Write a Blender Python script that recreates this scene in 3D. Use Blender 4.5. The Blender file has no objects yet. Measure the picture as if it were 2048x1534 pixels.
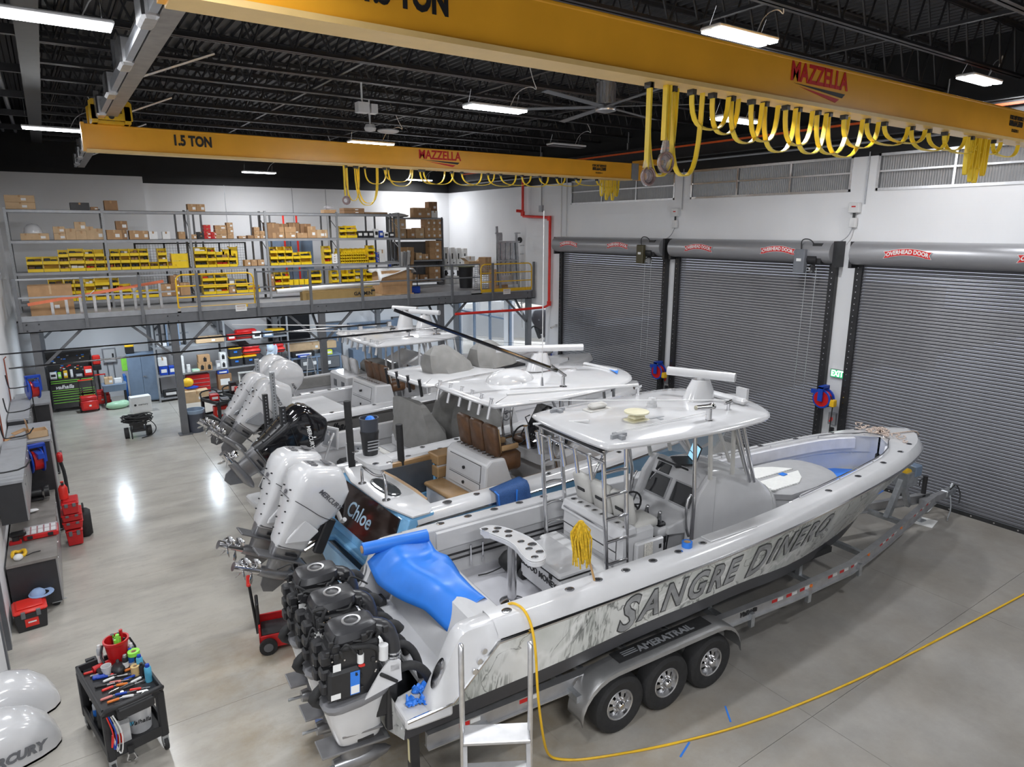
import bpy, bmesh, math, random
from mathutils import Vector, Matrix
D = bpy.data; SC = bpy.context.scene; COL = SC.collection
R = math.radians; PI = math.pi; rnd = random.Random(7)

# ---------------- camera, world, exposure ----------------
cd = D.cameras.new('camera'); cam = D.objects.new('camera', cd); COL.objects.link(cam)
cam.location = (0, 0, 6.3); cam.rotation_euler = (R(77.0), 0, R(-34.2))
cd.sensor_width = 36; cd.lens = 36*1340/2048; cd.clip_start = .05; cd.clip_end = 200
SC.camera = cam
W = D.worlds.new('World'); SC.world = W; W.use_nodes = True
bg = W.node_tree.nodes['Background']; bg.inputs[0].default_value = (.80, .88, 1, 1); bg.inputs[1].default_value = 1.6
SC.view_settings.view_transform = 'Standard'; SC.view_settings.look = 'None'
SC.view_settings.gamma = 1; SC.view_settings.use_curve_mapping = False
SC.view_settings.exposure = 0.15
LAMP_W = 165.0     # watts of every high bay light

# ---------------- materials ----------------
MATS = {}
def mat(name, rgb, rough=.5, metal=0., var=.06, scale=6., bump=0., coat=0., emit=None, alpha=1., trans=0., bscale=None):
    if name in MATS: return MATS[name]
    m = D.materials.new(name); m.use_nodes = True; MATS[name] = m
    nt = m.node_tree; N = nt.nodes; L = nt.links; b = N['Principled BSDF']
    b.inputs['Roughness'].default_value = rough; b.inputs['Metallic'].default_value = metal
    if coat: b.inputs['Coat Weight'].default_value = coat; b.inputs['Coat Roughness'].default_value = .08
    if alpha < 1: b.inputs['Alpha'].default_value = alpha
    if trans: b.inputs['Transmission Weight'].default_value = trans
    if emit: b.inputs['Emission Color'].default_value = (*emit[:3], 1); b.inputs['Emission Strength'].default_value = emit[3]
    tc = N.new('ShaderNodeTexCoord'); nz = N.new('ShaderNodeTexNoise')
    nz.inputs['Scale'].default_value = scale; nz.inputs['Detail'].default_value = 4
    L.new(tc.outputs['Object'], nz.inputs['Vector'])
    cr = N.new('ShaderNodeValToRGB'); e = cr.color_ramp.elements
    e[0].position = .3; e[1].position = .7
    e[0].color = (*[max(0, c*(1-var)) for c in rgb], 1); e[1].color = (*[min(1, c*(1+var)) for c in rgb], 1)
    L.new(nz.outputs['Fac'], cr.inputs['Fac']); L.new(cr.outputs['Color'], b.inputs['Base Color'])
    if bump:
        bp = N.new('ShaderNodeBump'); bp.inputs['Strength'].default_value = bump; bp.inputs['Distance'].default_value = .01
        if bscale:
            n2 = N.new('ShaderNodeTexNoise'); n2.inputs['Scale'].default_value = bscale
            L.new(tc.outputs['Object'], n2.inputs['Vector']); L.new(n2.outputs['Fac'], bp.inputs['Height'])
        else: L.new(nz.outputs['Fac'], bp.inputs['Height'])
        L.new(bp.outputs['Normal'], b.inputs['Normal'])
    return m

def nodes(m): return m.node_tree.nodes, m.node_tree.links, m.node_tree.nodes['Principled BSDF']

# ---------------- mesh building ----------------
def ID(): return Matrix.Identity(4)
def TR(x, y, z, rz=0, ry=0, rx=0):
    return Matrix.Translation((x, y, z)) @ Matrix.Rotation(rz, 4, 'Z') @ Matrix.Rotation(ry, 4, 'Y') @ Matrix.Rotation(rx, 4, 'X')
class MB:
    def __init__(s): s.v = []; s.f = []
    def add(s, vs, fs, M=None):
        o = len(s.v)
        s.v += [tuple(M @ Vector(v)) for v in vs] if M is not None else [tuple(v) for v in vs]
        s.f += [tuple(i+o for i in f) for f in fs]; return s
    def box(s, x0, y0, z0, x1, y1, z1, M=None, c=0):
        """box; c cuts (chamfers) all edges"""
        if x1 < x0: x0, x1 = x1, x0
        if y1 < y0: y0, y1 = y1, y0
        if z1 < z0: z0, z1 = z1, z0
        if c:
            c = min(c, (x1-x0)*.3, (y1-y0)*.3, (z1-z0)*.4)
            def ring(d, z, k):
                return [(x0+d+k, y0+d, z), (x1-d-k, y0+d, z), (x1-d, y0+d+k, z), (x1-d, y1-d-k, z), (x1-d-k, y1-d, z), (x0+d+k, y1-d, z), (x0+d, y1-d-k, z), (x0+d, y0+d+k, z)]
            rg = [ring(c, z0, c*.4), ring(0, z0+c, c), ring(0, z1-c, c), ring(c, z1, c*.4)]
            return s.loft(rg, M=M)
        v = [(x0,y0,z0),(x1,y0,z0),(x1,y1,z0),(x0,y1,z0),(x0,y0,z1),(x1,y0,z1),(x1,y1,z1),(x0,y1,z1)]
        f = [(0,3,2,1),(4,5,6,7),(0,1,5,4),(1,2,6,5),(2,3,7,6),(3,0,4,7)]
        return s.add(v, f, M)
    def loft(s, rings, cap=True, close=True, M=None):
        n = len(rings[0]); v = [p for r in rings for p in r]; f = []
        for i in range(len(rings)-1):
            for j in range(n if close else n-1):
                a, b = i*n+j, i*n+(j+1) % n
                f.append((a, b, b+n, a+n))
        if cap and close: f.append(tuple(range(n-1, -1, -1))); f.append(tuple(range((len(rings)-1)*n, len(rings)*n)))
        return s.add(v, f, M)
    def cyl(s, p0, p1, r0, r1=None, n=12, cap=True):
        r1 = r0 if r1 is None else r1
        p0, p1 = Vector(p0), Vector(p1); d = (p1-p0).normalized()
        a = d.orthogonal().normalized(); b = d.cross(a)
        rg = [[p + (a*math.cos(2*PI*k/n) + b*math.sin(2*PI*k/n))*r for k in range(n)] for p, r in ((p0, r0), (p1, r1))]
        return s.loft(rg, cap)
    def tube(s, pts, r, n=8, closed=False, sm=0):
        pts = [Vector(p) for p in pts]
        for _ in range(sm):
            q = [] if closed else [pts[0]]
            m = len(pts)
            for i in range(m if closed else m-1):
                a, b = pts[i], pts[(i+1) % m]; q += [a*.75+b*.25, a*.25+b*.75]
            pts = q if closed else q+[pts[-1]]
        if isinstance(r, (list, tuple)) and len(r) != len(pts): r = [r[min(len(r)-1, int(i*len(r)/len(pts)))] for i in range(len(pts))]
        m = len(pts); rings = []; a = None
        for i, p in enumerate(pts):
            d = (pts[(i+1) % m]-pts[i-1]) if closed else (pts[min(i+1, m-1)]-pts[max(i-1, 0)])
            if d.length < 1e-9: d = Vector((0, 0, 1))
            d.normalize()
            a = d.orthogonal() if a is None else a - d*a.dot(d)
            if a.length < 1e-6: a = d.orthogonal()
            a.normalize(); b = d.cross(a); rr = r[i] if isinstance(r, (list, tuple)) else r
            rings.append([p+(a*math.cos(2*PI*k/n)+b*math.sin(2*PI*k/n))*rr for k in range(n)])
        if closed: return s.loft(rings+[rings[0]], False)
        return s.loft(rings)
    def lathe(s, prof, n=16, M=None, cap=True):
        return s.loft([[(r*math.cos(2*PI*k/n), r*math.sin(2*PI*k/n), z) for k in range(n)] for r, z in prof], cap, M=M)
    def prism(s, poly, h0, h1, M=None, ax='y'):
        """polygon in xz (ax y), xy (ax z) or yz (ax x), swept along the axis"""
        g = {'y': lambda a, b, h: (a, h, b), 'z': lambda a, b, h: (a, b, h), 'x': lambda a, b, h: (h, a, b)}[ax]
        return s.loft([[g(a, b, h) for a, b in poly] for h in (h0, h1)], M=M)
    def grid(s, fn, nu, nv, M=None):
        v = [fn(i/nu, j/nv) for i in range(nu+1) for j in range(nv+1)]
        f = [(i*(nv+1)+j, (i+1)*(nv+1)+j, (i+1)*(nv+1)+j+1, i*(nv+1)+j+1) for i in range(nu) for j in range(nv)]
        return s.add(v, f, M)
    def ball(s, c, r, n=10, sc=(1, 1, 1), M=None):
        pr = [(max(1e-4, math.sin(PI*k/(n//2+1)))*r, -math.cos(PI*k/(n//2+1))*r) for k in range(n//2+2)]
        T = (M or ID()) @ Matrix.Translation(c) @ Matrix.Diagonal((*sc, 1))
        return s.lathe(pr, n, T)
    def ob(s, name, m, parent=None, sm=0, bev=0, sub=0, solid=0, loc=None):
        me = D.meshes.new(name); me.from_pydata([tuple(v) for v in s.v], [], s.f); me.update()
        return mesh_ob(name, me, m, parent, sm, bev, sub, solid, loc)
def fixn(me):
    b = bmesh.new(); b.from_mesh(me); bmesh.ops.recalc_face_normals(b, faces=b.faces); b.to_mesh(me); b.free()
def mesh_ob(name, me, m, parent=None, sm=0, bev=0, sub=0, solid=0, loc=None):
    fixn(me)
    if sm:
        me.polygons.foreach_set('use_smooth', [True]*len(me.polygons))
        me.set_sharp_from_angle(angle=R(sm))
    if m: me.materials.append(m)
    o = D.objects.new(name, me); COL.objects.link(o)
    if parent: o.parent = parent
    if loc: o.location = loc
    if solid: md = o.modifiers.new('solid', 'SOLIDIFY'); md.thickness = solid; md.offset = 0
    if bev: md = o.modifiers.new('bevel', 'BEVEL'); md.width = bev; md.segments = 2; md.limit_method = 'ANGLE'; md.angle_limit = R(40)
    if sub: md = o.modifiers.new('sub', 'SUBSURF'); md.levels = sub; md.render_levels = sub
    return o
def tag(o, label=None, cat=None, group=None, kind=None):
    if label: o['label'] = label
    if cat: o['category'] = cat
    if group: o['group'] = group
    if kind: o['kind'] = kind
    return o
def E(name, label=None, cat=None, loc=(0, 0, 0), rz=0, group=None, kind=None, parent=None):
    o = D.objects.new(name, None); COL.objects.link(o); o.location = loc; o.rotation_euler = (0, 0, rz); o.empty_display_size = .1
    if parent: o.parent = parent
    return tag(o, label, cat, group, kind)
def dup(o, loc=None, rz=None, label=None, parent=None, group=None):
    c = o.copy(); COL.objects.link(c)
    if parent: c.parent = parent
    if loc is not None: c.location = loc
    if rz is not None: c.rotation_euler = (0, 0, rz) if not isinstance(rz, tuple) else rz
    if label: c['label'] = label
    if group: c['group'] = group
    for k in list(o.children): dup(k, parent=c)
    return c
FONTC = {}
def text_mesh(txt, size=1., bold=0., shear=0., ext=.004, align='CENTER', sx=1.):
    cu = D.curves.new('txt', 'FONT'); cu.body = txt; cu.size = size; cu.offset = bold; cu.shear = shear
    cu.extrude = ext; cu.align_x = align; cu.align_y = 'CENTER'; cu.resolution_u = 3
    o = D.objects.new('txt', cu); COL.objects.link(o)
    bpy.context.view_layer.update()
    me = D.meshes.new_from_object(o.evaluated_get(bpy.context.evaluated_depsgraph_get()))
    D.objects.remove(o); D.curves.remove(cu)
    if sx != 1.:
        for v in me.vertices: v.co.x *= sx
    return me
def letters(txt, M, m, parent, size, name='lettering', **k):
    me = text_mesh(txt, size, **k); me.transform(M)
    return mesh_ob(name, me, m, parent)
def facing(x, y, z, n):
    """matrix that stands text upright at a point, readable from the side n points to (angle of the outward normal in the xy plane)"""
    return TR(x, y, z, n+PI/2) @ Matrix.Rotation(PI/2, 4, 'X')
ORD = ['first', 'second', 'third', 'fourth', 'fifth', 'sixth', 'seventh', 'eighth', 'ninth', 'tenth', 'eleventh', 'twelfth', 'thirteenth', 'fourteenth', 'fifteenth', 'sixteenth', 'seventeenth', 'eighteenth', 'nineteenth', 'twentieth']
def nth(i): return ORD[i] if i < 20 else '%dth' % (i+1)

# common materials
white_gel = mat('white_gelcoat', (.60, .60, .61), .16, var=.02, coat=.6)
white_mat = mat('white_matte', (.68, .68, .68), .55, var=.04)
offwhite = mat('offwhite_vinyl', (.56, .55, .52), .5, var=.04)
black_pl = mat('black_plastic', (.018, .018, .02), .42, var=.2)
black_gl = mat('black_gloss', (.01, .01, .012), .08, var=.1, coat=.5)
black_rub = mat('black_rubber', (.02, .02, .021), .7, var=.2, scale=20)
black_met = mat('black_metal', (.022, .022, .024), .38, var=.2)
steel = mat('stainless_steel', (.72, .72, .73), .14, metal=1, var=.04)
alu = mat('aluminium', (.66, .66, .67), .32, metal=1, var=.08, scale=14)
galv = mat('galvanised_steel', (.50, .52, .54), .42, metal=.85, var=.16, scale=10)
grey_met = mat('grey_painted_steel', (.135, .14, .15), .42, var=.08)
grey_lt = mat('light_grey_steel', (.34, .35, .37), .4, metal=.3, var=.08)
blue_steel = mat('blue_grey_steel', (.17, .23, .32), .4, var=.06)
crane_y = mat('crane_yellow', (.93, .44, .03), .33, var=.05, scale=2)
safe_y = mat('safety_yellow', (.80, .48, .02), .38, var=.06)
bin_y = mat('bin_yellow', (.86, .60, .015), .35, var=.05)
cable_y = mat('cable_yellow', (.85, .60, .03), .4, var=.05)
red_pl = mat('red_plastic', (.52, .012, .014), .35, var=.12)
red_br = mat('bright_red', (.72, .03, .02), .4, var=.08)
red_txt = mat('red_lettering', (.62, .015, .015), .45, var=.03)
card = mat('cardboard', (.45, .27, .135), .75, var=.12, scale=5)
card2 = mat('pale_cardboard', (.56, .39, .23), .75, var=.1, scale=5)
card3 = mat('dark_cardboard', (.30, .17, .085), .75, var=.14, scale=5)
paper = mat('white_paper', (.78, .78, .77), .7, var=.03)
blue_pl = mat('blue_plastic', (.012, .06, .42), .35, var=.1)
blue_tape = mat('blue_film', (.03, .20, .72), .38, var=.08, scale=3)
green_txt = mat('lime_green', (.28, .75, .08), .45, var=.1)
brown_lea = mat('brown_upholstery', (.105, .05, .022), .4, var=.25, scale=9)
tan_vinyl = mat('tan_vinyl', (.38, .235, .11), .5, var=.08)
grey_fab = mat('grey_canvas', (.24, .235, .225), .8, var=.1, scale=5, bump=.15, bscale=90)
glass = mat('clear_glass', (.9, .95, .95), .03, var=.01, trans=.95, alpha=.35)
screen = mat('dark_screen', (.012, .013, .016), .08, var=.1, coat=.4)
grey_upl = mat('grey_vinyl', (.36, .36, .37), .5, var=.06)
# ================= room =================
XL, XR, YB, ZC = -1.25, 16.4, 29.6, 10.2
def world_mask(m, zlim):
    pass
def wall_mat(name, zl, zx=None):
    """painted block wall: white below zl, black above (optionally another height for x below zx[0])"""
    m = mat(name, (.78, .785, .80), .6, var=.03, scale=.8); N, L, b = nodes(m)
    g = N.new('ShaderNodeNewGeometry'); sp = N.new('ShaderNodeSeparateXYZ'); L.new(g.outputs['Position'], sp.inputs[0])
    gt = N.new('ShaderNodeMath'); gt.operation = 'GREATER_THAN'; gt.inputs[1].default_value = zl; L.new(sp.outputs['Z'], gt.inputs[0])
    mx = N.new('ShaderNodeMix'); mx.data_type = 'RGBA'; old = b.inputs['Base Color'].links[0].from_socket
    L.new(gt.outputs[0], mx.inputs['Factor']); L.new(old, mx.inputs['A']); mx.inputs['B'].default_value = (.006, .006, .007, 1)
    # block courses: brick texture drives a fine relief
    cb = N.new('ShaderNodeCombineXYZ'); ad = N.new('ShaderNodeMath'); ad.operation = 'ADD'
    L.new(sp.outputs['X'], ad.inputs[0]); L.new(sp.outputs['Y'], ad.inputs[1]); L.new(ad.outputs[0], cb.inputs['X']); L.new(sp.outputs['Z'], cb.inputs['Y'])
    br = N.new('ShaderNodeTexBrick'); L.new(cb.outputs[0], br.inputs['Vector']); br.inputs['Scale'].default_value = 1
    br.inputs['Brick Width'].default_value = .4; br.inputs['Row Height'].default_value = .2; br.inputs['Mortar Size'].default_value = .006
    bp = N.new('ShaderNodeBump'); bp.inputs['Strength'].default_value = .25; bp.inputs['Distance'].default_value = .006; bp.invert = True
    L.new(br.outputs['Fac'], bp.inputs['Height']); L.new(bp.outputs['Normal'], b.inputs['Normal'])
    L.new(mx.outputs['Result'], b.inputs['Base Color'])
    return m
wm = wall_mat('painted_block_wall', 7.98); wm2 = wall_mat('painted_block_wall_left', 8.2)

# floor slabs
fm = mat('polished_concrete', (.47, .45, .42), .22, var=.1, scale=.6)
N, L, b = nodes(fm)
g = N.new('ShaderNodeNewGeometry')
def wn(scale, det=6, rough=.6, st=None):
    n = N.new('ShaderNodeTexNoise'); n.inputs['Scale'].default_value = scale; n.inputs['Detail'].default_value = det; n.inputs['Roughness'].default_value = rough
    if st:
        mp = N.new('ShaderNodeMapping'); mp.inputs['Scale'].default_value = st; L.new(g.outputs['Position'], mp.inputs[0]); L.new(mp.outputs[0], n.inputs['Vector'])
    else: L.new(g.outputs['Position'], n.inputs['Vector'])
    return n
def ramp(src, p0, c0, p1, c1):
    r = N.new('ShaderNodeValToRGB'); e = r.color_ramp.elements; e[0].position = p0; e[1].position = p1
    e[0].color = (*c0, 1); e[1].color = (*c1, 1); L.new(src, r.inputs[0]); return r.outputs[0]
def mixc(f, a, c, mode='MIX'):
    x = N.new('ShaderNodeMix'); x.data_type = 'RGBA'; x.blend_type = mode
    if isinstance(f, float): x.inputs['Factor'].default_value = f
    else: L.new(f, x.inputs['Factor'])
    for s, k in ((a, 'A'), (c, 'B')):
        if isinstance(s, tuple): x.inputs[k].default_value = (*s, 1)
        else: L.new(s, x.inputs[k])
    return x.outputs['Result']
sp = N.new('ShaderNodeSeparateXYZ'); L.new(g.outputs['Position'], sp.inputs[0])
base = ramp(wn(.55).outputs['Fac'], .3, (.42, .395, .35), .72, (.56, .53, .475))
base = mixc(ramp(wn(1.7, 8, .7, (.5, 1.6, 1)).outputs['Fac'], .45, (0, 0, 0), .8, (1, 1, 1)), base, (.36, .34, .31))
base = mixc(ramp(wn(9, 5, .7).outputs['Fac'], .58, (0, 0, 0), .8, (.5, .5, .5)), base, (.30, .285, .26))
# worn, wetted ground near the sterns and the duller lane by the doors
def lane(sock, a, c):
    mr = N.new('ShaderNodeMapRange'); mr.inputs[1].default_value = a; mr.inputs[2].default_value = c; L.new(sock, mr.inputs[0]); return mr.outputs[0]
def mul(a, c):
    x = N.new('ShaderNodeMath'); x.operation = 'MULTIPLY'
    for i, s in ((0, a), (1, c)):
        if isinstance(s, float): x.inputs[i].default_value = s
        else: L.new(s, x.inputs[i])
    return x.outputs[0]
grime = ramp(wn(.9, 7, .65).outputs['Fac'], .38, (0, 0, 0), .62, (1, 1, 1))
base = mixc(mul(grime, mul(lane(sp.outputs['Y'], 11.5, 9.), lane(sp.outputs['X'], .2, 1.6))), base, (.36, .295, .205))
dull = lane(sp.outputs['X'], 3.5, 7.5)
base = mixc(mul(dull, .82), base, ramp(wn(.8, 7, .7).outputs['Fac'], .3, (.20, .19, .178), .75, (.34, .325, .305)))
L.new(base, b.inputs['Base Color'])
rg = N.new('ShaderNodeMapRange'); L.new(dull, rg.inputs[0]); rg.inputs[3].default_value = .2; rg.inputs[4].default_value = .48
L.new(rg.outputs[0], b.inputs['Roughness'])
floor = E('floor', 'grey polished concrete floor with cut control joints', None, kind='structure')
jx = [-7, -1.6, 3.02, 7.6, 12.2, 17.2]; jy = [-6, -.5, 4.1, 8.7, 13.3, 17.9, 22.4, 27, 33]
MB().box(-7, -6, -.2, 17.2, 33, -.02).ob('subfloor', black_rub, floor)
for i in range(5):
    for j in range(8):
        MB().box(jx[i]+.003, jy[j]+.003, -.15, jx[i+1]-.003, jy[j+1]-.003, 0).ob('slab', fm, floor)
# walls
def wall(name, m, *bs):
    mb = MB()
    for q in bs: mb.box(*q)
    return tag(mb.ob(name, m), kind='structure')
wall('wall_back', wm, (3.25, YB, 0, XR+.3, YB+.3, ZC), )
wall('wall_back_pier', wm2, (XL-.3, YB-.25, 0, 3.25, YB+.3, ZC))
wall('wall_left', wm, (XL-.3, -6, 0, XL, 11.15, ZC), (XL-.3, 11.15, 2.3, XL, 12.0, ZC), (XL-.3, 12.0, 0, XL, YB, ZC), )
wall('wall_front', wm, (XL, -6.3, 0, XR+.3, -6, ZC))
wall('wall_right', wm,
     (XR, 28.95, 0, XR+.3, YB, 3.25), (XR, 24.45, 0, XR+.3, 24.78, 3.25), (XR, 20.62, 0, XR+.3, 21.7, 3.25), (XR, 20.62, 3.25, XR+.3, YB, 7.18), (XR, 20.62, 7.18, XR+.3, YB, ZC),
     (XR, 20.2, 7.18, XR+.3, 20.62, ZC), (XR, 14.75, 0, XR+.3, 15.2, 5.6), (XR, 8.95, 0, XR+.3, 9.55, 5.6), (XR, 3.1, 0, XR+.3, 3.65, 5.6), (XR, -6, 0, XR+.3, -2.3, ZC),
     (XR, -2.3, 5.6, XR+.3, 20.62, 7.18), (XR, -6, 8.02, XR+.3, 20.2, ZC),
     (XR, 14.45, 7.18, XR+.3, 15.1, 8.02), (XR, 8.8, 7.18, XR+.3, 9.42, 8.02), (XR, 3.2, 7.18, XR+.3, 3.8, 8.02))
# expansion joints and a conduit-like panel joint on the back wall
for i, x in enumerate((6.15, 8.85, 10.3)):
    tag(MB().box(x-.012, YB-.004, 3.9, x+.012, YB, 8).ob('trim_%d' % (i+1), grey_lt), kind='structure')
# left door (dark frame) near the cowls
d1 = E('door_1', kind='structure')
MB().box(XL-.12, 11.2, 0, XL+.02, 11.3, 2.25).ob('door_frame', grey_met, d1); MB().box(XL-.12, 11.85, 0, XL+.02, 11.95, 2.25).ob('door_frame', grey_met, d1)
MB().box(XL-.1, 11.3, 0, XL-.05, 11.85, 2.25).ob('door_leaf', grey_met, d1)
# small grille on the left wall, upper far end
gw = E('window_7', kind='structure')
MB().box(XL, 22.6, 4.9, XL+.04, 24.4, 5.0).box(XL, 22.6, 6.2, XL+.04, 24.4, 6.3).ob('window_frame', white_mat, gw)
for k in range(7): MB().box(XL, 22.6+k*.3, 4.9, XL+.05, 22.66+k*.3, 6.3).ob('bar', grey_lt, gw)
# ---- ceiling: ribbed deck, joists, girders
ceil = E('ceiling', kind='structure')
deck_m = mat('dark_deck', (.022, .022, .024), .45, var=.15)
joist_m = mat('dark_joist', (.030, .030, .033), .4, var=.15)
mb = MB(); p = .2; n = int(17.95/p)+1
for k in range(n):
    x = XL-.3+k*p
    for a, z0, c, z1 in ((0, 0, .06, 0), (.06, 0, .085, .05), (.085, .05, .175, .05), (.175, .05, .2, 0)):
        mb.add([(x+a, -6, ZC-.1+z0), (x+c, -6, ZC-.1+z1), (x+c, YB+.3, ZC-.1+z1), (x+a, YB+.3, ZC-.1+z0)], [(0, 1, 2, 3)])
mb.ob('roof_deck', deck_m, ceil)
MB().box(XL-.3, -6.3, ZC+.0, XR+.3, YB+.3, ZC+.1).ob('roof_slab', deck_m, ceil)
zb = 9.2
mb = MB()
for s in (-1, 1):
    mb.box(.15, s*.012, zb, XR, s*.075, zb+.012).box(.15, s*.012, zb, XR, s*.022, zb+.07)
    mb.box(.15, s*.012, ZC-.12, XR, s*.075, ZC-.1).box(.15, s*.012, ZC-.18, XR, s*.022, ZC-.1)
n = 24; w = (XR-.15)/n
for k in range(n):
    x = .15+k*w
    mb.cyl((x, 0, ZC-.13), (x+w/2, 0, zb+.03), .02, n=5); mb.cyl((x+w/2, 0, zb+.03), (x+w, 0, ZC-.13), .02, n=5); 
j0 = None
for y in (-4.2, -2, -.2, 1.4, 2.9, 4.4, 6.15, 7.6, 9.1, 10.6, 12.25, 13.85, 15.5, 17.15, 18.75, 20.5, 22.1, 23.7, 25.3, 26.9, 28.5):
    if j0 is None: j0 = mb.ob('joist', joist_m, ceil); j0.location.y = y
    else: c = dup(j0, parent=ceil); c.location.y = y
# joist girder along the left side and bridging
mb = MB(); mb.box(0, -6, zb-.05, .3, YB, zb+.03).box(0, -6, ZC-.2, .3, YB, ZC-.1)
for k in range(24): mb.cyl((.15, -6+k*1.48, zb), (.15, -6+(k+.5)*1.48, ZC-.15), .035, n=5).cyl((.15, -6+(k+.5)*1.48, ZC-.15), (.15, -6+(k+1)*1.48, zb), .035, n=5)
mb.ob('joist_girder', joist_m, ceil)
for x in (5.2, 8.4, 11.6): MB().box(x-.03, -6, zb+.05, x+.03, YB, zb+.1).ob('bridging', joist_m, ceil)
for k in range(10):
    MB().box(XL, -2+k*3.2, zb+.1, .1, -1.9+k*3.2, zb+.25).ob('outrigger', joist_m, ceil)
for x in (-.75, -.4): MB().cyl((x, -6, zb+.32), (x, YB, zb+.32), .05, n=8).ob('roof_pipe', grey_lt, ceil)
# ---- louvre windows above the doors
lv = mat('louvre_panel', (.30, .305, .31), .5, metal=.2, var=.05)
k = 0
for y0, y1 in ((15.1, 20.2), (9.42, 14.45), (3.8, 8.8), (-2.3, 3.2)):
    k += 1; wn_ = E('window_%d' % k, kind='structure')
    z0, z1 = 7.18, 8.02
    fr = MB(); fr.box(XR-.02, y0, z0, XR+.1, y1, z0+.06).box(XR-.02, y0, z1-.06, XR+.1, y1, z1).box(XR-.02, y0, z0, XR+.1, y0+.05, z1).box(XR-.02, y1-.05, z0, XR+.1, y1, z1)
    fr.ob('window_frame', alu, wn_)
    mz = (z0+z1)/2+.02; MB().box(XR+.0, y0, mz-.02, XR+.1, y1, mz+.02).ob('transom_bar', alu, wn_)
    for q in (1, 2):
        yy = y0+(y1-y0)*q/3; MB().box(XR-.01, yy-.025, z0, XR+.1, yy+.025, z1).ob('mullion', alu, wn_)
    rb = MB(); q = y0+.05; prof = []
    while q < y1-.05: prof += [(q, 0), (q+.028, .022)]; q += .056
    vs = [(XR+.04+d, y, z) for y, d in prof for z in (z0, z1)]
    rb.add(vs, [(2*i, 2*i+2, 2*i+3, 2*i+1) for i in range(len(prof)-1)]); rb.ob('ribbed_panel', lv, wn_)
# ---- roll-up doors
slat_m = mat('door_slat_grey', (.14, .14, .152), .36, metal=.35, var=.05, scale=2)
hood_m = mat('door_hood_grey', (.36, .36, .375), .33, metal=.4, var=.04, scale=2)
def banner(M, parent, w):
    """red arched ribbon with white border and white serif-like lettering"""
    h = w*.17
    def arc(u, v): return (u*w/2, v*h/2 + h*.55*(1-u*u) - h*.3, 0)
    rb = MB()
    for z, k2, m in ((0, 1.12, paper), (.004, 1.0, red_txt)):
        q = MB(); q.grid(lambda a, c: (lambda t: (t[0], t[1], z))(arc((a*2-1)*.80*(.985+.015*k2), (c*2-1)*.8*k2)), 12, 1)
        for s in (-1, 1):   # folded tails
            t = [(s*.74, -.75), (s*1.0, -.95), (s*.9, -.1), (s*1.0, .75), (s*.74, .8)]
            e = .03*(k2-1)/.12
            q.add([(x*w/2*(1+e), y*h/2*k2-h*.12, z-.001) for x, y in t], [(0, 1, 2, 3, 4)])
        q.ob('ribbon', m, parent).matrix_local = M
    me = text_mesh('OVERHEAD DOOR', h*.72, bold=.004*w, ext=.002, sx=.86)
    for v in me.vertices:
        u = v.co.x/(w/2); v.co.y += h*.55*(1-u*u)-h*.3; v.co.z += .007
    me.transform(M); mesh_ob('lettering', me, paper, parent)
dn = 0
for y0, y1, lab in ((15.2, 20.62, 'farthest'), (9.55, 14.75, 'middle'), (3.65, 8.95, 'nearest'), (-2.3, 3.1, 'out')):
    dn += 1; d = E('door_%d' % (dn+1), kind='structure')
    prof = [(0, 0), (-.012, .012), (-.02, .036), (-.012, .062), (0, .070), (.012, .070), (.012, 0)]
    s0 = None
    for k in range(74):
        if s0 is None: s0 = MB().prism([(XR-.06+a, c) for a, c in prof], y0+.06, y1-.06).ob('slat', slat_m, d); s0.location.z = .1
        else: c = dup(s0, parent=d); c.location.z = .1+k*.0755
    MB().box(XR-.09, y0+.05, 0, XR-.03, y1-.05, .09).ob('bottom_bar', black_rub, d)
    bl = None
    for k in range(int((y1-y0)/.45)):
        if bl is None: bl = MB().cyl((XR-.09, y0+.3, .05), (XR-.1, y0+.3, .05), .018, n=8).ob('bolt', steel, d)
        else: c = dup(bl, parent=d); c.location.y += k*.45
    for ya, yb in ((y0-.06, y0+.12), (y1-.12, y1+.06)):
        MB().box(XR-.14, ya, 0, XR-.02, yb, 5.5).ob('guide', black_met, d)
        bm_ = MB()
        for k in range(36): bm_.cyl((XR-.145, (ya+yb)/2, .2+k*.148), (XR-.16, (ya+yb)/2, .2+k*.148), .014, n=6)
        tag(bm_.ob('guide_bolts', steel, d), kind='stuff')
    hx, hz, hr = XR-.29, 5.73, .275
    sec = [(hx+hr*math.cos(a), hz+hr*math.sin(a)) for a in [R(t) for t in range(90, 271, 12)]]+[(XR, hz-hr), (XR, hz+hr)]
    MB().prism(sec, y0-.08, y1+.02).ob('hood', hood_m, d, sm=30)
    MB().box(hx-.1, y0-.16, hz-.36, XR, y0-.08, hz+.27).ob('end_bracket', black_met, d); MB().box(hx-.1, y1+.02, hz-.36, XR, y1+.1, hz+.27).ob('end_bracket', black_met, d)
    for yy in {1: (19.6, 17.0), 2: (13.55, 10.9), 3: (7.62, 5.0)}.get(dn, ()):
        banner(Matrix.Translation((hx-.290, yy, hz+.02)) @ Matrix(((0, 0, -1, 0), (-1, 0, 0, 0), (0, 1, 0, 0), (0, 0, 0, 1))), d, 1.02)
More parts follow.
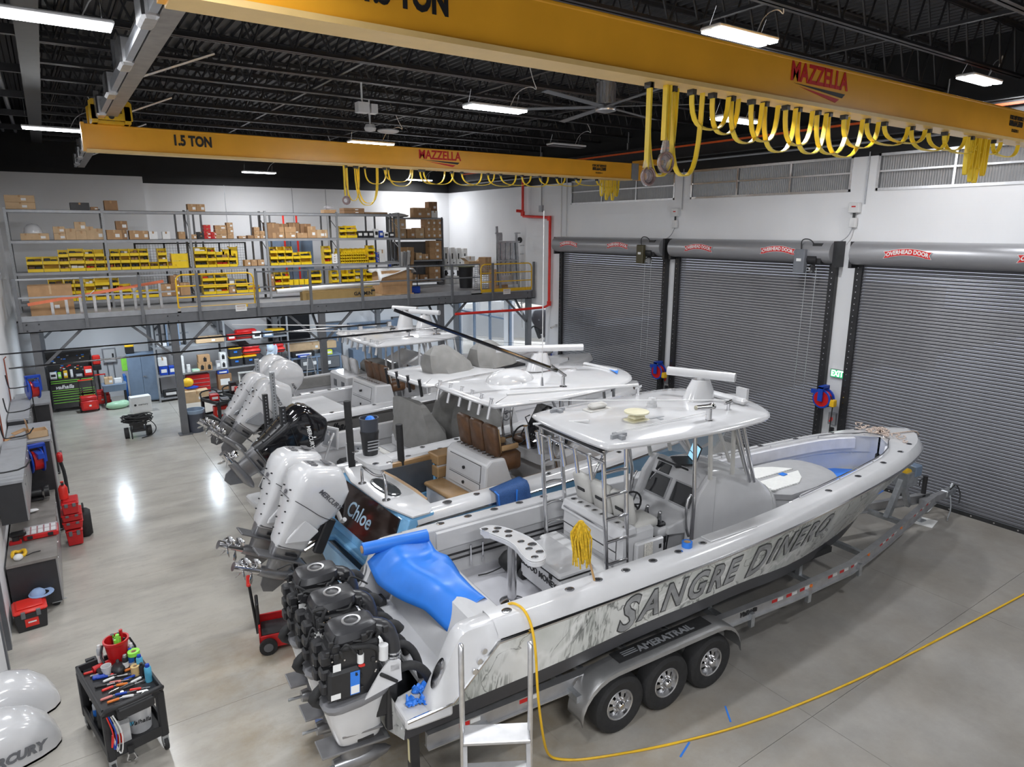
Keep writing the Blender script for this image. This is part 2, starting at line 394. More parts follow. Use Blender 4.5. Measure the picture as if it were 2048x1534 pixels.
# opening glazing at the far right under the mezzanine
w5 = E('window_5', kind='structure')
fr = MB()
for y in (24.78, 26.1, 27.5, 28.9): fr.box(XR+.05, y-.04, 0, XR+.17, y+.04, 3.25)
for z in (0, 1.05, 2.35, 3.18): fr.box(XR+.05, 24.78, z, XR+.17, 28.95, z+.07)
fr.ob('window_frame', blue_steel, w5)
MB().box(XR+.1, 24.78, 0, XR+.11, 28.95, 3.2).ob('pane', glass, w5)
w6 = E('window_6', kind='structure')
MB().box(XR+.05, 21.7, 0, XR+.15, 21.78, 3.25).box(XR+.05, 24.37, 0, XR+.15, 24.45, 3.25).ob('window_frame', blue_steel, w6)
tag(MB().box(XR+.3, 16, -.12, 60, 50, -.02).ob('yard_ground', mat('sunlit_concrete', (.75, .70, .62), .8), None), kind='structure')
yb_ = tag(MB().box(32, 14, 0, 33, 60, 3.8).ob('wall_yard', mat('sunlit_wall', (.85, .78, .70), .8), None), kind='structure')
# ================= high bay lights =================
lamp_e = mat('lamp_diffuser', (1, 1, 1), .5, emit=(.93, .96, 1, 26))
JY = (-4.2, -2, -.2, 1.4, 2.9, 4.4, 6.15, 7.6, 9.1, 10.6, 12.25, 13.85, 15.5, 17.15, 18.75, 20.5, 22.1, 23.7, 25.3, 26.9, 28.5)
def high_bay(label, x, y, z=8.4, on=True, pw=1.):
    k = min(JY, key=lambda a: abs(a-y))/y      # hang it under the nearest joist
    x, y, z = x*k, y*k, 6.3+(z-6.3)*k
    t = E('high_bay_light', label, 'light', (x, y, z), 0, 'LED high bay lights under the roof')
    MB().box(-.6, -.16, .02, .6, .16, .07, c=.015).ob('housing', white_mat, t)
    if on:
        for s in (-1, 1): MB().box(-.58, s*.085-.06, 0, .58, s*.085+.06, .019).ob('diffuser', lamp_e, t)
    else: MB().box(-.58, -.145, 0, .58, .145, .019).ob('diffuser', black_met, t)
    for s in (-1, 1):
        MB().tube([(s*.5, -.1, .07), (s*.5, 0, .3), (s*.5, .1, .07)], .004, 4).cyl((s*.5, 0, .3), (s*.5, 0, 9.22-z), .004, n=4).ob('hanger', steel, t)
    MB().tube([(.3, 0, .07), (.45, 0, .35), (.8, .05, .5), (.95, .05, .42), (.8, 0, .6), (.7, 0, 9.25-z)], .008, 5, sm=2).ob('power_cord', white_mat, t)
    if on:
        ld = D.lights.new('lamp', 'AREA'); ld.shape = 'RECTANGLE'; ld.size = 1.16; ld.size_y = .3; ld.energy = LAMP_W*pw; ld.color = (.95, .97, 1)
        lo = D.objects.new('lamp', ld); COL.objects.link(lo); lo.parent = t; lo.location = (0, 0, -.012)
    return t
high_bay('glowing LED bar light at upper left beside the grey runway beam, nearest of two', .3, 9.0)
high_bay('glowing LED bar light left of the far yellow girder end', .45, 18.5)
high_bay('glowing LED bar light low above the shelves, leftmost of the far row', 7.0, 27.4, 8.36, True, .7)
high_bay('glowing LED bar light just under the far girder, second farthest of its row', 7.2, 22.2)
high_bay('glowing LED bar light seen against the top edge of the far yellow girder', 7.15, 16.9)
high_bay('glowing LED bar light hanging between the two yellow girders', 7.05, 10.9)
high_bay('glowing LED bar light right at the top edge of the near yellow girder', 7.75, 6.15, 8.70, True, .8)
high_bay('glowing LED bar light at the upper right edge of the picture', 14.6, 6.15, 8.95, True, .3)
high_bay('glowing LED bar light behind the hanging loops of the near girder', 11.75, 9.3)
high_bay('glowing LED bar light over the far corner of the hall', 14.1, 28.1, 8.4, True, .6)
high_bay('unlit LED bar light with looping cords near the far girder end', 11.9, 14.9, 8.45, False)
for (x, y), w in zip(((.4, 2.5), (7, -1), (12.5, -1), (14.5, 1.5)), ('nearest on the left', 'behind the camera', 'behind the camera to the right', 'before the nearest door')): high_bay('LED bar light outside the picture, '+w, x, y)
# ================= ceiling fan =================
f = E('ceiling_fan', 'grey motored ceiling fan with wide blades hanging between the girders', 'fan', (9.3, 10.45, 8.55))
MB().cyl((0, 0, .1), (0, 0, .5), .16, n=20).cyl((0, 0, .5), (0, 0, .66), .1, n=12).ob('motor', grey_lt, f, sm=40)
fb = MB()
for k in range(16): a = 2*PI*k/16; fb.box(.15, -.008, .12, .185, .008, .48, M=Matrix.Rotation(a, 4, 'Z'))
fb.ob('cooling_fins', alu, f)
MB().lathe([(.05, -.06), (.2, -.02), (.21, .02), (.16, .1)], 24).ob('hub_cover', alu, f, sm=50)
MB().box(-.06, -.06, .62, .06, .06, .85).cyl((-.2, 0, .5), (-.2, 0, .62), .04, n=8).ob('mount', grey_met, f)
for k in range(6):
    MB().box(.18, -.07, .05, 2.0, .07, .062, M=Matrix.Rotation(2*PI*k/6+.3, 4, 'Z') @ Matrix.Rotation(R(8), 4, 'X')).ob('blade', grey_met, f)
# small roof devices
t = E('exit_beacon', 'pair of small white spotlights on the roof joists', 'sensor', (5.7, 13.85, 8.62))
MB().box(-.12, -.1, 0, .12, .1, .2).box(.16, -.1, .0, .3, .1, .18).ob('spotlight_box', white_mat, t); MB().cyl((0, 0, .2), (0, 0, .6), .02).ob('stem', white_mat, t)
t = E('smoke_sensor', 'white round sensor with flat oval dish under the joists', 'sensor', (6.55, 15.5, 8.5))
MB().lathe([(.02, 0), (.12, .02), (.14, .08), (.1, .16), (.02, .17), (.02, .71)], 12).ob('sensor_body', white_mat, t); MB().ball((.45, 0, .05), .26, 12, (1, 1, .22)).ob('dish', white_mat, t, sm=40)

# ================= bridge cranes =================
def loop(x0, x1, zb, z0=7.72, y=0., w=.03, n=14):
    """one hanging loop of flat cable"""
    mb = MB(); rings = []
    for i in range(n+1):
        u = i/n*2-1; a = abs(u)
        x = (x0+x1)/2 + (x1-x0)/2*math.sin(u*PI/2)*(1 if a > .999 else 1.0) ; z = zb + (z0-zb)*(a**2.6)
        tx = (x1-x0)/2*math.cos(u*PI/2)*PI/2; tz = (z0-zb)*2.6*a**1.6*(1 if u > 0 else -1); l = math.hypot(tx, tz) or 1
        nx, nz = -tz/l*.007, tx/l*.007
        rings.append([(x-nx, y-w, z-nz), (x+nx, y-w, z+nz), (x+nx, y+w, z+nz), (x-nx, y+w, z-nz)])
    return mb.loft(rings)
plast = mat('clear_plastic_bag', (.72, .70, .74), .25, var=.08, alpha=.32)
copper = mat('wire_bundle', (.30, .20, .19), .5, var=.3, scale=40)
def crane(label, Y, texts, loops, drops, coils, bund):
    c = E('bridge_crane', label, 'crane', (0, Y, 0))
    zb, zt = 7.78, 8.24
    g = MB(); g.box(.85, 0, zb, 15.0, .20, zt).box(.85, -.005, zt-.04, 15.0, .205, zt)
    g.ob('girder', crane_y, c, bev=.012)
    MB().box(.85, -.06, zb-.045, 15.0, .26, zb).ob('bottom_flange', mat('pale_flange', (.80, .55, .22), .35, var=.04), c)
    MB().box(.80, -.03, zb-.03, .86, .23, zt+.02).ob('end_plate', crane_y, c)
    # end truck wrapping the runway's bottom flange
    e = MB()
    for s in (-1, 1):
        e.prism([(.95, zt+.05), (1.65, zt+.05), (1.65, zt+.36), (1.6, zt+.4), (1.48, zt+.4), (1.48, zt+.17), (1.12, zt+.17), (1.12, zt+.4), (1.0, zt+.4), (.95, zt+.36)], .1+s*.42-.03, .1+s*.42+.03)
    e.box(.98, -.35, zt, 1.08, .55, zt+.3).box(1.52, -.35, zt, 1.62, .55, zt+.3).box(1.0, -.2, zt, 1.6, .4, zt+.05)
    e.ob('end_truck', safe_y, c)
    for s in (-1, 1): MB().cyl((1.3, .1+s*.42-.035, zt+.11), (1.3, .1+s*.42+.035, zt+.11), .05, n=14).ob('wheel_cap', black_met, c)
    MB().box(15.0, -.02, zb-.02, 15.28, .22, zt).ob('junction_box', grey_lt, c)
    MB().box(15.28, -.04, zb-.02, 15.8, .24, zt-.05).box(15.5, -.3, zt-.02, 16.05, .5, zt+.12).ob('end_truck', crane_y, c)
    for M_, txt, size, m, kw in texts: letters(txt, M_, m, c, size, **kw)
    for a, b_, z in loops:
        loop(a, b_, z, y=.1).ob('cable_loop', cable_y, c, sm=60)
        MB().box(a-.03, .06, zb-.1, a+.03, .14, zb-.04).ob('cable_trolley', black_met, c)
    for x, z in drops:
        MB().box(x-.012, .06, z, x+.012, .12, zb-.04).ob('pendant_cable', cable_y, c)
    for x, z, r in coils:
        q = MB()
        for k in range(4): q.tube([(x+(r-.012*k)*math.cos(a), .1-.03+.02*k, z+(r-.012*k)*math.sin(a)) for a in [2*PI*i/16 for i in range(16)]], .012, 5, True)
        q.tube([(x, .1, z+r), (x+.01, .1, z+r+.15)], .02, 6)
        q.ob('wire_coil', copper, c)
        q = MB(); q.ball((x, .1, z), r*1.1, 12, (1, .3, 1.05)); q.cyl((x, .1, z+r), (x+.01, .1, z+r+.2), .05, .02, n=8); q.ob('plastic_bag', plast, c, sm=40)
    x0, x1, z = bund
    for k in range(8):
        xx = x0+(x1-x0)*k/8
        loop(xx, xx+.12, z+.12*math.sin(k*2.1), y=.1+.05*math.sin(k*3.)).ob('bundled_loop', cable_y, c, sm=60)
    return c
def txt(x, z, Y=-.008): return facing(x, Y, z, -PI/2)
near_loops = [(5.22, 5.62, 6.84), (5.56, 6.02, 6.86), (5.85, 6.45, 7.36), (6.18, 6.62, 7.33), (6.5, 7.05, 7.26), (6.85, 7.35, 7.3), (7.1, 7.7, 7.2), (7.5, 8.05, 7.3), (7.75, 8.35, 7.22), (8.15, 8.85, 7.24), (8.4, 9.2, 7.22), (8.75, 9.6, 7.36),
              (9.3, 10.4, 7.44), (9.75, 10.9, 7.5), (10.5, 11.6, 7.44), (11.0, 12.2, 7.48), (11.5, 12.6, 7.46), (12.4, 13.5, 7.5), (13.2, 14.2, 7.5)]
far_loops = [(5.98, 6.3, 6.95), (6.2, 6.75, 6.85), (6.25, 6.78, 6.9), (6.45, 7.0, 7.35), (6.95, 7.65, 7.42), (7.05, 7.7, 7.32), (7.9, 8.6, 7.4), (8.0, 8.85, 7.4), (8.8, 9.7, 7.4), (9.1, 10.1, 7.42), (9.9, 10.8, 7.42), (10.3, 11.3, 7.46), (11.0, 11.9, 7.44), (11.6, 12.5, 7.5), (12.2, 13.1, 7.5), (12.9, 13.9, 7.54), (13.7, 14.6, 7.52)]
def crane_text(x1, xm, s=1.):
    out = [(txt(x1, 8.03), '1.5 TON', .27, black_pl, dict(bold=.012, ext=.003, sx=.74)),
           (txt(xm, 8.08), 'MAZZELLA', .29, red_txt, dict(bold=.007, ext=.003, sx=.84)),
           (txt(13.7, 8.10), 'FOR 24/7 SERVICE', .085, black_pl, dict(bold=.003, ext=.003, sx=.8)),
           (txt(13.7, 8.01), '800.664.3380', .12, black_pl, dict(bold=.005, ext=.003, sx=.8)),
           (txt(13.7, 7.90), 'PLUS2DH-1', .07, black_pl, dict(ext=.003, sx=.8))]
    return out
for lab, Y, lp, dr, co, bu, xm in (('near yellow bridge crane girder crossing the top of the picture', 5.12, near_loops, [(5.22, 6.9), (5.45, 7.2), (5.5, 7.2)], [(5.24, 6.83, .085), (5.49, 6.98, .10)], (12.3, 13.0, 7.15), 7.98),
                               ('far yellow bridge crane girder above the mezzanine shelves', 15.6, far_loops, [(5.93, 7.05), (6.0, 7.05)], [(5.95, 6.95, .09)], (13.85, 14.6, 7.25), 8.42)):
    c = crane(lab, Y, crane_text(2.5 if Y < 10 else 2.72, xm), lp, dr, co, bu)
    q = MB().prism([(xm-.52, 7.965), (xm+.56, 7.945), (xm+.50, 7.895)], -.007, -.004).ob('black_stripe', black_pl, c)
    q = MB().prism([(xm-.40, 7.935), (xm+.44, 7.875), (xm+.36, 7.83)], -.007, -.004).ob('red_stripe', red_txt, c)
# runways
r = E('crane_runway', 'grey steel crane runway beam running into the distance at upper left', 'beam', (1.3, 0, 8.35))
MB().box(-.1, -5, 0, .1, 28.2, .02).box(-.02, -5, .02, .02, 28.2, .36).box(-.1, -5, .36, .1, 28.2, .38).ob('beam', mat('bare_steel', (.30, .28, .26), .42, metal=.6, var=.15), r, bev=.004)
bb = MB()
MB().box(-.2, -5, .0, -.12, 28.2, .14).ob('power_rail', grey_lt, r)
for k in range(12): MB().box(-.26, 1+k*2.3, -.05, -.1, 1.5+k*2.3, .3, c=.03).ob('rail_bracket', alu, r)
for k in range(6):
    y = 3.5+k*4.9
    MB().cyl((.1, y, .3), (1.55, y+.2, .95), .025, n=6).ob('sway_brace', alu, r); MB().box(-.05, y-.06, .38, .05, y+.06, .9).ob('hanger', grey_met, r)
r = E('crane_runway', 'dark crane runway beam with orange conductor along the door wall', 'beam', (15.85, 0, 8.35))
MB().box(-.1, -5, 0, .1, 27, .02).box(-.02, -5, .02, .02, 27, .4).box(-.1, -5, .4, .1, 27, .42).ob('beam', black_met, r)
MB().box(-.14, -5, .28, -.09, 27, .33).ob('conductor', mat('orange_conductor', (.75, .12, .02), .4), r)
for k in range(6):
    y = 2.5+k*4.7
    MB().box(-.1, y-.03, .4, -.04, y+.03, .62).cyl((-.07, y, .6), (-.07, y, .95), .02, n=6).ob('hanger', alu, r)
tag(MB().cyl((16.2, -5, 8.28), (16.2, 28, 8.28), .03, n=8).ob('conduit_pipe', grey_lt), 'long thin grey pipe along the door wall below the conductor', 'pipe')
# red sprinkler pipe on the right wall
t = E('sprinkler_pipe', 'red sprinkler main zigzagging down the white wall beside the doors', 'pipe', (XR-.14, 0, 0))
MB().tube([(0, 23.15, 9.1), (0, 23.15, 6.9), (0, 23.1, 6.8), (0, 21.4, 6.73), (0, 21.3, 6.6), (0, 21.3, 3.35)], .055, 10).ob('pipe', red_br, t, sm=40)
MB().tube([(0, 21.3, 3.35), (-.15, 21.4, 3.25), (-1.5, 21.6, 3.2), (-4, 21.8, 3.2)], .05, 8).ob('branch', red_br, t, sm=40)
for y, z in ((23.15, 6.9), (21.35, 6.7), (21.3, 3.4)): MB().cyl((0, y, z-.09), (0, y, z+.09), .085, n=12).ob('coupling', red_br, t, sm=40)
MB().cyl((0, 23.15, 7.0), (-.22, 23.3, 7.02), .06, n=10).ob('valve', red_br, t)
t = E('conduit', 'thin grey conduit with box above the red pipe', 'conduit', (XR-.04, 22.0, 0))
MB().cyl((0, 0, 9.2), (0, 0, 7.2), .022, n=8).ob('pipe', grey_lt, t); MB().box(-.06, -.1, 6.95, .04, .1, 7.2).ob('box', grey_lt, t)
t = E('conduit', 'pair of white conduits on the wall left of the farthest door', 'conduit', (XR-.03, 20.75, 0))
for y in (0, -.32): MB().cyl((0, y, 3.2 if y else 2.2), (0, y, 8.3), .022, n=8).ob('pipe', white_mat, t)
def jbox(label, y):
    t = E('disconnect_box', label, 'switch box', (XR-.075, y, 6.78))
    MB().box(-.06, -.13, -.1, .06, .13, .14, c=.01).ob('box', white_mat, t); MB().box(-.065, -.05, .03, -.06, .05, .06).ob('mark', red_txt, t)
    MB().cyl((0, 0, -.1), (0, 0, -.22), .03, n=8).ob('fitting', black_met, t); MB().box(-.05, -.08, -.45, .05, .08, -.22, c=.01).ob('lower_box', white_mat, t)
    MB().tube([(0, 0, -.45), (-.1, .05, -.7), (-.2, .3, -.85)], .012, 5, sm=2).ob('cable', grey_lt, t); MB().cyl((.05, -.2, .1), (.05, -.2, 1.3), .015, n=6).ob('riser', grey_lt, t)
jbox('white disconnect box on the wall above the gap between farthest and middle doors', 14.95); jbox('white disconnect box on the wall above the gap between middle and nearest doors', 9.22)
# door operators
def operator(label, y, m):
    t = E('door_operator', label, 'motor', (15.9, y, 5.55))
    MB().box(-.18, .45, -.35, .0, .75, .25, c=.02).ob('control_box', m, t); MB().box(-.185, .53, -.05, -.18, .66, .02).ob('sticker', paper, t)
    MB().cyl((.1, .25, .32), (.1, .42, .32), .09, n=12).cyl((.05, .2, 0), (.05, .48, 0), .13, n=14).box(-.02, .1, -.1, .2, .35, .4).ob('gear_motor', black_met, t, sm=40)
    MB().cyl((-.06, .26, -.22), (-.06, .3, -.22), .12, n=16).ob('chain_wheel', steel, t, sm=40)
    MB().tube([(-.1, .6, .25), (-.1, .62, .5), (-.05, .4, .5), (0, .3, .35)], .014, 6, sm=2).ob('cable', black_rub, t)
    ch = MB()
    for s in (.15, .42): ch.cyl((-.08, s, -.2), (-.08, s+.03, -3.4), .008, n=5)
    ch.ob('hand_chain', galv, t)
operator('dark brown box motor with chain right of the farthest door', 15.25, mat('olive_box', (.07, .06, .03), .4)); operator('grey box motor with chain right of the middle door', 9.6, mat('grey_box', (.16, .17, .19), .4))
# hose reels by the doors, exit sign, switches
def hose_reel(label, loc, rz, s=1.):
    t = E('hose_reel', label, 'hose reel', loc, rz)
    for k in (-1, 1): MB().lathe([(.06, 0), (.24*s, 0), (.25*s, .015), (.24*s, .03), (.06, .03)], 24, TR(0, k*.1-.015, 0, 0, 0, PI/2)).ob('side_disc', blue_pl, t, sm=40)
    MB().cyl((0, -.09, 0), (0, .09, 0), .2*s, n=20).ob('hose_coil', red_pl, t, sm=40)
    MB().box(-.06, -.16, -.05, .06, -.12, .32).box(-.06, .12, -.05, .06, .16, .32).box(-.06, -.16, .28, .06, .16, .34).box(-.04, -.05, .1, .32, .05, .2).ob('bracket', blue_pl, t)
    MB().box(-.34, -.08, -.16, -.22, .08, .02, c=.015).ob('stop_block', safe_y, t); MB().tube([(-.2, 0, .1), (-.28, 0, .0), (-.28, 0, -.2), (-.26, .0, -.9), (-.3, .05, -1.6)], .014, 6, sm=2).ob('hose', black_rub, t)
    return t
hose_reel('blue hose reel with yellow stop on the post between farthest and middle doors', (16.0, 15.05, 1.75), R(90)); hose_reel('blue hose reel below the exit sign beside the nearest door', (16.0, 9.32, 2.05), R(90))
hose_reel('blue hose reel partly hidden left of the farthest door', (16.05, 21.2, 1.3), R(90))
t = E('exit_sign', 'green lit EXIT sign on the post between middle and nearest doors', 'sign', (16.36, 9.2, 2.68))
MB().box(-.03, -.19, -.11, .03, .19, .11).ob('frame', alu, t); MB().box(-.034, -.175, -.095, -.03, .175, .095).ob('face', mat('exit_green', (.02, .25, .09), .4, emit=(.03, .55, .2, .8)), t)
letters('EXIT', facing(-.036, 0, -.002, PI), mat('exit_letters', (.8, 1, .9), .4, emit=(.75, 1, .85, 2.2)), t, .21, bold=.006, sx=.75)
for lab, y in (('small grey switch boxes under the blue reel beside the nearest door', 9.2), ('small grey and red switch boxes on the post left of the middle door', 14.98)):
    t = E('switch_box', lab, 'switch box', (16.345, y, 1.35))
    MB().box(-.05, -.1, -.02, .05, .1, .3, c=.01).ob('upper_box', grey_lt, t); MB().box(-.055, -.03, .1, -.05, .04, .18).cyl((-.05, .02, .08), (-.08, .02, .08), .03).ob('red_button', red_br, t)
    MB().box(-.04, -.05, -.42, .04, .05, -.1, c=.01).cyl((0, .02, -.42), (0, .02, -1.1), .02).ob('lower_box', black_met, t)
t = E('security_camera', 'small white wall camera left of the farthest door', 'camera', (16.3, 20.95, 2.5))
MB().box(0, -.04, 0, .1, .04, .1).cyl((0, 0, .03), (-.16, .05, -.03), .04, n=10).ob('camera_body', white_mat, t); MB().cyl((-.16, .05, -.03), (-.17, .053, -.034), .03, n=10).ob('lens', black_gl, t)
t = E('security_camera', 'white corner camera at the upper left edge of the picture', 'camera', (XL+.12, 22, 7.5))
MB().box(-.12, -.06, 0, .02, .06, .12).cyl((0, 0, .05), (.2, -.12, -.02), .07, n=10).ob('camera_body', white_mat, t); MB().cyl((.02, .1, -.1), (.25, .0, -.15), .06, n=10).ob('second_head', white_mat, t)
# ================= mezzanine =================
mez = E('mezzanine', 'grey steel mezzanine platform on columns across the back of the hall', 'platform', (0, 0, 0))
YM = 22.4; ZD = 3.85
deck_l = mat('mezzanine_deck', (.40, .40, .41), .45, var=.05, scale=1.5)
MB().box(XL+.3, YM, ZD-.05, 16.35, 28.9, ZD).ob('deck', deck_l, mez)
b = MB(); b.box(XL+.3, YM-.02, 3.52, 16.35, YM+.0, ZD).box(XL+.3, YM-.02, 3.52, 16.35, YM+.1, 3.545).box(XL+.3, YM-.02, ZD-.03, 16.35, YM+.1, ZD)
b.ob('edge_beam', grey_met, mez)
for x0, x1 in ((XL+.35, 3.0), (3.1, 5.3), (5.4, 13.3), (13.8, 16.2)):
    MB().box(x0, YM-.03, ZD-.02, x1, YM-.022, ZD+.13 if x0 < 13 else ZD+.02).ob('toe_plate', grey_lt, mez)
cols = (-.6, 2.86, 7.44, 12.03, 16.12)
for y in (25.6, 28.6):
    MB().box(XL+.3, y-.08, 3.5, 16.35, y+.08, 3.8).ob('cross_beam', grey_met, mez)
for x in cols:
    MB().box(x-.08, YM+.1, 3.5, x+.08, 28.8, 3.79).ob('joist_beam', grey_met, mez)
    for y in (YM+.12, 28.6):
        MB().box(x-.1, y-.1, .02, x+.1, y+.1, 3.78).ob('column', grey_met, mez, bev=.008)
        MB().box(x-.19, y-.19, 0, x+.19, y+.19, .025).ob('base_plate', grey_met, mez)
        if y < 25:
            q = MB()
            for dx in (-.14, .14):
                for dz in (3.58, 3.75): q.cyl((x+dx, YM-.02, dz), (x+dx, YM-.035, dz), .02, n=6)
            tag(q.ob('bolts', black_met, mez), kind='stuff')
        for s in (-1, 1):
            if XL+.4 < x+s*1.05 < 16.3: MB().box(0, -.035, -.035, 1.42, .035, .035, M=TR(x+s*.1, y, 2.55, 0 if s > 0 else PI, R(-44))).ob('knee_brace', grey_met, mez)
        if y < 25: MB().box(0, -.035, -.035, 1.42, .035, .035, M=TR(x, y+.1, 2.55, PI/2, R(-44))).ob('knee_brace', grey_met, mez)
posts = (-.87, .66, 2.07, 3.62, 5.35, 7.07, 8.88, 10.64, 12.45, 14.27, 16.25)
for x in posts:
    p_ = MB().box(x-.04, YM-.1, 3.56, x+.04, YM-.03, 5.0); p_.cyl((x, YM-.1, 3.62), (x, YM-.115, 3.62), .014, n=6).cyl((x, YM-.1, 3.75), (x, YM-.115, 3.75), .014, n=6)
    p_.ob('rail_post', grey_met, mez)
for x0, x1 in ((-.87, 3.0), (5.35, 13.7)):
    for z in (4.97, 4.48): MB().box(x0, YM-.06, z-.022, x1, YM-.03, z+.022).ob('hand_rail', grey_lt if x1 < 4 else grey_met, mez)
def gate(label, x0, x1):
    t = E('safety_gate', label, 'gate', (x0, YM+.02, ZD))
    w = x1-x0; r = .16
    MB().tube([(0, 0, .12), (0, 0, 1.1-r), (.05, 0, 1.1-.05), (r, 0, 1.1), (w-r, 0, 1.1), (w-.05, 0, 1.05), (w, 0, 1.1-r), (w, 0, .12)], .026, 8).ob('frame', safe_y, t, sm=50)
    for z in (.12, .42, .76): MB().cyl((0, 0, z), (w, 0, z), .022, n=8).ob('rail', safe_y, t)
    MB().box(w*.1 if x0 < 10 else 0, -.015, .0, w, .015, .13).ob('kick_plate', safe_y, t); MB().cyl((w*.88, -.05, .04), (w*.88, -.05, .12), .03, n=10).ob('latch', safe_y, t)
gate('yellow swing gate in the mezzanine railing in front of the third rack bay', 3.05, 5.28); gate('yellow swing gate at the right end of the mezzanine railing', 13.78, 16.2)
for x in (4.83, 14.95):
    t = E('load_sign', 'white load sign on the mezzanine edge below the %s yellow gate' % ('left' if x < 9 else 'right'), 'sign', (x, YM-.045, 3.86))
    MB().box(-.17, 0, -.1, .17, .01, .1).ob('plate', paper, t); MB().box(-.13, -.004, .05, .13, 0, .07).box(-.13, -.004, .0, .13, 0, .008).box(-.13, -.004, -.04, .1, 0, -.032).ob('print', card3, t)
# strip lights under the deck
tube_e = mat('tube_light', (1, 1, 1), .5, emit=(.85, .93, 1, 14))
for i, (x, y) in enumerate(((1.2, 26.6), (4.2, 26.2), (6.7, 26), (9.3, 26), (12, 25.6), (14, 26))):
    t = E('strip_light', 'LED strip light under the mezzanine, %s from the left' % nth(i), 'light', (x, y, 3.44), R(90))
    MB().box(-.6, -.05, .03, .6, .05, .09).ob('housing', white_mat, t); MB().cyl((-.58, 0, .015), (.58, 0, .015), .022, n=8).ob('tube', tube_e, t)
    ld = D.lights.new('lamp', 'AREA'); ld.shape = 'RECTANGLE'; ld.size = 1.15; ld.size_y = .08; ld.energy = 70; ld.color = (.78, .89, 1)
    lo = D.objects.new('lamp', ld); COL.objects.link(lo); lo.parent = t; lo.location.z = -.02
tag(MB().cyl((.0, 24.2, 3.32), (13, 24.2, 3.3), .035, n=8).ob('pipe_run', black_met), 'long black pipe hanging under the mezzanine deck', 'pipe')

# ---------- cartons and bins ----------
def carton(label, x, y, z, w, d, h, m=card, rz=0., mark=True, group=None, open_=False):
    """cardboard box standing on z with its near left corner side at x..x+w, front face at y"""
    t = E('cardboard_box', label, 'box', (x+w/2, y+d/2, z), rz, group)
    MB().box(-w/2, -d/2, 0, w/2, d/2, h, c=.006).ob('carton', m, t)
    tm = card2 if m is card else card
    MB().box(-.025, -d/2-.002, h*.72, .025, d/2+.002, h+.002).ob('tape', tm, t)
    if mark: MB().box(w*.05, -d/2-.003, h*.25, w*.05+min(.12, w*.35), -d/2, h*.25+min(.1, h*.35)).ob('paper_label', paper, t)
    if open_:
        for s in (-1, 1): MB().box(0, -d/2, -.003, w*.45, d/2, .003, M=TR(s*w/2, 0, h, 0 if s > 0 else PI, R(-35))).ob('flap', m, t)
    return t
BIN = {}
def bin_mesh(w, d, h):
    k = (w, d, h)
    if k not in BIN:
        t = .012; mb = MB(); f = .075*h/.2
        for s in (-1, 1):
            a, b_ = (s*w/2, s*(w/2-t)); mb.prism([(0, 0), (d, 0), (d, h), (f*1.3, h), (f*.9, h*.55), (0, h*.42)], min(a, b_), max(a, b_), ax='x')
        mb.box(-w/2, 0, 0, w/2, d, t).box(-w/2, d-t, 0, w/2, d, h*.96).box(-w/2, -.004, 0, w/2, t, h*.42).box(-w/2, -.012, h*.36, w/2, .01, h*.42).box(-w/2-.008, .1, h*.93, -w/2, d, h).box(w/2, .1, h*.93, w/2+.008, d, h)
        me = D.meshes.new('stacking_bin'); me.from_pydata(mb.v, [], mb.f); fixn(me); me.materials.append(bin_y); BIN[k] = me
    return BIN[k]
stuff_ms = [card3, black_pl, brown_lea, black_pl, card3, black_pl, grey_met, red_pl, paper, card, brown_lea]
def sbin(label, x, y, z, w, d, h, fill=None, group='yellow stacking bins on the mezzanine racks', back=False):
    o = D.objects.new('stacking_bin', bin_mesh(w, d, h)); COL.objects.link(o); o.location = (x+w/2, y+(d if back else 0), z); o.rotation_euler.z = PI if back else 0
    return tag(o, label, 'bin', group)
def pack(label, x, y, z, w, d, h, m, nm='parts_packet', cat='packet'):
    t = E(nm, label, cat, (x, y, z)); MB().box(0, 0, 0, w, d, h, c=.01).ob('body', m, t); MB().box(w*.15, -.004, h*.3, w*.85, 0, h*.7).ob('print', paper if m is not paper else black_pl, t); return t
YS = 24.8
BX = [-.9, 1.52, 3.96, 6.42, 9.0, 11.5]
LV = {1: 4.12, 2: 5.03, 3: 5.97, 4: 6.86}; LN = {1: 'lowest shelf', 2: 'middle shelf', 3: 'upper shelf', 4: 'rack top'}
bay_n = ['first', 'second', 'third', 'fourth', 'fifth']
perf = mat('perforated_upright', (.30, .31, .32), .42, metal=.5, var=.3, scale=60)
for i in range(5):
    x0, x1 = BX[i], BX[i+1]
    t = E('storage_rack', 'grey steel storage rack bay, %s from the left on the mezzanine' % bay_n[i], 'rack', (x0, YS, ZD), 0, 'steel storage racks on the mezzanine')
    w = x1-x0
    for px in ([0, w] if i == 4 else [0]):
        for py in (0, .75):
            MB().box(px-.035, py, 0, px+.035, py+.07, 3.06).ob('upright', perf if py == 0 else grey_met, t)
        q = MB()
        for k in range(4): q.cyl((px, .05, .2+k*.75), (px, .75, .55+k*.75), .014, n=5)
        q.ob('side_brace', grey_met, t)
    for lv, z in LV.items():
        z -= ZD
        MB().box(.03, .01, z-.09, w-.03, .04, z-.0).box(.03, .76, z-.09, w-.03, .79, z).box(.03, .01, z-.012, w-.03, .79, z-.002).ob('shelf', grey_lt, t)
BC = {}
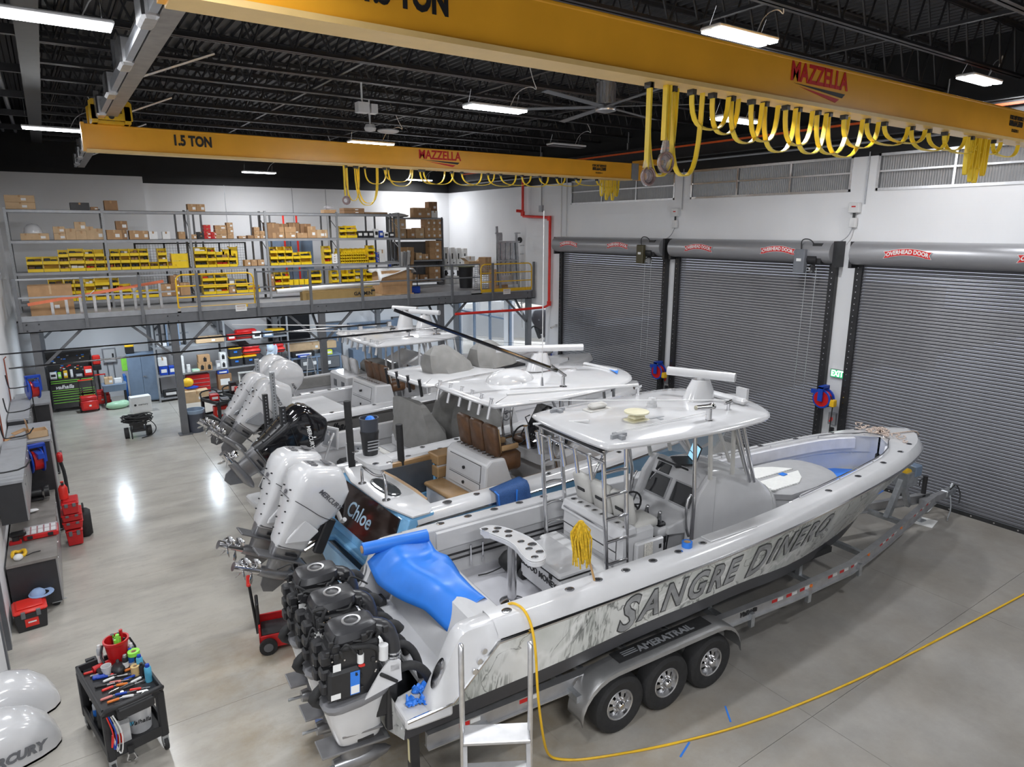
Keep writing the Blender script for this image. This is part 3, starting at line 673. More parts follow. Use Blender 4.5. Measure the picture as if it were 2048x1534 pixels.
def binrow(bay, lv, x, seq, y=None):
    col = BC.get((bay, lv), 0)
    for s in seq:
        k, n = s[0], int(s[1:] or 1)
        if k == '_': x += n/100; continue
        w = {'N': .268, 'W': .405, 'T': .092}[k]; h = {'N': .215, 'W': .225, 'T': .105}[k]; d = .4 if k != 'T' else .25
        for r in range(n):
            lab = 'yellow bin, %s row of %s column, %s of %s rack bay' % (['bottom', 'second', 'third', 'fourth'][r], nth(col), LN[lv], bay_n[bay])
            if k == 'T': lab = 'small ' + lab
            sbin(lab, x+.004, (YS+.02 if y is None else y)+rnd.uniform(-.012, .012), LV[lv]+r*h, w-.012, d, h)
            if k != 'T' and rnd.random() < .9:
                m = rnd.choice(stuff_ms)
                pk = E('parts_packet', '%s packets inside the %s-row bin of %s column, %s, %s bay' % ({'cardboard': 'brown', 'dark_cardboard': 'dark brown', 'black_plastic': 'black', 'grey_painted_steel': 'grey', 'red_plastic': 'red', 'white_paper': 'white', 'brown_upholstery': 'dark'}[m.name], ['bottom', 'second', 'third', 'fourth'][r], nth(col), LN[lv], bay_n[bay]), 'packet', (x+.03, YS+.1, LV[lv]+r*h+.014))
                ww = (w-.07)/2
                for q in range(2): MB().box(q*ww+.004, rnd.uniform(0, .05), 0, (q+1)*ww-.004, .24, h*rnd.uniform(.5, .72), c=.01).ob('packet', m if q == 0 or rnd.random() < .5 else rnd.choice(stuff_ms), pk)
        x += w; col += 1
    BC[(bay, lv)] = col
    return x
def boxes(bay, lv, seq, y=None, tag_='left'):
    """seq: (x, w, d, h, n, material)"""
    for i, s in enumerate(seq):
        x, w, d, h, n = s[:5]; m = s[5] if len(s) > 5 else card
        for r in range(n):
            cn = {'cardboard': 'brown', 'pale_cardboard': 'pale brown', 'dark_cardboard': 'dark brown', 'white_paper': 'white', 'red_plastic': 'red', 'black_plastic': 'black', 'blue_plastic': 'blue'}[m.name]
            lab = '%s box on %s of %s rack bay, %s from %s' % (cn, LN[lv], bay_n[bay], nth(i), tag_)
            if n > 1: lab += ', ' + ['bottom', 'second up', 'third up', 'fourth up'][r]
            carton(lab, x, (YS+.05 if y is None else y), LV[lv]+r*h, w, d, h-.003, m, rnd.uniform(-.03, .03), mark=rnd.random() < .6)
# bay 1
binrow(0, 2, -.58, ['W2', 'W2', 'N3', 'W3', 'N3', 'N3', 'N2']); binrow(0, 1, -.62, ['_22', 'N2', 'W3', 'N3', 'N3', 'N3', 'W3', 'N3'])
boxes(0, 3, [(-.62, .26, .3, .2, 1, card2), (-.38, .46, .4, .2, 1, card2), (.2, .3, .35, .2, 2, card2), (.5, .28, .35, .34, 1, card2), (.76, .3, .4, .27, 2, card2), (1.04, .2, .3, .4, 1, card2), (1.2, .3, .35, .34, 1, card2)])
boxes(0, 4, [(-.86, .72, .5, .2, 2, card2), (.72, .5, .35, .22, 1, black_pl), (1.24, .2, .2, .1, 1, card3)])
t = E('white_dome', 'white plastic dome on a box on upper shelf of first rack bay', 'dome', (-.3, YS+.28, LV[3]+.2)); MB().lathe([(.24, 0), (.24, .04), (.21, .16), (.13, .25), (.001, .28)], 20).ob('shell', white_gel, t, sm=50); MB().lathe([(.25, 0), (.25, .02)], 20).ob('rim', white_mat, t)
# bay 2
binrow(1, 2, 1.6, ['N3', 'N3', 'N3', 'N3', 'N1', 'N3', 'N1']); binrow(1, 1, 1.66, ['W2', 'W1', 'W1'])
boxes(1, 3, [(1.58, .42, .4, .3, 1), (1.98, .16, .3, .3, 1, card3), (2.2, .28, .4, .28, 1), (2.48, .26, .4, .27, 1), (2.76, .24, .3, .25, 1, paper), (3.14, .22, .2, .24, 1, paper), (3.62, .2, .3, .24, 1)])
boxes(1, 4, [(1.62, .36, .4, .30, 1, card3)])
carton('small dark brown carton stacked over the boxes of second rack bay upper shelf', 1.86, YS+.1, LV[3]+.3, .32, .3, .27, card3)
boxes(1, 1, [(2.92, .3, .4, .2, 2, card), (3.22, .26, .4, .23, 3, card3), (3.5, .3, .4, .42, 1, card)])
for i in range(2): sbin('yellow bin turned backwards at right of second rack bay, %s' % ['lower', 'upper'][i], 3.34, YS+.1, LV[2]+.0+i*.24, .5, .45, .24, back=True)
# bay 3
binrow(2, 2, 4.03, ['W3', 'N3', 'W2', 'N2']); binrow(2, 1, 4.2, ['W3', 'W3', '_25', 'W2', 'W1'])
boxes(2, 3, [(4.0, .16, .2, .15, 1), (4.2, .2, .3, .115, 2, black_pl), (4.4, .22, .3, .115, 4, red_pl), (4.62, .2, .3, .115, 2, red_pl), (4.76, .36, .3, .15, 3), (5.14, .2, .3, .18, 3), (5.5, .24, .3, .09, 1), (5.8, .2, .3, .11, 1, card3), (6.02, .19, .3, .13, 3), (6.22, .19, .3, .13, 2)])
boxes(2, 4, [(3.98, .26, .3, .24, 1), (4.25, .26, .3, .24, 1)])
boxes(2, 2, [(5.62, .2, .3, .21, 1), (5.84, .2, .3, .21, 1), (6.06, .22, .3, .21, 1)], tag_='left beside bins')
for i in range(3): sbin('tall yellow bin turned backwards on middle shelf of third bay, %s from left' % nth(i), 5.2-.22*i, YS+.36, LV[2]+.02, .28, .3, [.66, .58, .5][i], back=True)
pack('grey tool pouch between yellow bins on lowest shelf of third bay', 5.05, YS+.12, LV[1]+.22, .2, .2, .28, grey_fab, 'tool_pouch', 'pouch')
carton('small brown carton under the grey pouch on lowest shelf of third bay', 5.03, YS+.1, LV[1], .22, .25, .22)
# bay 4
binrow(3, 2, 6.5, ['N3', 'N3', 'N3', 'N2', 'W2']); binrow(3, 2, 8.46, ['N3']); binrow(3, 1, 6.6, ['N3', 'N3']); binrow(3, 1, 7.9, ['W3']); binrow(3, 1, 8.7, ['N3'])
boxes(3, 3, [(6.48, .42, .3, .52, 1, card3), (6.64, .42, .3, .2, 2), (7.08, .4, .3, .2, 2), (7.5, .38, .3, .19, 1), (7.9, .3, .4, .42, 1), (8.24, .4, .3, .3, 1, card2), (8.2, .34, .3, .28, 1)])
for k in range(4): carton('dark brown flat box at the back of fourth bay upper shelf, %s from left' % nth(k), 6.5+.42*k, YS+.45, LV[3]+.0, .4, .3, .55-.04*(k % 2), card3)
for i in range(4): sbin('yellow bin facing the wall on lowest shelf of fourth bay, %s from left' % nth(i), 7.14+.2*i, YS+.3, LV[1]+.15, .19, .3, .22, back=True)
boxes(3, 1, [(6.42, .16, .3, .2, 3, card3)])
for k in range(4): carton('pale small carton in a stack right of fourth bay middle shelf, %s up' % nth(k), 8.76, YS+.06, LV[2]+.09*k, .2, .2, .088, paper)
# bay 5
binrow(4, 2, 9.06, ['T4']*11+['T2']); binrow(4, 2, 10.2, ['N3']); binrow(4, 1, 9.08, ['N3', 'N3', 'W3', '_6', 'N3', 'N3'])
binrow(4, 3, 9.1, ['N2', 'W2'])
for i in range(6): sbin('yellow bin behind the small bins of fifth rack bay, %s from left' % nth(i), 9.08+.2*i, YS+.42, LV[2]+.3, .19, .3, .24, back=True)
boxes(4, 2, [(10.52, .1, .2, .1, 4, blue_pl), (10.66, .22, .25, .48, 1, paper)])
for i, (x, w, h, m) in enumerate(((9.82, .2, .25, black_pl), (10.04, .2, .25, black_pl), (10.26, .2, .25, black_pl), (10.5, .16, .33, paper), (10.7, .16, .26, blue_pl), (10.9, .18, .2, paper), (11.12, .2, .2, black_pl))):
    pack('%s package on upper shelf of fifth rack bay, %s from left' % (m.name.split('_')[0], nth(i)), x, YS+.08, LV[3], w, .25, h, m)
boxes(4, 4, [(8.56, .46, .4, .13, 1), (9.32, .8, .5, .1, 2, card3)])
t = E('flat_panel', 'long flat brown panel lying on top of the fifth rack bay', 'panel', (10.15, YS+.1, LV[4]), R(2)); MB().box(0, 0, 0, .95, .5, .06, c=.01).ob('panel', card3, t); MB().box(0, -.003, .02, .95, 0, .035).ob('edge_strip', card, t)
t = E('plastic_wrap', 'crumpled clear wrap on the small box on the rack top', 'wrap', (8.8, YS+.25, LV[4]+.14)); mb = MB(); mb.ball((0, 0, .07), .17, 12, (1.1, .8, .45)); o = mb.ob('film', plast, t, sm=60)
# far side rack
t = E('storage_rack', 'grey steel shelf unit at the right corner of the mezzanine', 'rack', (12.25, 26.9, ZD))
for px in (0, 2.3):
    for py in (0, .55): MB().box(px-.025, py, 0, px+.025, py+.05, 2.95).ob('upright', grey_met, t)
for z in (.2, 1.13, 2.05, 2.92): MB().box(0, 0, z-.07, 2.3, .03, z).box(0, .57, z-.07, 2.3, .6, z).box(0, 0, z-.01, 2.3, .6, z).ob('shelf', grey_lt, t)
MB().box(2.32, -.02, 0, 2.34, .6, 2.9).box(0, .6, .1, 2.3, .61, 1.9).ob('back_panel', grey_met, t)
zz = [ZD+.2, ZD+1.13, ZD+2.05, ZD+2.92]; rn = ['lowest', 'second', 'third', 'top']
def side(lv, seq):
    for i, (x, w, h, n, m) in enumerate(seq):
        for r in range(n):
            cn = {'cardboard': 'brown', 'pale_cardboard': 'pale', 'dark_cardboard': 'dark', 'white_paper': 'white'}[m.name]
            carton('%s box on %s level of the corner shelf unit, %s from left%s' % (cn, rn[lv], nth(i), '' if n == 1 else ', '+['bottom', 'second up', 'third up'][r]), 12.25+x, 26.92, zz[lv]+r*h, w, .4, h-.003, m, rnd.uniform(-.03, .03))
side(3, [(.95, .42, .42, 1, card), (1.36, .42, .42, 1, card), (1.8, .3, .3, 1, paper)]); carton('round topped brown box above the white box of the corner shelf unit', 13.95, 26.95, zz[3]+.3, .4, .4, .38, card3)
side(2, [(.06, .5, .42, 2, card2), (.6, .38, .4, 1, card), (1.0, .42, .44, 1, card2), (1.46, .26, .27, 3, card), (1.73, .26, .27, 3, card), (2.0, .26, .27, 3, card)])
side(1, [(.3, .6, .55, 1, card), (1.0, .28, .3, 1, card2), (1.3, .3, .24, 1, card), (1.66, .6, .27, 3, card)]); side(0, [(.7, .4, .3, 1, card), (1.15, .4, .28, 1, card3), (1.62, .55, .3, 2, card)])
t = E('white_bag', 'soft white bag lying on top of the corner shelf unit', 'bag', (12.6, 27.2, zz[3])); MB().ball((0, 0, .1), .34, 14, (1.1, .7, .34)).ob('sack', offwhite, t, sm=60); MB().ball((.3, 0, .08), .16, 10, (1.2, .7, .4)).ob('fold', offwhite, t, sm=60)
# things on the deck behind the railing
carton('large brown box at the left end of the mezzanine behind the ladder', -.62, 23.3, ZD, 1.05, .6, .88, card, mark=True)
t = E('step_ladder', 'orange and aluminium step ladder lying on its side on the mezzanine', 'ladder', (-.55, 22.62, ZD))
orange_f = mat('orange_fibreglass', (.72, .19, .09), .45, var=.06)
A, B_ = Vector((-.1, .05, .42)), Vector((3.3, .05, .92))
MB().box(0, -.025, -.04, (B_-A).length, .025, .04, M=TR(*A, 0, -math.atan2(B_.z-A.z, B_.x-A.x))).ob('rail', orange_f, t)
MB().box(0, -.025, -.03, 3.3, .025, .03, M=TR(0, -.14, .04)).ob('rail', orange_f, t)
for k in range(9):
    x = .45+k*.34; z = .42+.5*(x+.1)/3.4-.04; MB().box(x-.035, -.03, .03, x+.035, .09, z).ob('step', alu, t)
for k in (2, 5): MB().cyl((.5+k*.4, .0, .5+k*.03), (.7+k*.4, .0, .64+k*.05), .012, n=5).ob('brace', alu, t)
t = E('white_tube', 'long white padded tube lying above the long brown box by the railing', 'tube', (6.1, 22.85, ZD+.42)); MB().cyl((0, 0, 0), (3.6, 0, .14), .085, n=12).ob('tube', white_mat, t, sm=40); MB().cyl((3.55, 0, .138), (3.62, 0, .142), .09, n=12).ob('end_cap', white_mat, t)
t = E('long_carton', 'long brown box with black lettering lying by the mezzanine railing', 'box', (6.9, 22.7, ZD)); MB().box(0, 0, 0, 2.6, .3, .36, c=.008).ob('carton', mat('olive_cardboard', (.33, .22, .08), .7), t)
letters('GARMIN', facing(2.15, -.004, .22, -PI/2), black_pl, t, .18, bold=.004); MB().box(2.45, -.003, .28, 2.6, 0, .34).ob('print', black_pl, t)
MB().box(.02, .02, .36, 2.58, .28, .40).ob('lid', mat('olive_cardboard', (.3, .2, .07)), t)
t = E('crate_box', 'big brown box on a pallet with white sheet over its top', 'box', (9.95, 23.1, ZD)); MB().box(0, 0, .1, 1.2, .9, .95, c=.01).ob('carton', card, t)
MB().box(-.05, -.05, 0, 1.25, .95, .03).box(-.05, -.05, .07, 1.25, .95, .1).box(-.05, -.05, .03, .05, .95, .07).box(.5, -.05, .03, .7, .95, .07).box(1.15, -.05, .03, 1.25, .95, .07).ob('pallet', card2, t)
sh = MB(); sh.grid(lambda u, v: (-.12+u*1.45, -.14+v*1.15, (.99 + .07*math.sin(u*9+v*4)*math.sin(v*5)) - (.3*(1-u*1.3) if v < .12 and u < .75 else 0) - (.12 if u in (0, 1) else 0)), 18, 10); sh.ob('sheet', white_mat, t, sm=70, solid=.012)
t = E('leaning_roll', 'white and grey rolls with a brown tube leaning by the corner shelf unit', 'roll', (12.0, 26.0, ZD))
for i, (x, m, l) in enumerate(((.0, white_mat, 1.5), (.13, grey_lt, 1.52), (.3, white_mat, 1.55), (.48, card, 1.5))): MB().cyl((x+.0, 0, 0), (x+.28, .25, l), .075, n=12).ob('roll', m, t, sm=40)
MB().cyl((.35, -.15, 0), (.35, -.15, .38), .1, n=12).ob('brown_can', card, t, sm=40)
t = E('hand_truck', 'black and blue folded hand truck standing beside the big sheeted box', 'hand truck', (11.45, 23.6, ZD))
MB().box(-.2, 0, .05, .2, .04, .1).cyl((-.18, .02, .1), (-.18, .02, 1.1), .02).cyl((.18, .02, .1), (.18, .02, 1.1), .02).cyl((-.18, .02, 1.1), (.18, .02, 1.1), .02).ob('frame', black_met, t)
MB().box(-.24, -.14, .03, .24, .0, .3, c=.03).ob('blue_bag', blue_pl, t)
for s in (-1, 1): MB().cyl((s*.2, .1, .1), (s*.26, .1, .1), .1, n=14).ob('wheel', black_rub, t, sm=40)
t = E('blue_pack', 'small blue pack on the shelf above the hand truck', 'bag', (12.0, 26.4, ZD+.85)); MB().box(-.25, -.15, 0, .25, .15, .25, c=.05).ob('body', blue_pl, t, sm=60); MB().box(-.2, -.17, .05, .2, -.15, .2).ob('pocket', black_pl, t)
for i in range(5):
    t = E('white_carton', 'tall white box with black foot standing in a row on the mezzanine, %s from left' % nth(i), 'box', (14.75+.2*i, 27.6-.22*i, ZD+.62)); MB().box(-.1, -.1, 0, .1, .1, 1.05-.02*i, c=.006).ob('carton', paper, t); MB().box(-.06, -.104, .5, .0, -.1, .75).box(.02, -.104, .3, .07, -.1, .36).ob('print', black_pl, t)
    t = E('white_carton', 'low white box with black lid under the tall white boxes, %s from left' % nth(i), 'box', (14.75+.2*i, 27.6-.22*i, ZD)); MB().box(-.11, -.11, 0, .11, .11, .36, c=.006).ob('carton', paper, t); MB().cyl((0, 0, .36), (0, 0, .6), .07, n=10).cyl((-.05, -.05, .4), (.05, -.08, .5), .05, n=8).ob('black_top', black_pl, t)
carton('white square box leaning high behind the tall white boxes', 15.45, 27.6, ZD+1.1, .5, .3, .45, paper); carton('white box with grey print right of the tall white boxes', 15.3, 26.2, ZD+.75, .5, .3, .5, paper); carton('open brown box above the dark drum on the mezzanine', 15.0, 25.4, ZD+.95, .6, .4, .12, card2, open_=True, mark=False)
carton('torn brown box leaning right of the dark drum', 15.5, 25.0, ZD+.5, .4, .4, .75, card, .3, mark=False)
t = E('waste_drum', 'black ribbed drum with olive lid on the mezzanine', 'bin', (14.55, 24.9, ZD)); MB().lathe([(.27, 0), (.31, .85), (.33, .9)], 20).ob('drum', black_pl, t, sm=40); MB().lathe([(.36, .88), (.36, .92), (.05, .96)], 20).ob('lid', mat('olive_lid', (.10, .11, .05), .5), t, sm=40)
MB().box(-.9, -.03, .9, .4, .3, .92).ob('board', mat('olive_lid', (.1, .11, .05)), t)
t = E('wire_crate', 'stack of grey wire panels behind the right yellow gate', 'panel', (14.2, 23.6, ZD)); q = MB()
for k in range(12): q.cyl((0, .0+.0*k, .08*k+.05), (1.0, .2, .08*k+.05), .012, n=4)
for k in range(9): q.cyl((.12*k, .02*k, .03), (.12*k+.03, .02*k, 1.0), .012, n=4)
q.ob('wire_mesh', galv, t); MB().box(0, 0, 0, 1.0, .25, .03).ob('base', grey_met, t)
carton('brown box behind the right yellow gate on the mezzanine', 14.95, 23.2, ZD, .62, .5, .82, card)
# vertical lift carriage against the right wall
t = E('vertical_lift', 'galvanised lift frame with silver backing leaning by the wall at the platform end', 'lift', (15.1, 23.1, ZD))
for x in (.0, .95): MB().box(0, -.04, 0, .07, .04, 2.55, M=TR(x+.0, 0, -.3 if x else 0, 0, R(-4))).ob('mast', galv, t)
for z in (1.15, 1.9): MB().box(-.15, -.06, z, .95, -.02, z+.07).ob('cross_bar', galv, t)
for x in (.12, .36, .6): MB().box(x, -.03, .6, x+.05, 0, 1.95).ob('bar', galv, t)
MB().box(-.1, .08, .2, .95, .1, 1.95).ob('silver_panel', mat('foil_panel', (.6, .6, .62), .25, metal=.9, var=.25, scale=4), t)
MB().box(-.2, -.03, 2.25, .1, .05, 2.3).box(-.1, -.05, 1.98, .1, .05, 2.25).box(.75, -.03, 2.25, 1.0, .05, 2.3).ob('top_bracket', galv, t); MB().cyl((.98, -.02, 2.0), (.98, .04, 2.0), .12, n=14).ob('pulley', black_met, t)
MB().cyl((1.0, -.2, -1.6), (.85, -.2, 1.25), .03, n=8).ob('white_pole', white_mat, t)
for k in range(8): MB().cyl((1.0, .0, -.6+k*.34), (1.2, .0, -.6+k*.34), .018, n=6).ob('rung', galv, t)
# stair well guard behind the racks
t = E('stair_guard', 'black stair well guard rail with wire mesh behind the rack bays', 'railing', (2.6, 28.0, ZD)); q = MB()
for k in range(5): q.box(k*.95-.03, -.03, 0, k*.95+.03, .03, 1.95)
q.box(0, -.03, 1.9, 3.8, .03, 1.95).box(0, -.03, .95, 3.8, .03, 1.0); q.ob('rail', black_met, t); q = MB()
for k in range(40): q.cyl((k*.095, 0, .05), (k*.095, 0, 1.9), .004, n=3)
for k in range(19): q.cyl((0, 0, .05+k*.1), (3.8, 0, .05+k*.1), .004, n=3)
q.ob('wire_mesh', black_met, t)
t = E('rack_frame', 'spare dark uprights standing behind the rack bays', 'frame', (0, 27.2, ZD))
for x in (3.9, 4.2, 4.5, 4.75, 6.5, 6.8, 7.2, 9.2, 11.1, 11.5, 12.05): MB().box(x-.03, -.03, 0, x+.03, .03, 3.0).ob('post', grey_met, t)
t = E('red_stand', 'red uprights of a stand behind the fourth rack bay', 'stand', (8.0, 28.2, ZD)); MB().box(-.03, -.03, 0, .03, .03, 3.0).box(.5, -.03, 0, .56, .03, 3.0).ob('post', red_br, t); MB().box(0, -.03, 2.5, .5, .03, 2.55).ob('bar', red_br, t)
t = E('grey_cabinet', 'dark grey cabinet panel behind the fourth rack bay bins', 'cabinet', (8.2, 28.4, ZD)); MB().box(-.8, 0, 0, 1.0, .3, 2.05).ob('body', blue_steel, t); MB().box(.08, -.01, .1, .1, 0, 1.95).ob('door_gap', black_met, t)
# ================= boat building =================
def interp(pts):
    """smooth curve through (x, y) points"""
    def f(x):
        if x <= pts[0][0]: return pts[0][1]
        if x >= pts[-1][0]: return pts[-1][1]
        for i in range(len(pts)-1):
            if pts[i][0] <= x <= pts[i+1][0]:
                (x0, y0), (x1, y1) = pts[i], pts[i+1]; h = x1-x0; t = (x-x0)/h
                s = (y1-y0)/h
                m0 = s if i == 0 else .5*(s+(y0-pts[i-1][1])/(x0-pts[i-1][0])); m1 = s if i == len(pts)-2 else .5*(s+(pts[i+2][1]-y1)/(pts[i+2][0]-x1))
                m0 = 0 if m0*s <= 0 else math.copysign(min(abs(m0), 3*abs(s)), s); m1 = 0 if m1*s <= 0 else math.copysign(min(abs(m1), 3*abs(s)), s)
                return (2*t**3-3*t*t+1)*y0+(t**3-2*t*t+t)*h*m0+(-2*t**3+3*t*t)*y1+(t**3-t*t)*h*m1
    return f
def lin(pts):
    def f(x):
        if x <= pts[0][0]: return pts[0][1]
        for (x0, y0), (x1, y1) in zip(pts, pts[1:]):
            if x <= x1: return y0+(y1-y0)*(x-x0)/(x1-x0)
        return pts[-1][1]
    return f
def hull_curves(L, B, zr=2.0, aft=.5, k=1.0):
    """default half beam, rub height, chine and keel curves for a centre console hull"""
    hb = interp([(0, .92*B), (.5, .96*B), (.13*L, .985*B), (.33*L, B), (.52*L, .95*B), (.65*L, .865*B), (.76*L, .765*B), (.845*L, .66*B), (.905*L, .545*B), (.947*L, .43*B), (.977*L, .29*B), (.994*L, .15*B), (L, .0)])
    zrf = lin([(0, zr), (.5*L, zr+.05), (L, zr+.18)])
    yb = interp([(0, .87*B), (.17*L, .92*B), (.35*L, .92*B), (.44*L, .86*B), (.57*L, .69*B), (.69*L, .47*B), (.82*L, .2*B), (.885*L, .03), (L, .004)])
    zk = interp([(0, zr-1.5), (.7*L, zr-1.45), (.81*L, zr-1.38), (.87*L, zr-1.22), (.92*L, zr-.9), (.965*L, zr-.45), (L, zr+.1)])
    zb0 = interp([(0, zr-.72), (.17*L, zr-.64), (.29*L, zr-.57), (.44*L, zr-.62), (.57*L, zr-.85), (.7*L, zr-1.0), (.82*L, zr-1.08), (.87*L, zr-1.15)])
    return hb, zrf, yb, lambda x: max(zk(x)+.004, zb0(x)) if x < .885*L else zk(x)+.004, zk
def boat_hull(t, L, B, zr, side_m, bot_m, boot_m, zsole, xc0=1.05, xs_rub=None, coam=.33, bowsole=.2, inner=None, cap_m=None):
    """hull bottom, boot stripe, topsides, rub rail, gunwale cap and cockpit liner"""
    cap_m = cap_m or white_gel
    hb, zrf, yb, zb, zk = hull_curves(L, B, zr)
    zside = xs_rub or zrf
    xs = [0, .25, .5, .75, 1.03, 1.5]+[2+k*.5 for k in range(int((L-3.5)/.5))]
    xs += [L-1.5+k*.25 for k in range(5)]+[L-.3, L-.18, L-.1, L-.04, L]
    xs = sorted(set(round(x, 3) for x in xs))
    def strip(fa, fb, name, m, x0=0, n=1, close_aft=False, sm=35, off=0):
        mb = MB()
        for s in (-1, 1):
            rows = []
            for x in xs:
                if x < x0: continue
                a, b_ = fa(x), fb(x)
                rows.append([(x, s*(a[0]+(b_[0]-a[0])*k/n+off), a[1]+(b_[1]-a[1])*k/n) for k in range(n+1)])
            mb.loft(rows, cap=False, close=False)
        return mb.ob(name, m, t, sm=sm)
    hbside = lambda x: hb(x)-.02*(x < 1)
    strip(lambda x: (0, zk(x)), lambda x: (max(yb(x)-.06, .0), zb(x)-.22 if x < .8*L else max(zk(x), zb(x)-.22*(1-(x-.8*L)/(.085*L)) if x < .885*L else zk(x))), 'hull_bottom', bot_m, sm=20)
    strip(lambda x: (max(yb(x)-.06, .0), zb(x)-.22 if x < .8*L else max(zk(x), zb(x)-.22*(1-(x-.8*L)/(.085*L)) if x < .885*L else zk(x))), lambda x: (yb(x), zb(x)), 'boot_stripe', boot_m)
    strip(lambda x: (yb(x), zb(x)), lambda x: (hbside(x), zside(x)), 'hull_side', side_m, n=5)
    # transom
    tr = MB(); tr.add([(0, -yb(0)+.06, zb(0)-.22), (0, 0, zk(0)), (0, yb(0)-.06, zb(0)-.22), (0, yb(0), zb(0)), (0, hbside(0), zside(0)), (0, -hbside(0), zside(0)), (0, -yb(0), zb(0))], [(0, 1, 2, 3, 4, 5, 6)]); tr.ob('transom', side_m, t)
    for s in (-1, 1):
        MB().tube([(x, s*(hbside(x)+.006), zside(x)) for x in xs], .022, 6).ob('rub_rail', steel, t, sm=50)
    top = lambda x: zrf(x)+.17
    ye = lambda x, d: max(hb(x)-d, 0)
    # inner cockpit outline stops short of the stem
    xi = L-1.0
    yi = lambda x: max(0.02, (hb(x)-coam-.02) * (1 if x < xi-1.2 else max(0, 1-((x-(xi-1.2))/1.2)**2.2)**.5))
    mb = MB()
    for s in (-1, 1):
        rows = []
        for x in xs:
            if x < xc0: continue
            xx = min(x, xi); y_in = yi(xx) if x < xi else 0
            if x >= xi: y_in = 0.0
            y_in = min(y_in, ye(x, .06))
            f1 = ye(x, .012); f2 = ye(x, .10)
            rows.append([(x, s*hb(x), zrf(x)), (x, s*f1, zrf(x)+.06), (x, s*max(f2, 0), top(x)-.012), (x, s*max(ye(x, .15), min(y_in+.02, ye(x, .06))), top(x)), (x, s*(y_in+.01 if x < xi else 0), top(x)), (x, s*y_in, top(x)-.015 if x < xi else top(x))])
        mb.loft(rows, cap=False, close=False)
    mb.ob('gunwale', cap_m, t, sm=35)
    inner = inner or white_gel
    mb = MB(); xl = [x for x in xs if xc0 <= x <= xi-.26]+[xi-.25, xi-.15, xi-.08, xi-.03, xi]
    for s in (-1, 1):
        mb.loft([[(x, s*yi(x), top(x)-.012), (x, s*yi(x), top(x)-.33), (x, s*(max(0, yi(x)+.03)), top(x)-.36), (x, s*max(0, yi(x)+.04), zsole+(bowsole if x > .6*L else 0))] for x in xl], cap=False, close=False)
    mb.ob('cockpit_liner', inner, t, sm=30)
    mb = MB(); a = [(x, yi(x)+.05) for x in xl if x <= .6*L]; mb.loft([[(x, -y, zsole), (x, y, zsole)] for x, y in a], cap=False, close=False); mb.ob('cockpit_sole', mat('nonskid_sole', (.50, .50, .53), .6, var=.03, bump=.2, bscale=200), t)
    mb = MB(); a = [(.6*L, yi(.6*L))]+[(x, yi(x)+.04) for x in xl if x > .6*L]; z = zsole+bowsole
    mb.loft([[(x, -y, z), (x, y, z)] for x, y in a], cap=False, close=False); mb.add([(.6*L, -1, zsole), (.6*L, 1, zsole), (.6*L, 1, z), (.6*L, -1, z)], [(0, 1, 2, 3)]); mb.ob('bow_sole', MATS['nonskid_sole'], t)
    return hb, zrf, yb, zb, zk, yi, top
RH = {}
def rod_holder(t, x, y, z, s=1.):
    if 'm' not in RH:
        mb = MB().lathe([(.05, 0), (.05, .006), (.03, .008)], 14, cap=False); RH['m'] = mb
        o = mb.ob('rod_holder', steel, t, sm=40); h = MB().lathe([(.001, .0045), (.032, .0045)], 12, cap=False).ob('hole', black_pl, o); RH['o'] = o
        o.location = (x, y, z); o.scale = (s*1.25, s, 1); return o
    c = dup(RH['o'], parent=t); c.location = (x, y, z); c.scale = (s*1.25, s, 1); return c
def chaikin(p, n=2):
    for _ in range(n):
        q = []
        for i in range(len(p)):
            a, b_ = p[i], p[(i+1) % len(p)]; q += [(a[0]*.75+b_[0]*.25, a[1]*.75+b_[1]*.25), (a[0]*.25+b_[0]*.75, a[1]*.25+b_[1]*.75)]
        p = q
    return p
def slab_rings(p, prof):
    """closed rings: prof = list of (inset, z); inset in metres toward the outline's centre"""
    n = len(p); cx = sum(a for a, b_ in p)/n; cy = sum(b_ for a, b_ in p)/n; rg = []
    for d, z in prof:
        r = []
        for i in range(n):
            (x0, y0), (x1, y1) = p[i-1], p[(i+1) % n]; tx, ty = x1-x0, y1-y0; l = math.hypot(tx, ty) or 1
            nx, ny = ty/l, -tx/l
            if (p[i][0]-cx)*nx+(p[i][1]-cy)*ny < 0: nx, ny = -nx, -ny
            r.append((p[i][0]-nx*d, p[i][1]-ny*d, z))
        rg.append(r)
    return rg
def ttop(t, outline, z, m=white_gel, crown=.07, th=.10, name='hardtop', sm_n=2):
    p = chaikin(outline, sm_n); n = len(p)
    rg = slab_rings(p, [(.10, z), (.02, z+.015), (0, z+th*.45), (.015, z+th*.75), (.07, z+th)])
    cx = sum(a for a, b_ in p)/n; cy = sum(b_ for a, b_ in p)/n
    for f, c in ((.7, .45), (.4, .8), (.12, 1.)): rg.append([(cx+(x-cx)*f, cy+(y-cy)*f, z+th+crown*c) for x, y in p])
    MB().loft(rg).ob(name, m, t, sm=40)
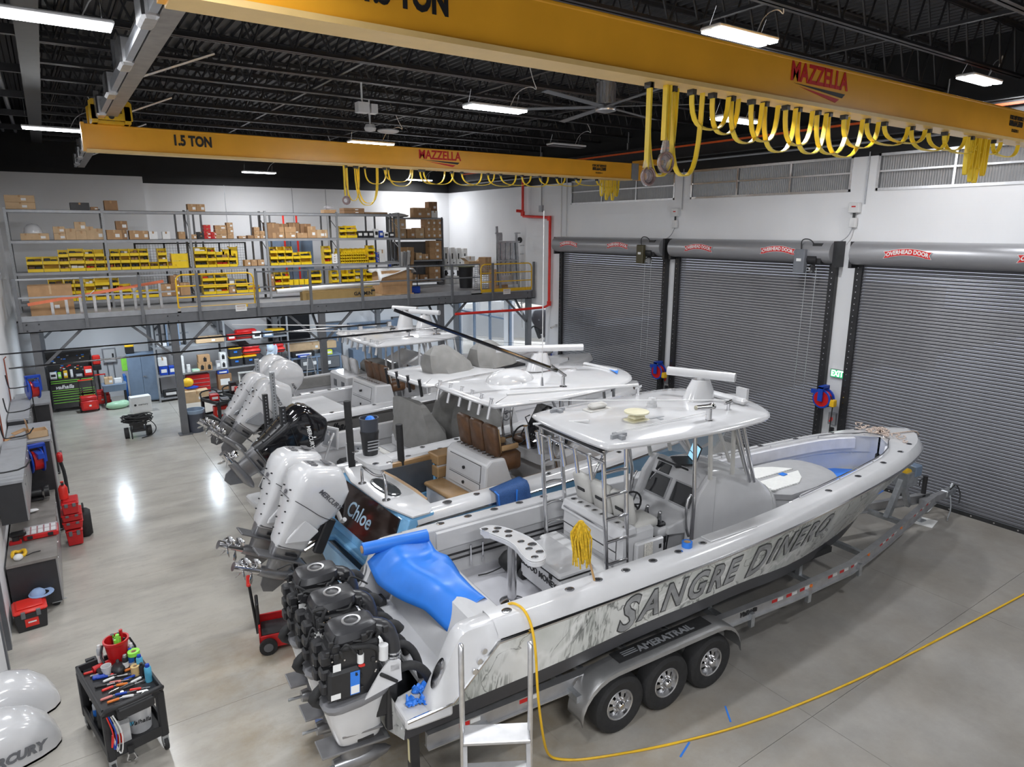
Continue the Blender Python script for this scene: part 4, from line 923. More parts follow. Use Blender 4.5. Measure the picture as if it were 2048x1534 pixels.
def radar(t, x, y, z, L_=1.15, yaw=0., hgt=.30, s=1.):
    M_ = TR(x, y, z)
    MB().loft([[( (a*.24-.02)*s, b_*.16*s, 0) for a, b_ in chaikin([(-1, -1), (1, -1), (1, 1), (-1, 1)], 2)], [((a*.20-.0)*s, b_*.14*s, hgt*.5) for a, b_ in chaikin([(-1, -1), (1, -1), (1, 1), (-1, 1)], 2)], [((a*.12+.01)*s, b_*.11*s, hgt) for a, b_ in chaikin([(-1, -1), (1, -1), (1, 1), (-1, 1)], 2)]], M=M_).ob('radar_pedestal', white_gel, t, sm=40)
    sec = chaikin([(-.075, 0), (.075, 0), (.06, .13), (-.06, .13)], 2)
    MB().loft([[(k, a, b_+hgt+.02) for a, b_ in sec] for k in (-L_/2, L_/2)], M=M_ @ Matrix.Rotation(yaw, 4, 'Z')).cyl((x, y, z+hgt-.02), (x, y, z+hgt+.04), .06, n=12).ob('radar_antenna', white_gel, t, sm=40)
def helm_seat(t, x, y, z, m=offwhite, m2=grey_upl, h=.52, w=.42, tilt=-8):
    M_ = TR(x, y, z, 0, R(tilt))
    o = MB().box(-.07, -w/2, 0, .07, w/2, h, M=M_, c=.05).ob('seat_back', m, t, sm=60)
    MB().box(.065, -w*.36, .06, .085, w*.36, h-.06, M=M_, c=.008).ob('cushion', m2, o); MB().box(-.085, -w*.2, h*.45, -.068, w*.2, h*.55, M=M_).ob('badge', black_pl, o)
    MB().box(.0, -w/2, -.12, .45, w/2, .02, M=TR(x, y, z), c=.04).ob('seat_base', m, t, sm=60)
def rodtube(t, x, y, z, m=steel, l=.3, tilt=-10, r=.026):
    M_ = TR(x, y, z, 0, R(tilt))
    MB().lathe([(r, 0), (r, l), (r*1.35, l+.01), (r*1.35, l+.02)], 12, M_).ob('rod_tube', m, t, sm=40)

# ================= boat 1: white hull with marbled wrap =================
S1 = -.045; B1 = E('motor_boat', 'nearest white centre-console boat with grey marbled name graphics on its trailer', 'boat', (2.5, 6.80, 0), math.atan(S1))
marb = mat('marbled_wrap', (.66, .68, .66), .2, var=.05, coat=.4)
N, L, b = nodes(marb)
tc = N.new('ShaderNodeTexCoord'); g = tc
def nz_(scale, det=5, st=(1, 1, 1), dist=0.):
    mp = N.new('ShaderNodeMapping'); mp.inputs['Scale'].default_value = st; L.new(tc.outputs['Object'], mp.inputs[0])
    n = N.new('ShaderNodeTexNoise'); n.inputs['Scale'].default_value = scale; n.inputs['Detail'].default_value = det; n.inputs['Distortion'].default_value = dist; L.new(mp.outputs[0], n.inputs['Vector']); return n.outputs['Fac']
def band(src, c, w):
    a = N.new('ShaderNodeMath'); a.operation = 'SUBTRACT'; L.new(src, a.inputs[0]); a.inputs[1].default_value = c
    a2 = N.new('ShaderNodeMath'); a2.operation = 'ABSOLUTE'; L.new(a.outputs[0], a2.inputs[0])
    mr = N.new('ShaderNodeMapRange'); L.new(a2.outputs[0], mr.inputs[0]); mr.inputs[1].default_value = 0; mr.inputs[2].default_value = w; mr.inputs[3].default_value = 1; mr.inputs[4].default_value = 0; return mr.outputs[0]
base = ramp(nz_(1.3), .3, (.50, .53, .50), .65, (.74, .75, .74))
streak = ramp(nz_(3.2, 6, (1.5, 1, .5), .6), .56, (0, 0, 0), .70, (1, 1, 1))
patch = ramp(nz_(.75, 3), .50, (0, 0, 0), .60, (1, 1, 1))
fine = ramp(nz_(9, 4, (2.6, 1, .35), 1.2), .47, (0, 0, 0), .58, (1, 1, 1))
base = mixc(mul(mul(patch, fine), .85), base, (.10, .11, .10))
base = mixc(mul(streak, .45), base, (.25, .27, .25))
base = mixc(mul(band(nz_(1.1, 7, (1, 1, 1), 1.0), .52, .012), .75), base, (.08, .09, .09))
base = mixc(mul(band(nz_(.7, 4, (1, 1, 1), .6), .47, .02), .9), base, (.80, .81, .80))
L.new(base, b.inputs['Base Color'])
boot_m = mat('boot_charcoal', (.045, .047, .055), .3, var=.06); botdark = mat('bottom_paint', (.03, .032, .038), .45)
zrub = lin([(0, 1.36), (.5, 1.43), (.55, 1.47), (1.03, 1.98), (5.76, 2.05), (11.52, 2.18)])
hb1, zr1, yb1, zb1, zk1, yi1, top1 = boat_hull(B1, 11.52, 1.43, 2.0, marb, botdark, boot_m, 1.42, xc0=1.02, xs_rub=zrub)
# swim platform, motor well, quarters, transom
MB().prism([(-.02, -1.31), (.10, -1.33), (.5, -1.35), (.55, -1.12), (.98, -1.1), (.98, 1.1), (.55, 1.12), (.5, 1.35), (.10, 1.33), (-.02, 1.31), (-.02, .98), (.05, .90), (.32, .84), (.38, .72), (.38, -.72), (.32, -.84), (.05, -.90), (-.02, -.98)], 1.26, 1.385, ax='z').ob('swim_platform', white_gel, B1, bev=.03)
for s in (-1, 1):
    zq = interp([(.24, 1.40), (.45, 1.78), (.60, 2.08), (.68, 2.155), (.78, 2.172), (1.06, 2.172)])
    MB().loft([[(x, s*(hb1(x)-.0), max(min(zrub(x), zq(x)-.01), 1.385)), (x, s*(hb1(x)-.012), max(min(zrub(x)+.06, zq(x)-.008), 1.386)), (x, s*(hb1(x)-.10), zq(x)-.012), (x, s*(hb1(x)-.15), zq(x)), (x, s*1.09, zq(x)), (x, s*1.06, zq(x)-.03), (x, s*1.05, 1.385), (x, s*1.12, 1.37)] for x in (.24, .30, .38, .45, .52, .60, .64, .68, .73, .80, .9, 1.0, 1.06)]).ob('quarter', white_gel, B1, sm=45)
    for k in range(3): MB().cyl((.86-.06*k, s*1.39, 1.93-.10*k), (.86-.06*k, s*1.405, 1.93-.10*k), .032, n=14).ob('vent_fitting', steel, B1)
    MB().lathe([(.16, 0), (.17, .008), (.12, .015)], 18, TR(.40, s*1.2, 1.72, 0, R(-64)) @ Matrix.Diagonal((1, .45, 1, 1)), ).ob('grille', steel, B1)
MB().prism([(.70, 1.385), (.98, 1.96), (1.05, 2.0), (1.36, 2.0), (1.40, 1.96), (1.40, 1.42), (.7, 1.3)], -1.12, 1.12).ob('transom_bulkhead', white_gel, B1, bev=.03)
MB().box(.15, .85, 1.385, .62, 1.05, 1.47, c=.01).box(.2, .88, 1.47, .3, 1.02, 1.475).ob('black_tray', black_pl, B1)
# rod holders on both gunwales
for x in (1.25, 2.1, 2.52, 2.95, 3.4, 3.85, 4.3, 5.2, 7.3, 8.25, 9.2, 10.0, 10.55): rod_holder(B1, x, -(hb1(x)-.20), top1(x)+.001, 1.25 if x == 5.2 else 1)
for x in (1.6, 2.05, 2.5, 2.95, 3.4, 6.2, 7.2, 8.2, 9.1, 10.0, 10.6): rod_holder(B1, x, hb1(x)-.20, top1(x)+.001)
MB().box(4.4, -(hb1(4.7)-.14), top1(4.5)+.0, 5.35, -(hb1(4.7)-.33), top1(4.5)+.02, c=.008).ob('gunwale_pad', white_gel, B1)
# interior: bolsters, rod racks, bow rail
for s in (-1, 1):
    MB().loft([[(x, s*(yi1(x)-.04), top1(x)-.05), (x, s*(yi1(x)-.045), top1(x)-.30), (x, s*(yi1(x)+.0), top1(x)-.32), (x, s*(yi1(x)+.0), top1(x)-.03)] for x in [1.45+k*.35 for k in range(9)]]).ob('bolster', white_gel, B1, sm=40)
    for z in (1.66, 1.74): MB().tube([(x, s*(yi1(x)-.0), z) for x in (1.5, 2.5, 3.5, 4.2)], .016, 6).ob('rod_rack', black_pl, B1)
    for x in (2.0, 2.2): MB().cyl((x, s*(yi1(x)-.02), 1.5), (x, s*(yi1(x)-.02), 1.82), .016, n=6).ob('rack_post', steel, B1)
    MB().loft([[(x, s*(yi1(x)-.05), top1(x)-.04), (x, s*(yi1(x)-.06), top1(x)-.24), (x, s*(yi1(x)+.0), top1(x)-.26), (x, s*(yi1(x)), top1(x)-.02)] for x in [6.6+k*.36 for k in range(11)]]).ob('bow_bolster', mat('bolster_white', (.70, .70, .74), .5), B1, sm=40)
rail = [(x, -(yi1(x)+.01), top1(x)+.045) for x in [6.7+k*.4 for k in range(10)]]+[(10.4, -.25, top1(10.4)+.05), (10.5, 0, top1(10.4)+.05), (10.4, .25, top1(10.4)+.05)]+[(x, yi1(x)+.01, top1(x)+.045) for x in [10.3-k*.4 for k in range(11)]]
q = MB().tube(rail, .012, 6)
for p_ in rail[::3]: q.cyl((p_[0], p_[1], p_[2]-.05), p_, .01, n=5)
q.ob('bow_rail', steel, B1, sm=50)
MB().lathe([(.13, 0), (.14, .02), (.10, .03), (.09, .01), (.03, .015)], 20, TR(10.28, .47, 1.98, R(-30), R(-90))).ob('bow_speaker', white_mat, B1, sm=30)
MB().lathe([(.04, 0.02), (.001, .03)], 12, TR(10.28, .47, 1.98, R(-30), R(-90)), cap=False).ob('speaker_cone', black_pl, B1)
bf = MB(); bf.add([(9.0, -.62, 1.635), (9.2, .62, 1.635), (9.9, .55, 1.635), (10.35, .15, 1.635), (10.3, -.2, 1.635), (9.7, -.5, 1.635)], [(0, 1, 2, 3, 4, 5)]); bf.add([(9.5, -.1, 1.64), (9.9, -.1, 1.65), (9.6, -.7, 1.64), (9.1, -.75, 1.64)], [(0, 1, 2, 3)])
tag(bf.ob('floor_film', blue_tape, None, solid=.004), 'blue protective film taped over the bow sole of the nearest boat', 'film'); D.objects['floor_film'].matrix_world = Matrix.Translation((2.5, 6.8, 0)) @ Matrix.Rotation(math.atan(S1), 4, 'Z')
# forward lounge with quilted pads
lo_ = [(6.65, -.58), (8.15, -.56), (8.5, -.42), (8.62, 0), (8.5, .42), (8.15, .56), (6.65, .58)]
MB().loft(slab_rings(chaikin(lo_, 1), [(0, 1.62), (0, 1.95), (.02, 1.97)])).ob('lounge_base', white_gel, B1, sm=30)
MB().loft(slab_rings(chaikin(lo_, 1), [(.0, 1.975), (-.03, 2.0), (-.03, 2.09), (.03, 2.13), (.2, 2.14)])).ob('lounge_cushion', grey_upl, B1, sm=40)
quilt = mat('quilted_white', (.78, .78, .76), .55, var=.02); N, L, b = nodes(quilt)
tc = N.new('ShaderNodeTexCoord'); wv = N.new('ShaderNodeTexWave'); wv.bands_direction = 'DIAGONAL'; wv.inputs['Scale'].default_value = 9; L.new(tc.outputs['Object'], wv.inputs['Vector'])
bp = N.new('ShaderNodeBump'); bp.inputs['Strength'].default_value = .6; bp.inputs['Distance'].default_value = .02; L.new(wv.outputs['Fac'], bp.inputs['Height']); L.new(bp.outputs['Normal'], b.inputs['Normal'])
for s in (-1, 1): MB().prism([(6.8, s*.05), (7.95, s*.05), (7.7, s*.3), (7.45, s*.43), (6.8, s*.43)], 2.13, 2.165, ax='z').ob('quilted_pad', quilt, B1, bev=.012)
tag(MB().box(-.06, -.05, 0, .06, .05, .012).ob('tape_square', blue_tape, None, loc=(10.0, 6.40, 2.17)), 'small square of blue tape on the white bow lounge', 'tape')
# console: rounded coach with side wings
def rrow(x, w, z, zf, r=.25):
    """half-round section in the yz plane"""
    pts = [(x, -w, zf)]
    for k in range(1, 16): c = math.cos(PI*k/16); pts.append((x, -w*math.copysign(abs(c)**.42, c), zf+(z-zf)*math.sin(PI*k/16)**.42))
    return pts+[(x, w, zf)]
MB().loft([rrow(x, w, z, 1.42) for x, w, z in ((5.05, .60, 2.80), (5.3, .62, 2.82), (5.6, .62, 2.80), (5.9, .62, 2.72), (6.2, .61, 2.58), (6.45, .60, 2.42), (6.62, .595, 2.28))]).ob('console', white_gel, B1, sm=50)
MB().loft([rrow(x, w, z, 1.5) for x, w, z in ((6.60, .60, 2.31), (6.68, .60, 2.24), (6.74, .58, 2.12))]).ob('console_nose', mat('grey_gelcoat', (.50, .50, .50), .2, coat=.5), B1, sm=50)
for s in (-1, 1):   # side wings
    MB().prism([(4.66, 1.42), (5.2, 1.42), (5.2, 2.78), (5.08, 2.82), (4.86, 2.58), (4.70, 2.2)], s*.62, s*.52).ob('console_wing', white_gel, B1, bev=.025)
MB().prism([(4.80, 1.42), (5.2, 1.42), (5.2, 2.80), (5.08, 2.78), (4.80, 2.22), (4.35, 2.14), (4.35, 2.02), (4.8, 1.95)], -.53, .53).ob('dash', white_gel, B1, bev=.02)
dm = lambda x0, y0, x1, y1, z=.012: MB().box(x0, y0, -.01, x1, y1, z, M=TR(4.94, 0, 2.50, 0, R(-64)) , c=.006)
for y0 in (.04, -.49): dm(-.26, y0, .09, y0+.45, .02).ob('bezel', grey_upl, B1); dm(-.24, y0+.02, .07, y0+.43, .024).ob('display', screen, B1)
dm(.11, .14, .26, .42, .02).ob('small_display', screen, B1); dm(.275, -.2, .31, .46, .03).ob('switch_strip', black_pl, B1)
MB().box(4.2, -.5, 1.98, 4.42, .40, 2.14, c=.03).ob('helm_pod', white_gel, B1, sm=50)
MB().lathe([(.001, -.03), (.06, -.02), (.07, .1)], 14, TR(4.30, .14, 2.2, 0, R(-55))).ob('wheel_hub', black_pl, B1, sm=40)
q = MB(); Mw = TR(4.22, .14, 2.30, 0, R(-50)); q.tube([(Mw @ Vector((.19*math.cos(a), .19*math.sin(a), 0))) for a in [2*PI*k/20 for k in range(20)]], .016, 7, True)
for k in range(5): a = 2*PI*k/5; q.cyl(Mw @ Vector((0, 0, -.04)), Mw @ Vector((.185*math.cos(a), .185*math.sin(a), 0)), .012, n=5)
q.ob('steering_wheel', black_pl, B1, sm=50)
for y in (-.14, -.40):
    MB().box(4.24, y-.07, 2.13, 4.38, y+.07, 2.2, c=.02).ob('throttle_base', black_gl, B1); MB().tube([(4.3, y-.03, 2.2), (4.28, y-.03, 2.34)], .02, 8).tube([(4.3, y+.03, 2.2), (4.33, y+.03, 2.33)], .02, 8).ball((4.28, y-.03, 2.35), .03).ob('throttle_lever', steel, B1, sm=40)
for k, y in enumerate((-.34, -.50)):
    MB().tube([(4.4, y, 2.05), (4.36, y, 1.8), (4.38, y+.03, 1.62), (4.40, y+.08, 1.72), (4.42, y+.08, 1.95)], .012, 6, sm=2).box(4.36, y+.05, 1.86, 4.42, y+.12, 2.0, c=.01).ob('radio_handset', black_pl, B1, sm=40)
for y0 in (.52, -.62): MB().tube([(4.7, y0+.02, 2.6), (4.62, y0+.02, 2.5), (4.62, y0+.02, 2.15), (4.7, y0+.02, 1.95)], .02, 8, sm=2).ob('grab_rail', steel, B1, sm=50)
# clear enclosure between console and top
vin = mat('clear_vinyl', (.75, .77, .78), .08, var=.02, alpha=.22)
ws = [(5.05, -.62), (5.5, -.64), (5.95, -.56), (6.15, -.30), (6.2, 0), (6.15, .30), (5.95, .56), (5.5, .64), (5.05, .62)]
q = MB(); q.loft([[(x, y, 2.76 if x < 5.6 else 2.62), (x-.55 if x > 5.6 else x-.15, y*1.12, 3.64)] for x, y in ws], cap=False, close=False); q.ob('clear_enclosure', vin, B1, sm=40)
for i in (0, 1, 2, 4, 6, 7, 8):
    x, y = ws[i]; MB().loft([[(a-.025, c-.02, z), (a+.025, c-.02, z), (a+.025, c+.02, z), (a-.025, c+.02, z)] for a, c, z in ((x, y, 2.76 if x < 5.6 else 2.62), (x-.55 if x > 5.6 else x-.15, y*1.12, 3.64))]).ob('enclosure_seam', offwhite, B1)
def seam_panel(t, x, y0, y1, z0, z1, lean=0.):
    """drawer front on an aft-facing wall, with the dark gap around it"""
    M_ = TR(x, 0, z0, 0, R(lean)); h = z1-z0
    p_ = MB().box(-.016, y0, 0, .01, y1, h, M=M_).ob('drawer_panel', white_gel, t, bev=.004); MB().box(-.004, y0-.009, -.009, .008, y1+.009, h+.009, M=M_).ob('panel_gap', black_rub, p_)
# leaning post with tackle drawers, bench and helm seats
MB().box(3.40, -.62, 1.42, 4.02, .72, 2.30, c=.04).ob('tackle_station', white_gel, B1, sm=40)
MB().prism([(3.36, 2.2), (3.42, 2.36), (3.66, 2.36), (3.7, 2.2)], -.62, .72).ob('station_top', white_gel, B1, bev=.02)
for k in range(8): rod_holder(B1, 3.52, .60-.165*k, 2.362, .85)
seam_panel(B1, 3.40, -.52, .66, 2.02, 2.25); seam_panel(B1, 3.40, -.52, .66, 1.87, 1.995); MB().box(3.355, -.30, 2.265, 3.38, .64, 2.285).ob('station_rail', steel, B1)
for z in (1.92, 2.06): MB().cyl((3.385, .28, z), (3.392, .28, z), .03, n=12).ob('latch', black_pl, B1)
MB().box(3.02, -.60, 1.42, 3.42, .74, 1.78, c=.03).ob('bench_base', white_gel, B1, sm=40); MB().box(2.98, -.62, 1.78, 3.30, .74, 1.86, c=.03).ob('bench_cushion', white_mat, B1, sm=50)
MB().box(3.26, -.54, 1.80, 3.36, .68, 1.84, c=.02).ob('cushion_roll', grey_upl, B1, sm=50)
for y in (.50, .08, -.36): helm_seat(B1, 3.70, y, 2.34, offwhite, grey_upl, .46, .40, -14)
MB().box(3.6, -.72, 1.42, 4.1, -.64, 2.15, c=.02).ob('side_box', white_gel, B1); MB().box(4.0, -.728, 2.0, 4.04, -.72, 2.06).ob('side_latch', black_pl, B1)
q = MB()
for k in range(5): q.tube([(3.72+.03*k, -.75, 2.15), (3.7+.03*k, -.77, 1.9+.03*k), (3.72+.02*k, -.77, 1.62+.05*k), (3.76+.02*k, -.77, 1.7), (3.76+.02*k, -.75, 2.1)], .011, 5, sm=2)
tag(q.ob('rope_coil', mat('braided_rope', (.62, .60, .55), .8, var=.25, scale=60), None, sm=50), 'braided white rope coil hanging on the seat side of the nearest boat', 'rope'); D.objects['rope_coil'].matrix_world = B1.matrix_basis
# hardtop and pipework
ttop(B1, [(2.86, -.76), (3.0, -.92), (4.2, -1.06), (5.3, -1.08), (5.9, -.98), (6.22, -.45), (6.28, 0), (6.22, .45), (5.9, .98), (5.3, 1.06), (4.2, 1.04), (3.0, .94), (2.86, .78)], 3.62, sm_n=2)
for s in (-1, 1):
    a = [(3.20, s*.60, 1.42), (3.14, s*.60, 2.4), (3.05, s*.60, 3.62)]; c = [(3.55, s*.60, 1.42), (3.5, s*.60, 2.4), (3.40, s*.64, 3.62)]
    if s > 0: a = [(x, y+.22, z) for x, y, z in a]; c = [(x, y+.22, z) for x, y, z in c]
    MB().tube(a, .032, 10).ob('tower_leg', steel, B1, sm=50); MB().tube(c, .032, 10).ob('tower_leg', steel, B1, sm=50)
    for k in range(6):
        z = 1.6+k*.33; f = (z-1.42)/2.2; xa = 3.2-.15*f; xc = 3.55-.15*f; y = s*(.60+(.04*f if 1 else 0))+(.22 if s > 0 else 0)
        MB().tube([(xa, y, z), ((xa+xc)/2, y+s*.03, z+.02), (xc, y, z)], .024, 8, sm=1).ob('tower_rung', steel, B1, sm=50)
    MB().tube([(4.72, s*.64, 1.5), (4.70, s*.66, 2.6), (4.55, s*.74, 3.62)], .03, 10).ob('tower_leg', steel, B1, sm=50)
    for d in (0, .12): MB().tube([(6.0+d*.5, s*(.56+d*.3), 2.52), (5.2+d, s*(.9), 3.62)], .03, 10).ob('front_leg', steel, B1, sm=50)
    if s > 0: MB().tube([(3.9, s*.66, 2.5), (4.0, s*.66, 2.8), (4.35, s*.7, 3.1), (4.5, s*.72, 3.62)], .022, 8, sm=2).ob('side_pipe', steel, B1, sm=50)
MB().cyl((2.95, -.75, 3.56), (2.95, .78, 3.56), .022, n=8).cyl((3.0, -.7, 3.42), (3.0, .75, 3.42), .02, n=8).ob('aft_bar', steel, B1, sm=50)
MB().box(2.9, -.7, 3.585, 3.0, .72, 3.62).ob('light_bar', black_pl, B1)
for k in range(6): rodtube(B1, 2.84, .80-.29*k, 3.22, steel, .33)
MB().cyl((2.86, .72, 3.6), (3.25, -.05, 3.78), .016, n=8).ob('antenna_mast', white_mat, B1)
MB().tube([(2.84, .8, 3.55), (2.8, .84, 3.68), (2.84, .78, 3.72)], .01, 5).ob('hook_line', black_pl, B1)
radar(B1, 5.42, .02, 3.78, 1.02, R(-62), .30, 1.1)
MB().box(5.72, -.55, 3.75, 5.86, .35, 3.84, c=.03).ob('light_tube', white_gel, B1, sm=40); MB().box(5.95, -.42, 3.78, 6.0, -.22, 3.95).cyl((5.97, -.32, 3.72), (5.97, -.32, 3.8), .02).ob('camera_mount', white_gel, B1)
for x, y in ((3.55, .62),): pass
def puck(x, y, m, w, d, h): MB().box(x-w/2, y-d/2, 3.74, x+w/2, y+d/2, 3.78, c=.01).box(x-w*.36, y-d*.36, 3.78, x+w*.36, y+d*.36, 3.74+h, c=.03).ob('antenna_base', m, B1, sm=40)
puck(3.75, .40, offwhite, .40, .2, .12); puck(3.85, -.32, mat('yellowed_plastic', (.68, .64, .46), .4), .30, .22, .10); MB().lathe([(.09, 3.86), (.17, 3.87), (.17, 3.89), (.05, 3.91)], 18, TR(3.85, -.32, 0)).ob('antenna_disc', MATS['yellowed_plastic'], B1, sm=40)
MB().lathe([(.075, 3.77), (.075, 3.84), (.065, 3.85), (.07, 3.90), (.05, 3.93), (.001, 3.94)], 14, TR(4.45, .02, 0)).ob('gps_dome', white_gel, B1, sm=40)
for x, y in ((3.2, -.72), (3.25, .68), (4.15, -.40)): MB().box(x-.12, y-.02, 3.72, x+.12, y+.02, 3.78).box(x-.03, y-.1, 3.72, x+.03, y+.1, 3.775).ob('deck_cleat', grey_lt, B1)
for x, y in ((4.75, -.78),):
    MB().lathe([(.10, 0), (.10, .02), (.045, .05), (.04, .2)], 14, TR(x, y, 3.70)).ob('outrigger_base', steel, B1, sm=40); MB().cyl((x+.06, y, 3.92), (x-.26, y+.0, 3.95), .045, .035, n=12).ball((x+.05, y, 3.92), .06).ob('outrigger_socket', steel, B1, sm=40)
for x, y in ((5.35, -.6), (4.9, .82)): MB().box(x-.1, y-.04, 3.71, x+.1, y+.04, 3.74).cyl((x, y, 3.74), (x, y, 3.86), .025).cyl((x-.08, y, 3.86), (x+.06, y, 3.88), .025).ob('line_clamp', steel, B1)
MB().cyl((4.9, .82, 3.9), (2.6, 1.02, 4.0), .024, .016, n=8).cyl((5.35, -.6, 3.9), (2.9, .9, 3.9), .008, n=5).cyl((5.0, -.62, 3.8), (3.2, -.6, 3.76), .005, n=4).ob('outrigger_pole', white_mat, B1)
# hull lettering on the starboard side
def on_side(me, x0, zoff, depth):
    for v in me.vertices:
        x = x0+v.co.x; f = (v.co.y+zoff-zb1(x))/(zr1(x)-zb1(x)); y = yb1(x)+(hb1(x)-yb1(x))*f
        v.co = Vector((x, -(y+depth+max(0, v.co.z)), v.co.y+zoff))
let_d = mat('lettering_outline', (.05, .052, .055), .3, var=.1); let_f = mat('lettering_fill', (.30, .31, .32), .3, var=.35, scale=4)
def name_on_hull(txt_, x0, size, rise, gap):
    x = x0
    for i, ch in enumerate(txt_):
        if ch == ' ': x += size*.36; continue
        big = 1.25 if i == 0 or txt_[i-1] == ' ' else 1.0
        base = text_mesh(ch, size*big, bold=.016, shear=.16, ext=.002, align='LEFT', sx=.86); w = max(v.co.x for v in base.vertices)
        D.meshes.remove(base)
        for b_, m_, dp in ((.030, let_d, .006), (.012, let_f, .010)):
            me = text_mesh(ch, size*big, bold=b_, shear=.16, ext=.002, align='LEFT', sx=.86)
            bm = bmesh.new(); bm.from_mesh(me); bmesh.ops.triangulate(bm, faces=bm.faces); bm.to_mesh(me); bm.free()
            on_side(me, x, 1.70+rise*(x-x0)-(.03 if big > 1 else 0), dp); mesh_ob('hull_letter', me, m_, B1)
        # serif strokes
        x += w+gap
name_on_hull('SANGRE DINERO', 2.74, .56, .0, .03)
me = text_mesh('VALHALLA', .10, bold=.002, shear=.3); 
D.meshes.remove(me)
# ---------- loose things in and on boat 1 ----------
T1 = Matrix.Translation((2.5, 6.80, 0)) @ Matrix.Rotation(math.atan(S1), 4, 'Z')
def on1(x, y, z): return tuple(T1 @ Vector((x, y, z)))
TH1 = math.atan(S1)
t = E('film_roll', 'roll of blue protective film unrolled across the transom of the nearest boat', 'film', on1(0, 0, 0), TH1)
MB().cyl((.37, 1.00, 2.20), (1.27, .94, 2.20), .085, n=20).ob('roll', blue_tape, t, sm=40); MB().cyl((.355, 1.001, 2.20), (.37, 1.00, 2.20), .05, n=14).ob('core', card, t)
def fs(u, v):
    y = .98-u*1.60; xa = .42+.46*u**1.3; xb = 1.28+.12*u; x = xa+(xb-xa)*v
    e = min(1, v*2.1); z = 1.80+.285*math.sin(e*PI/2)+.022*math.sin(u*11+v*3)*(.4+v)-.015*math.sin(v*9+u*5)
    if u < .15: z += (.12+.1*(1-e))*(1-u/.15)
    if v > .86: z -= (v-.86)*(2.2*max(0, u-.35)*2)
    if u > .72: z -= (u-.72)*(.2+.4*(1-v))
    return (x, y, max(z, 1.46))
MB().grid(fs, 30, 16).ob('sheet', blue_tape, t, sm=70, solid=.004)
t = E('cutting_table', 'white bait table with chrome cup holders on a steel post in the cockpit', 'table', on1(2.06, 0, 1.42), TH1)
MB().lathe([(.17, 0), (.17, .012), (.13, .03), (.062, .05), (.062, .90)], 20).ob('post', steel, t, sm=40)
tp = chaikin([(-.30, .40), (-.10, .42), (.06, .22), (.18, -.20), (.12, -.62), (-.02, -.80), (-.18, -.76), (-.20, -.6), (-.10, -.2), (-.22, .20)], 2)
MB().loft(slab_rings(tp, [(.02, .88), (0, .90), (0, .95), (.012, .965)])).ob('top', white_gel, t, sm=30); MB().loft(slab_rings(tp, [(.0, .963), (-.006, .975), (.006, .982), (.02, .966)]), cap=False).ob('lip', white_gel, t, sm=40)
for x, y, s in ((-.22, .34, 1), (-.05, .28, 1.15), (-.13, .2, 1), (.02, .12, 1.2), (-.05, .0, 1), (0, -.22, 1), (.08, -.36, 1.25), (-.02, -.44, 1), (.05, -.58, 1.15), (-.08, -.66, 1)): rod_holder(t, x, y, .967, s*.8)
t = E('ice_chest', 'white ice chest with rope-handled lid and black lettering in the cockpit', 'cooler', on1(2.42, 0, 1.42), TH1)
MB().box(.06, -.50, .06, .58, .46, .43, c=.03).ob('body', white_gel, t, sm=40); MB().box(.03, -.53, .43, .61, .49, .52, c=.03).ob('lid', white_gel, t, sm=40); MB().box(.055, -.505, .415, .585, .465, .432).ob('gasket', black_rub, t)
MB().tube([(.22, -.505, .33), (.22, -.56, .30), (.22, -.56, .16), (.42, -.56, .16), (.42, -.56, .30), (.42, -.505, .33)], .016, 6, sm=1).ob('handle', black_rub, t, sm=50)
for x in (.12, .5): MB().cyl((x, -.44, .07), (x, -.52, .07), .09, n=16).cyl((x, .40, .07), (x, .48, .07), .09, n=16).ob('wheel', black_rub, t, sm=40)
for y in (-.3, .26): MB().box(.045, y-.03, .36, .06, y+.03, .47).ob('latch', black_rub, t)
letters('BLOOD MONEY', facing(.056, 0, .30, PI) @ Matrix.Rotation(R(-2), 4, 'Z'), black_pl, t, .125, bold=.002, sx=.95)
t = E('mop', 'yellow string mop standing handle-down in the near gunwale rod holder', 'mop', on1(2.52, -1.21, 2.05), TH1)
MB().cyl((0, 0, 0), (-.22, .0, .72), .014, n=8).ob('handle', mat('raw_wood', (.50, .30, .12), .6), t)
q = MB(); rr = random.Random(3)
for k in range(85):
    a = rr.uniform(0, 2*PI); r0 = rr.uniform(.0, .05); r1 = rr.uniform(.03, .13); l = rr.uniform(.22, .58)
    c0 = Vector((-.27+r0*math.cos(a)*.5, r0*math.sin(a)*.5, .96)); c1 = Vector((-.26+r1*math.cos(a), r1*math.sin(a), .92-l*.35)); c2 = Vector((-.25+r1*.9*math.cos(a+.3), r1*.9*math.sin(a+.3), .95-l))
    q.tube([c0, c1, c2], .009, 4)
tag(q.ob('strings', mat('mop_yellow', (.62, .40, .02), .8, var=.3, scale=30), t, sm=60), kind='stuff')
t = E('tape_roll', 'roll of blue tape lying on the near gunwale beside the console', 'tape', on1(4.05, -1.18, top1(4)+.0), 0)
MB().lathe([(.07, 0), (.07, .075), (.048, .075), (.048, 0), (.07, 0)], 18, cap=False).ob('roll', blue_tape, t, sm=40); MB().lathe([(.047, 0), (.047, .07), (.042, .07), (.042, 0)], 14, cap=False).ob('core', card2, t)
t = E('laptop', 'open black laptop with lit screen on top of the console', 'laptop', on1(5.15, .02, 2.82), TH1-.5)
MB().box(-.14, -.19, 0, .14, .19, .025, c=.006).ob('keyboard_base', black_pl, t); MB().box(0, -.19, 0, .015, .19, .27, M=TR(.13, 0, .02, 0, R(18))).ob('lid', black_pl, t)
MB().box(-.003, -.175, .02, 0, .175, .25, M=TR(.13, 0, .02, 0, R(18))).ob('lit_screen', mat('lit_screen', (.2, .5, .7), .3, emit=(.35, .68, .9, .9)), t)
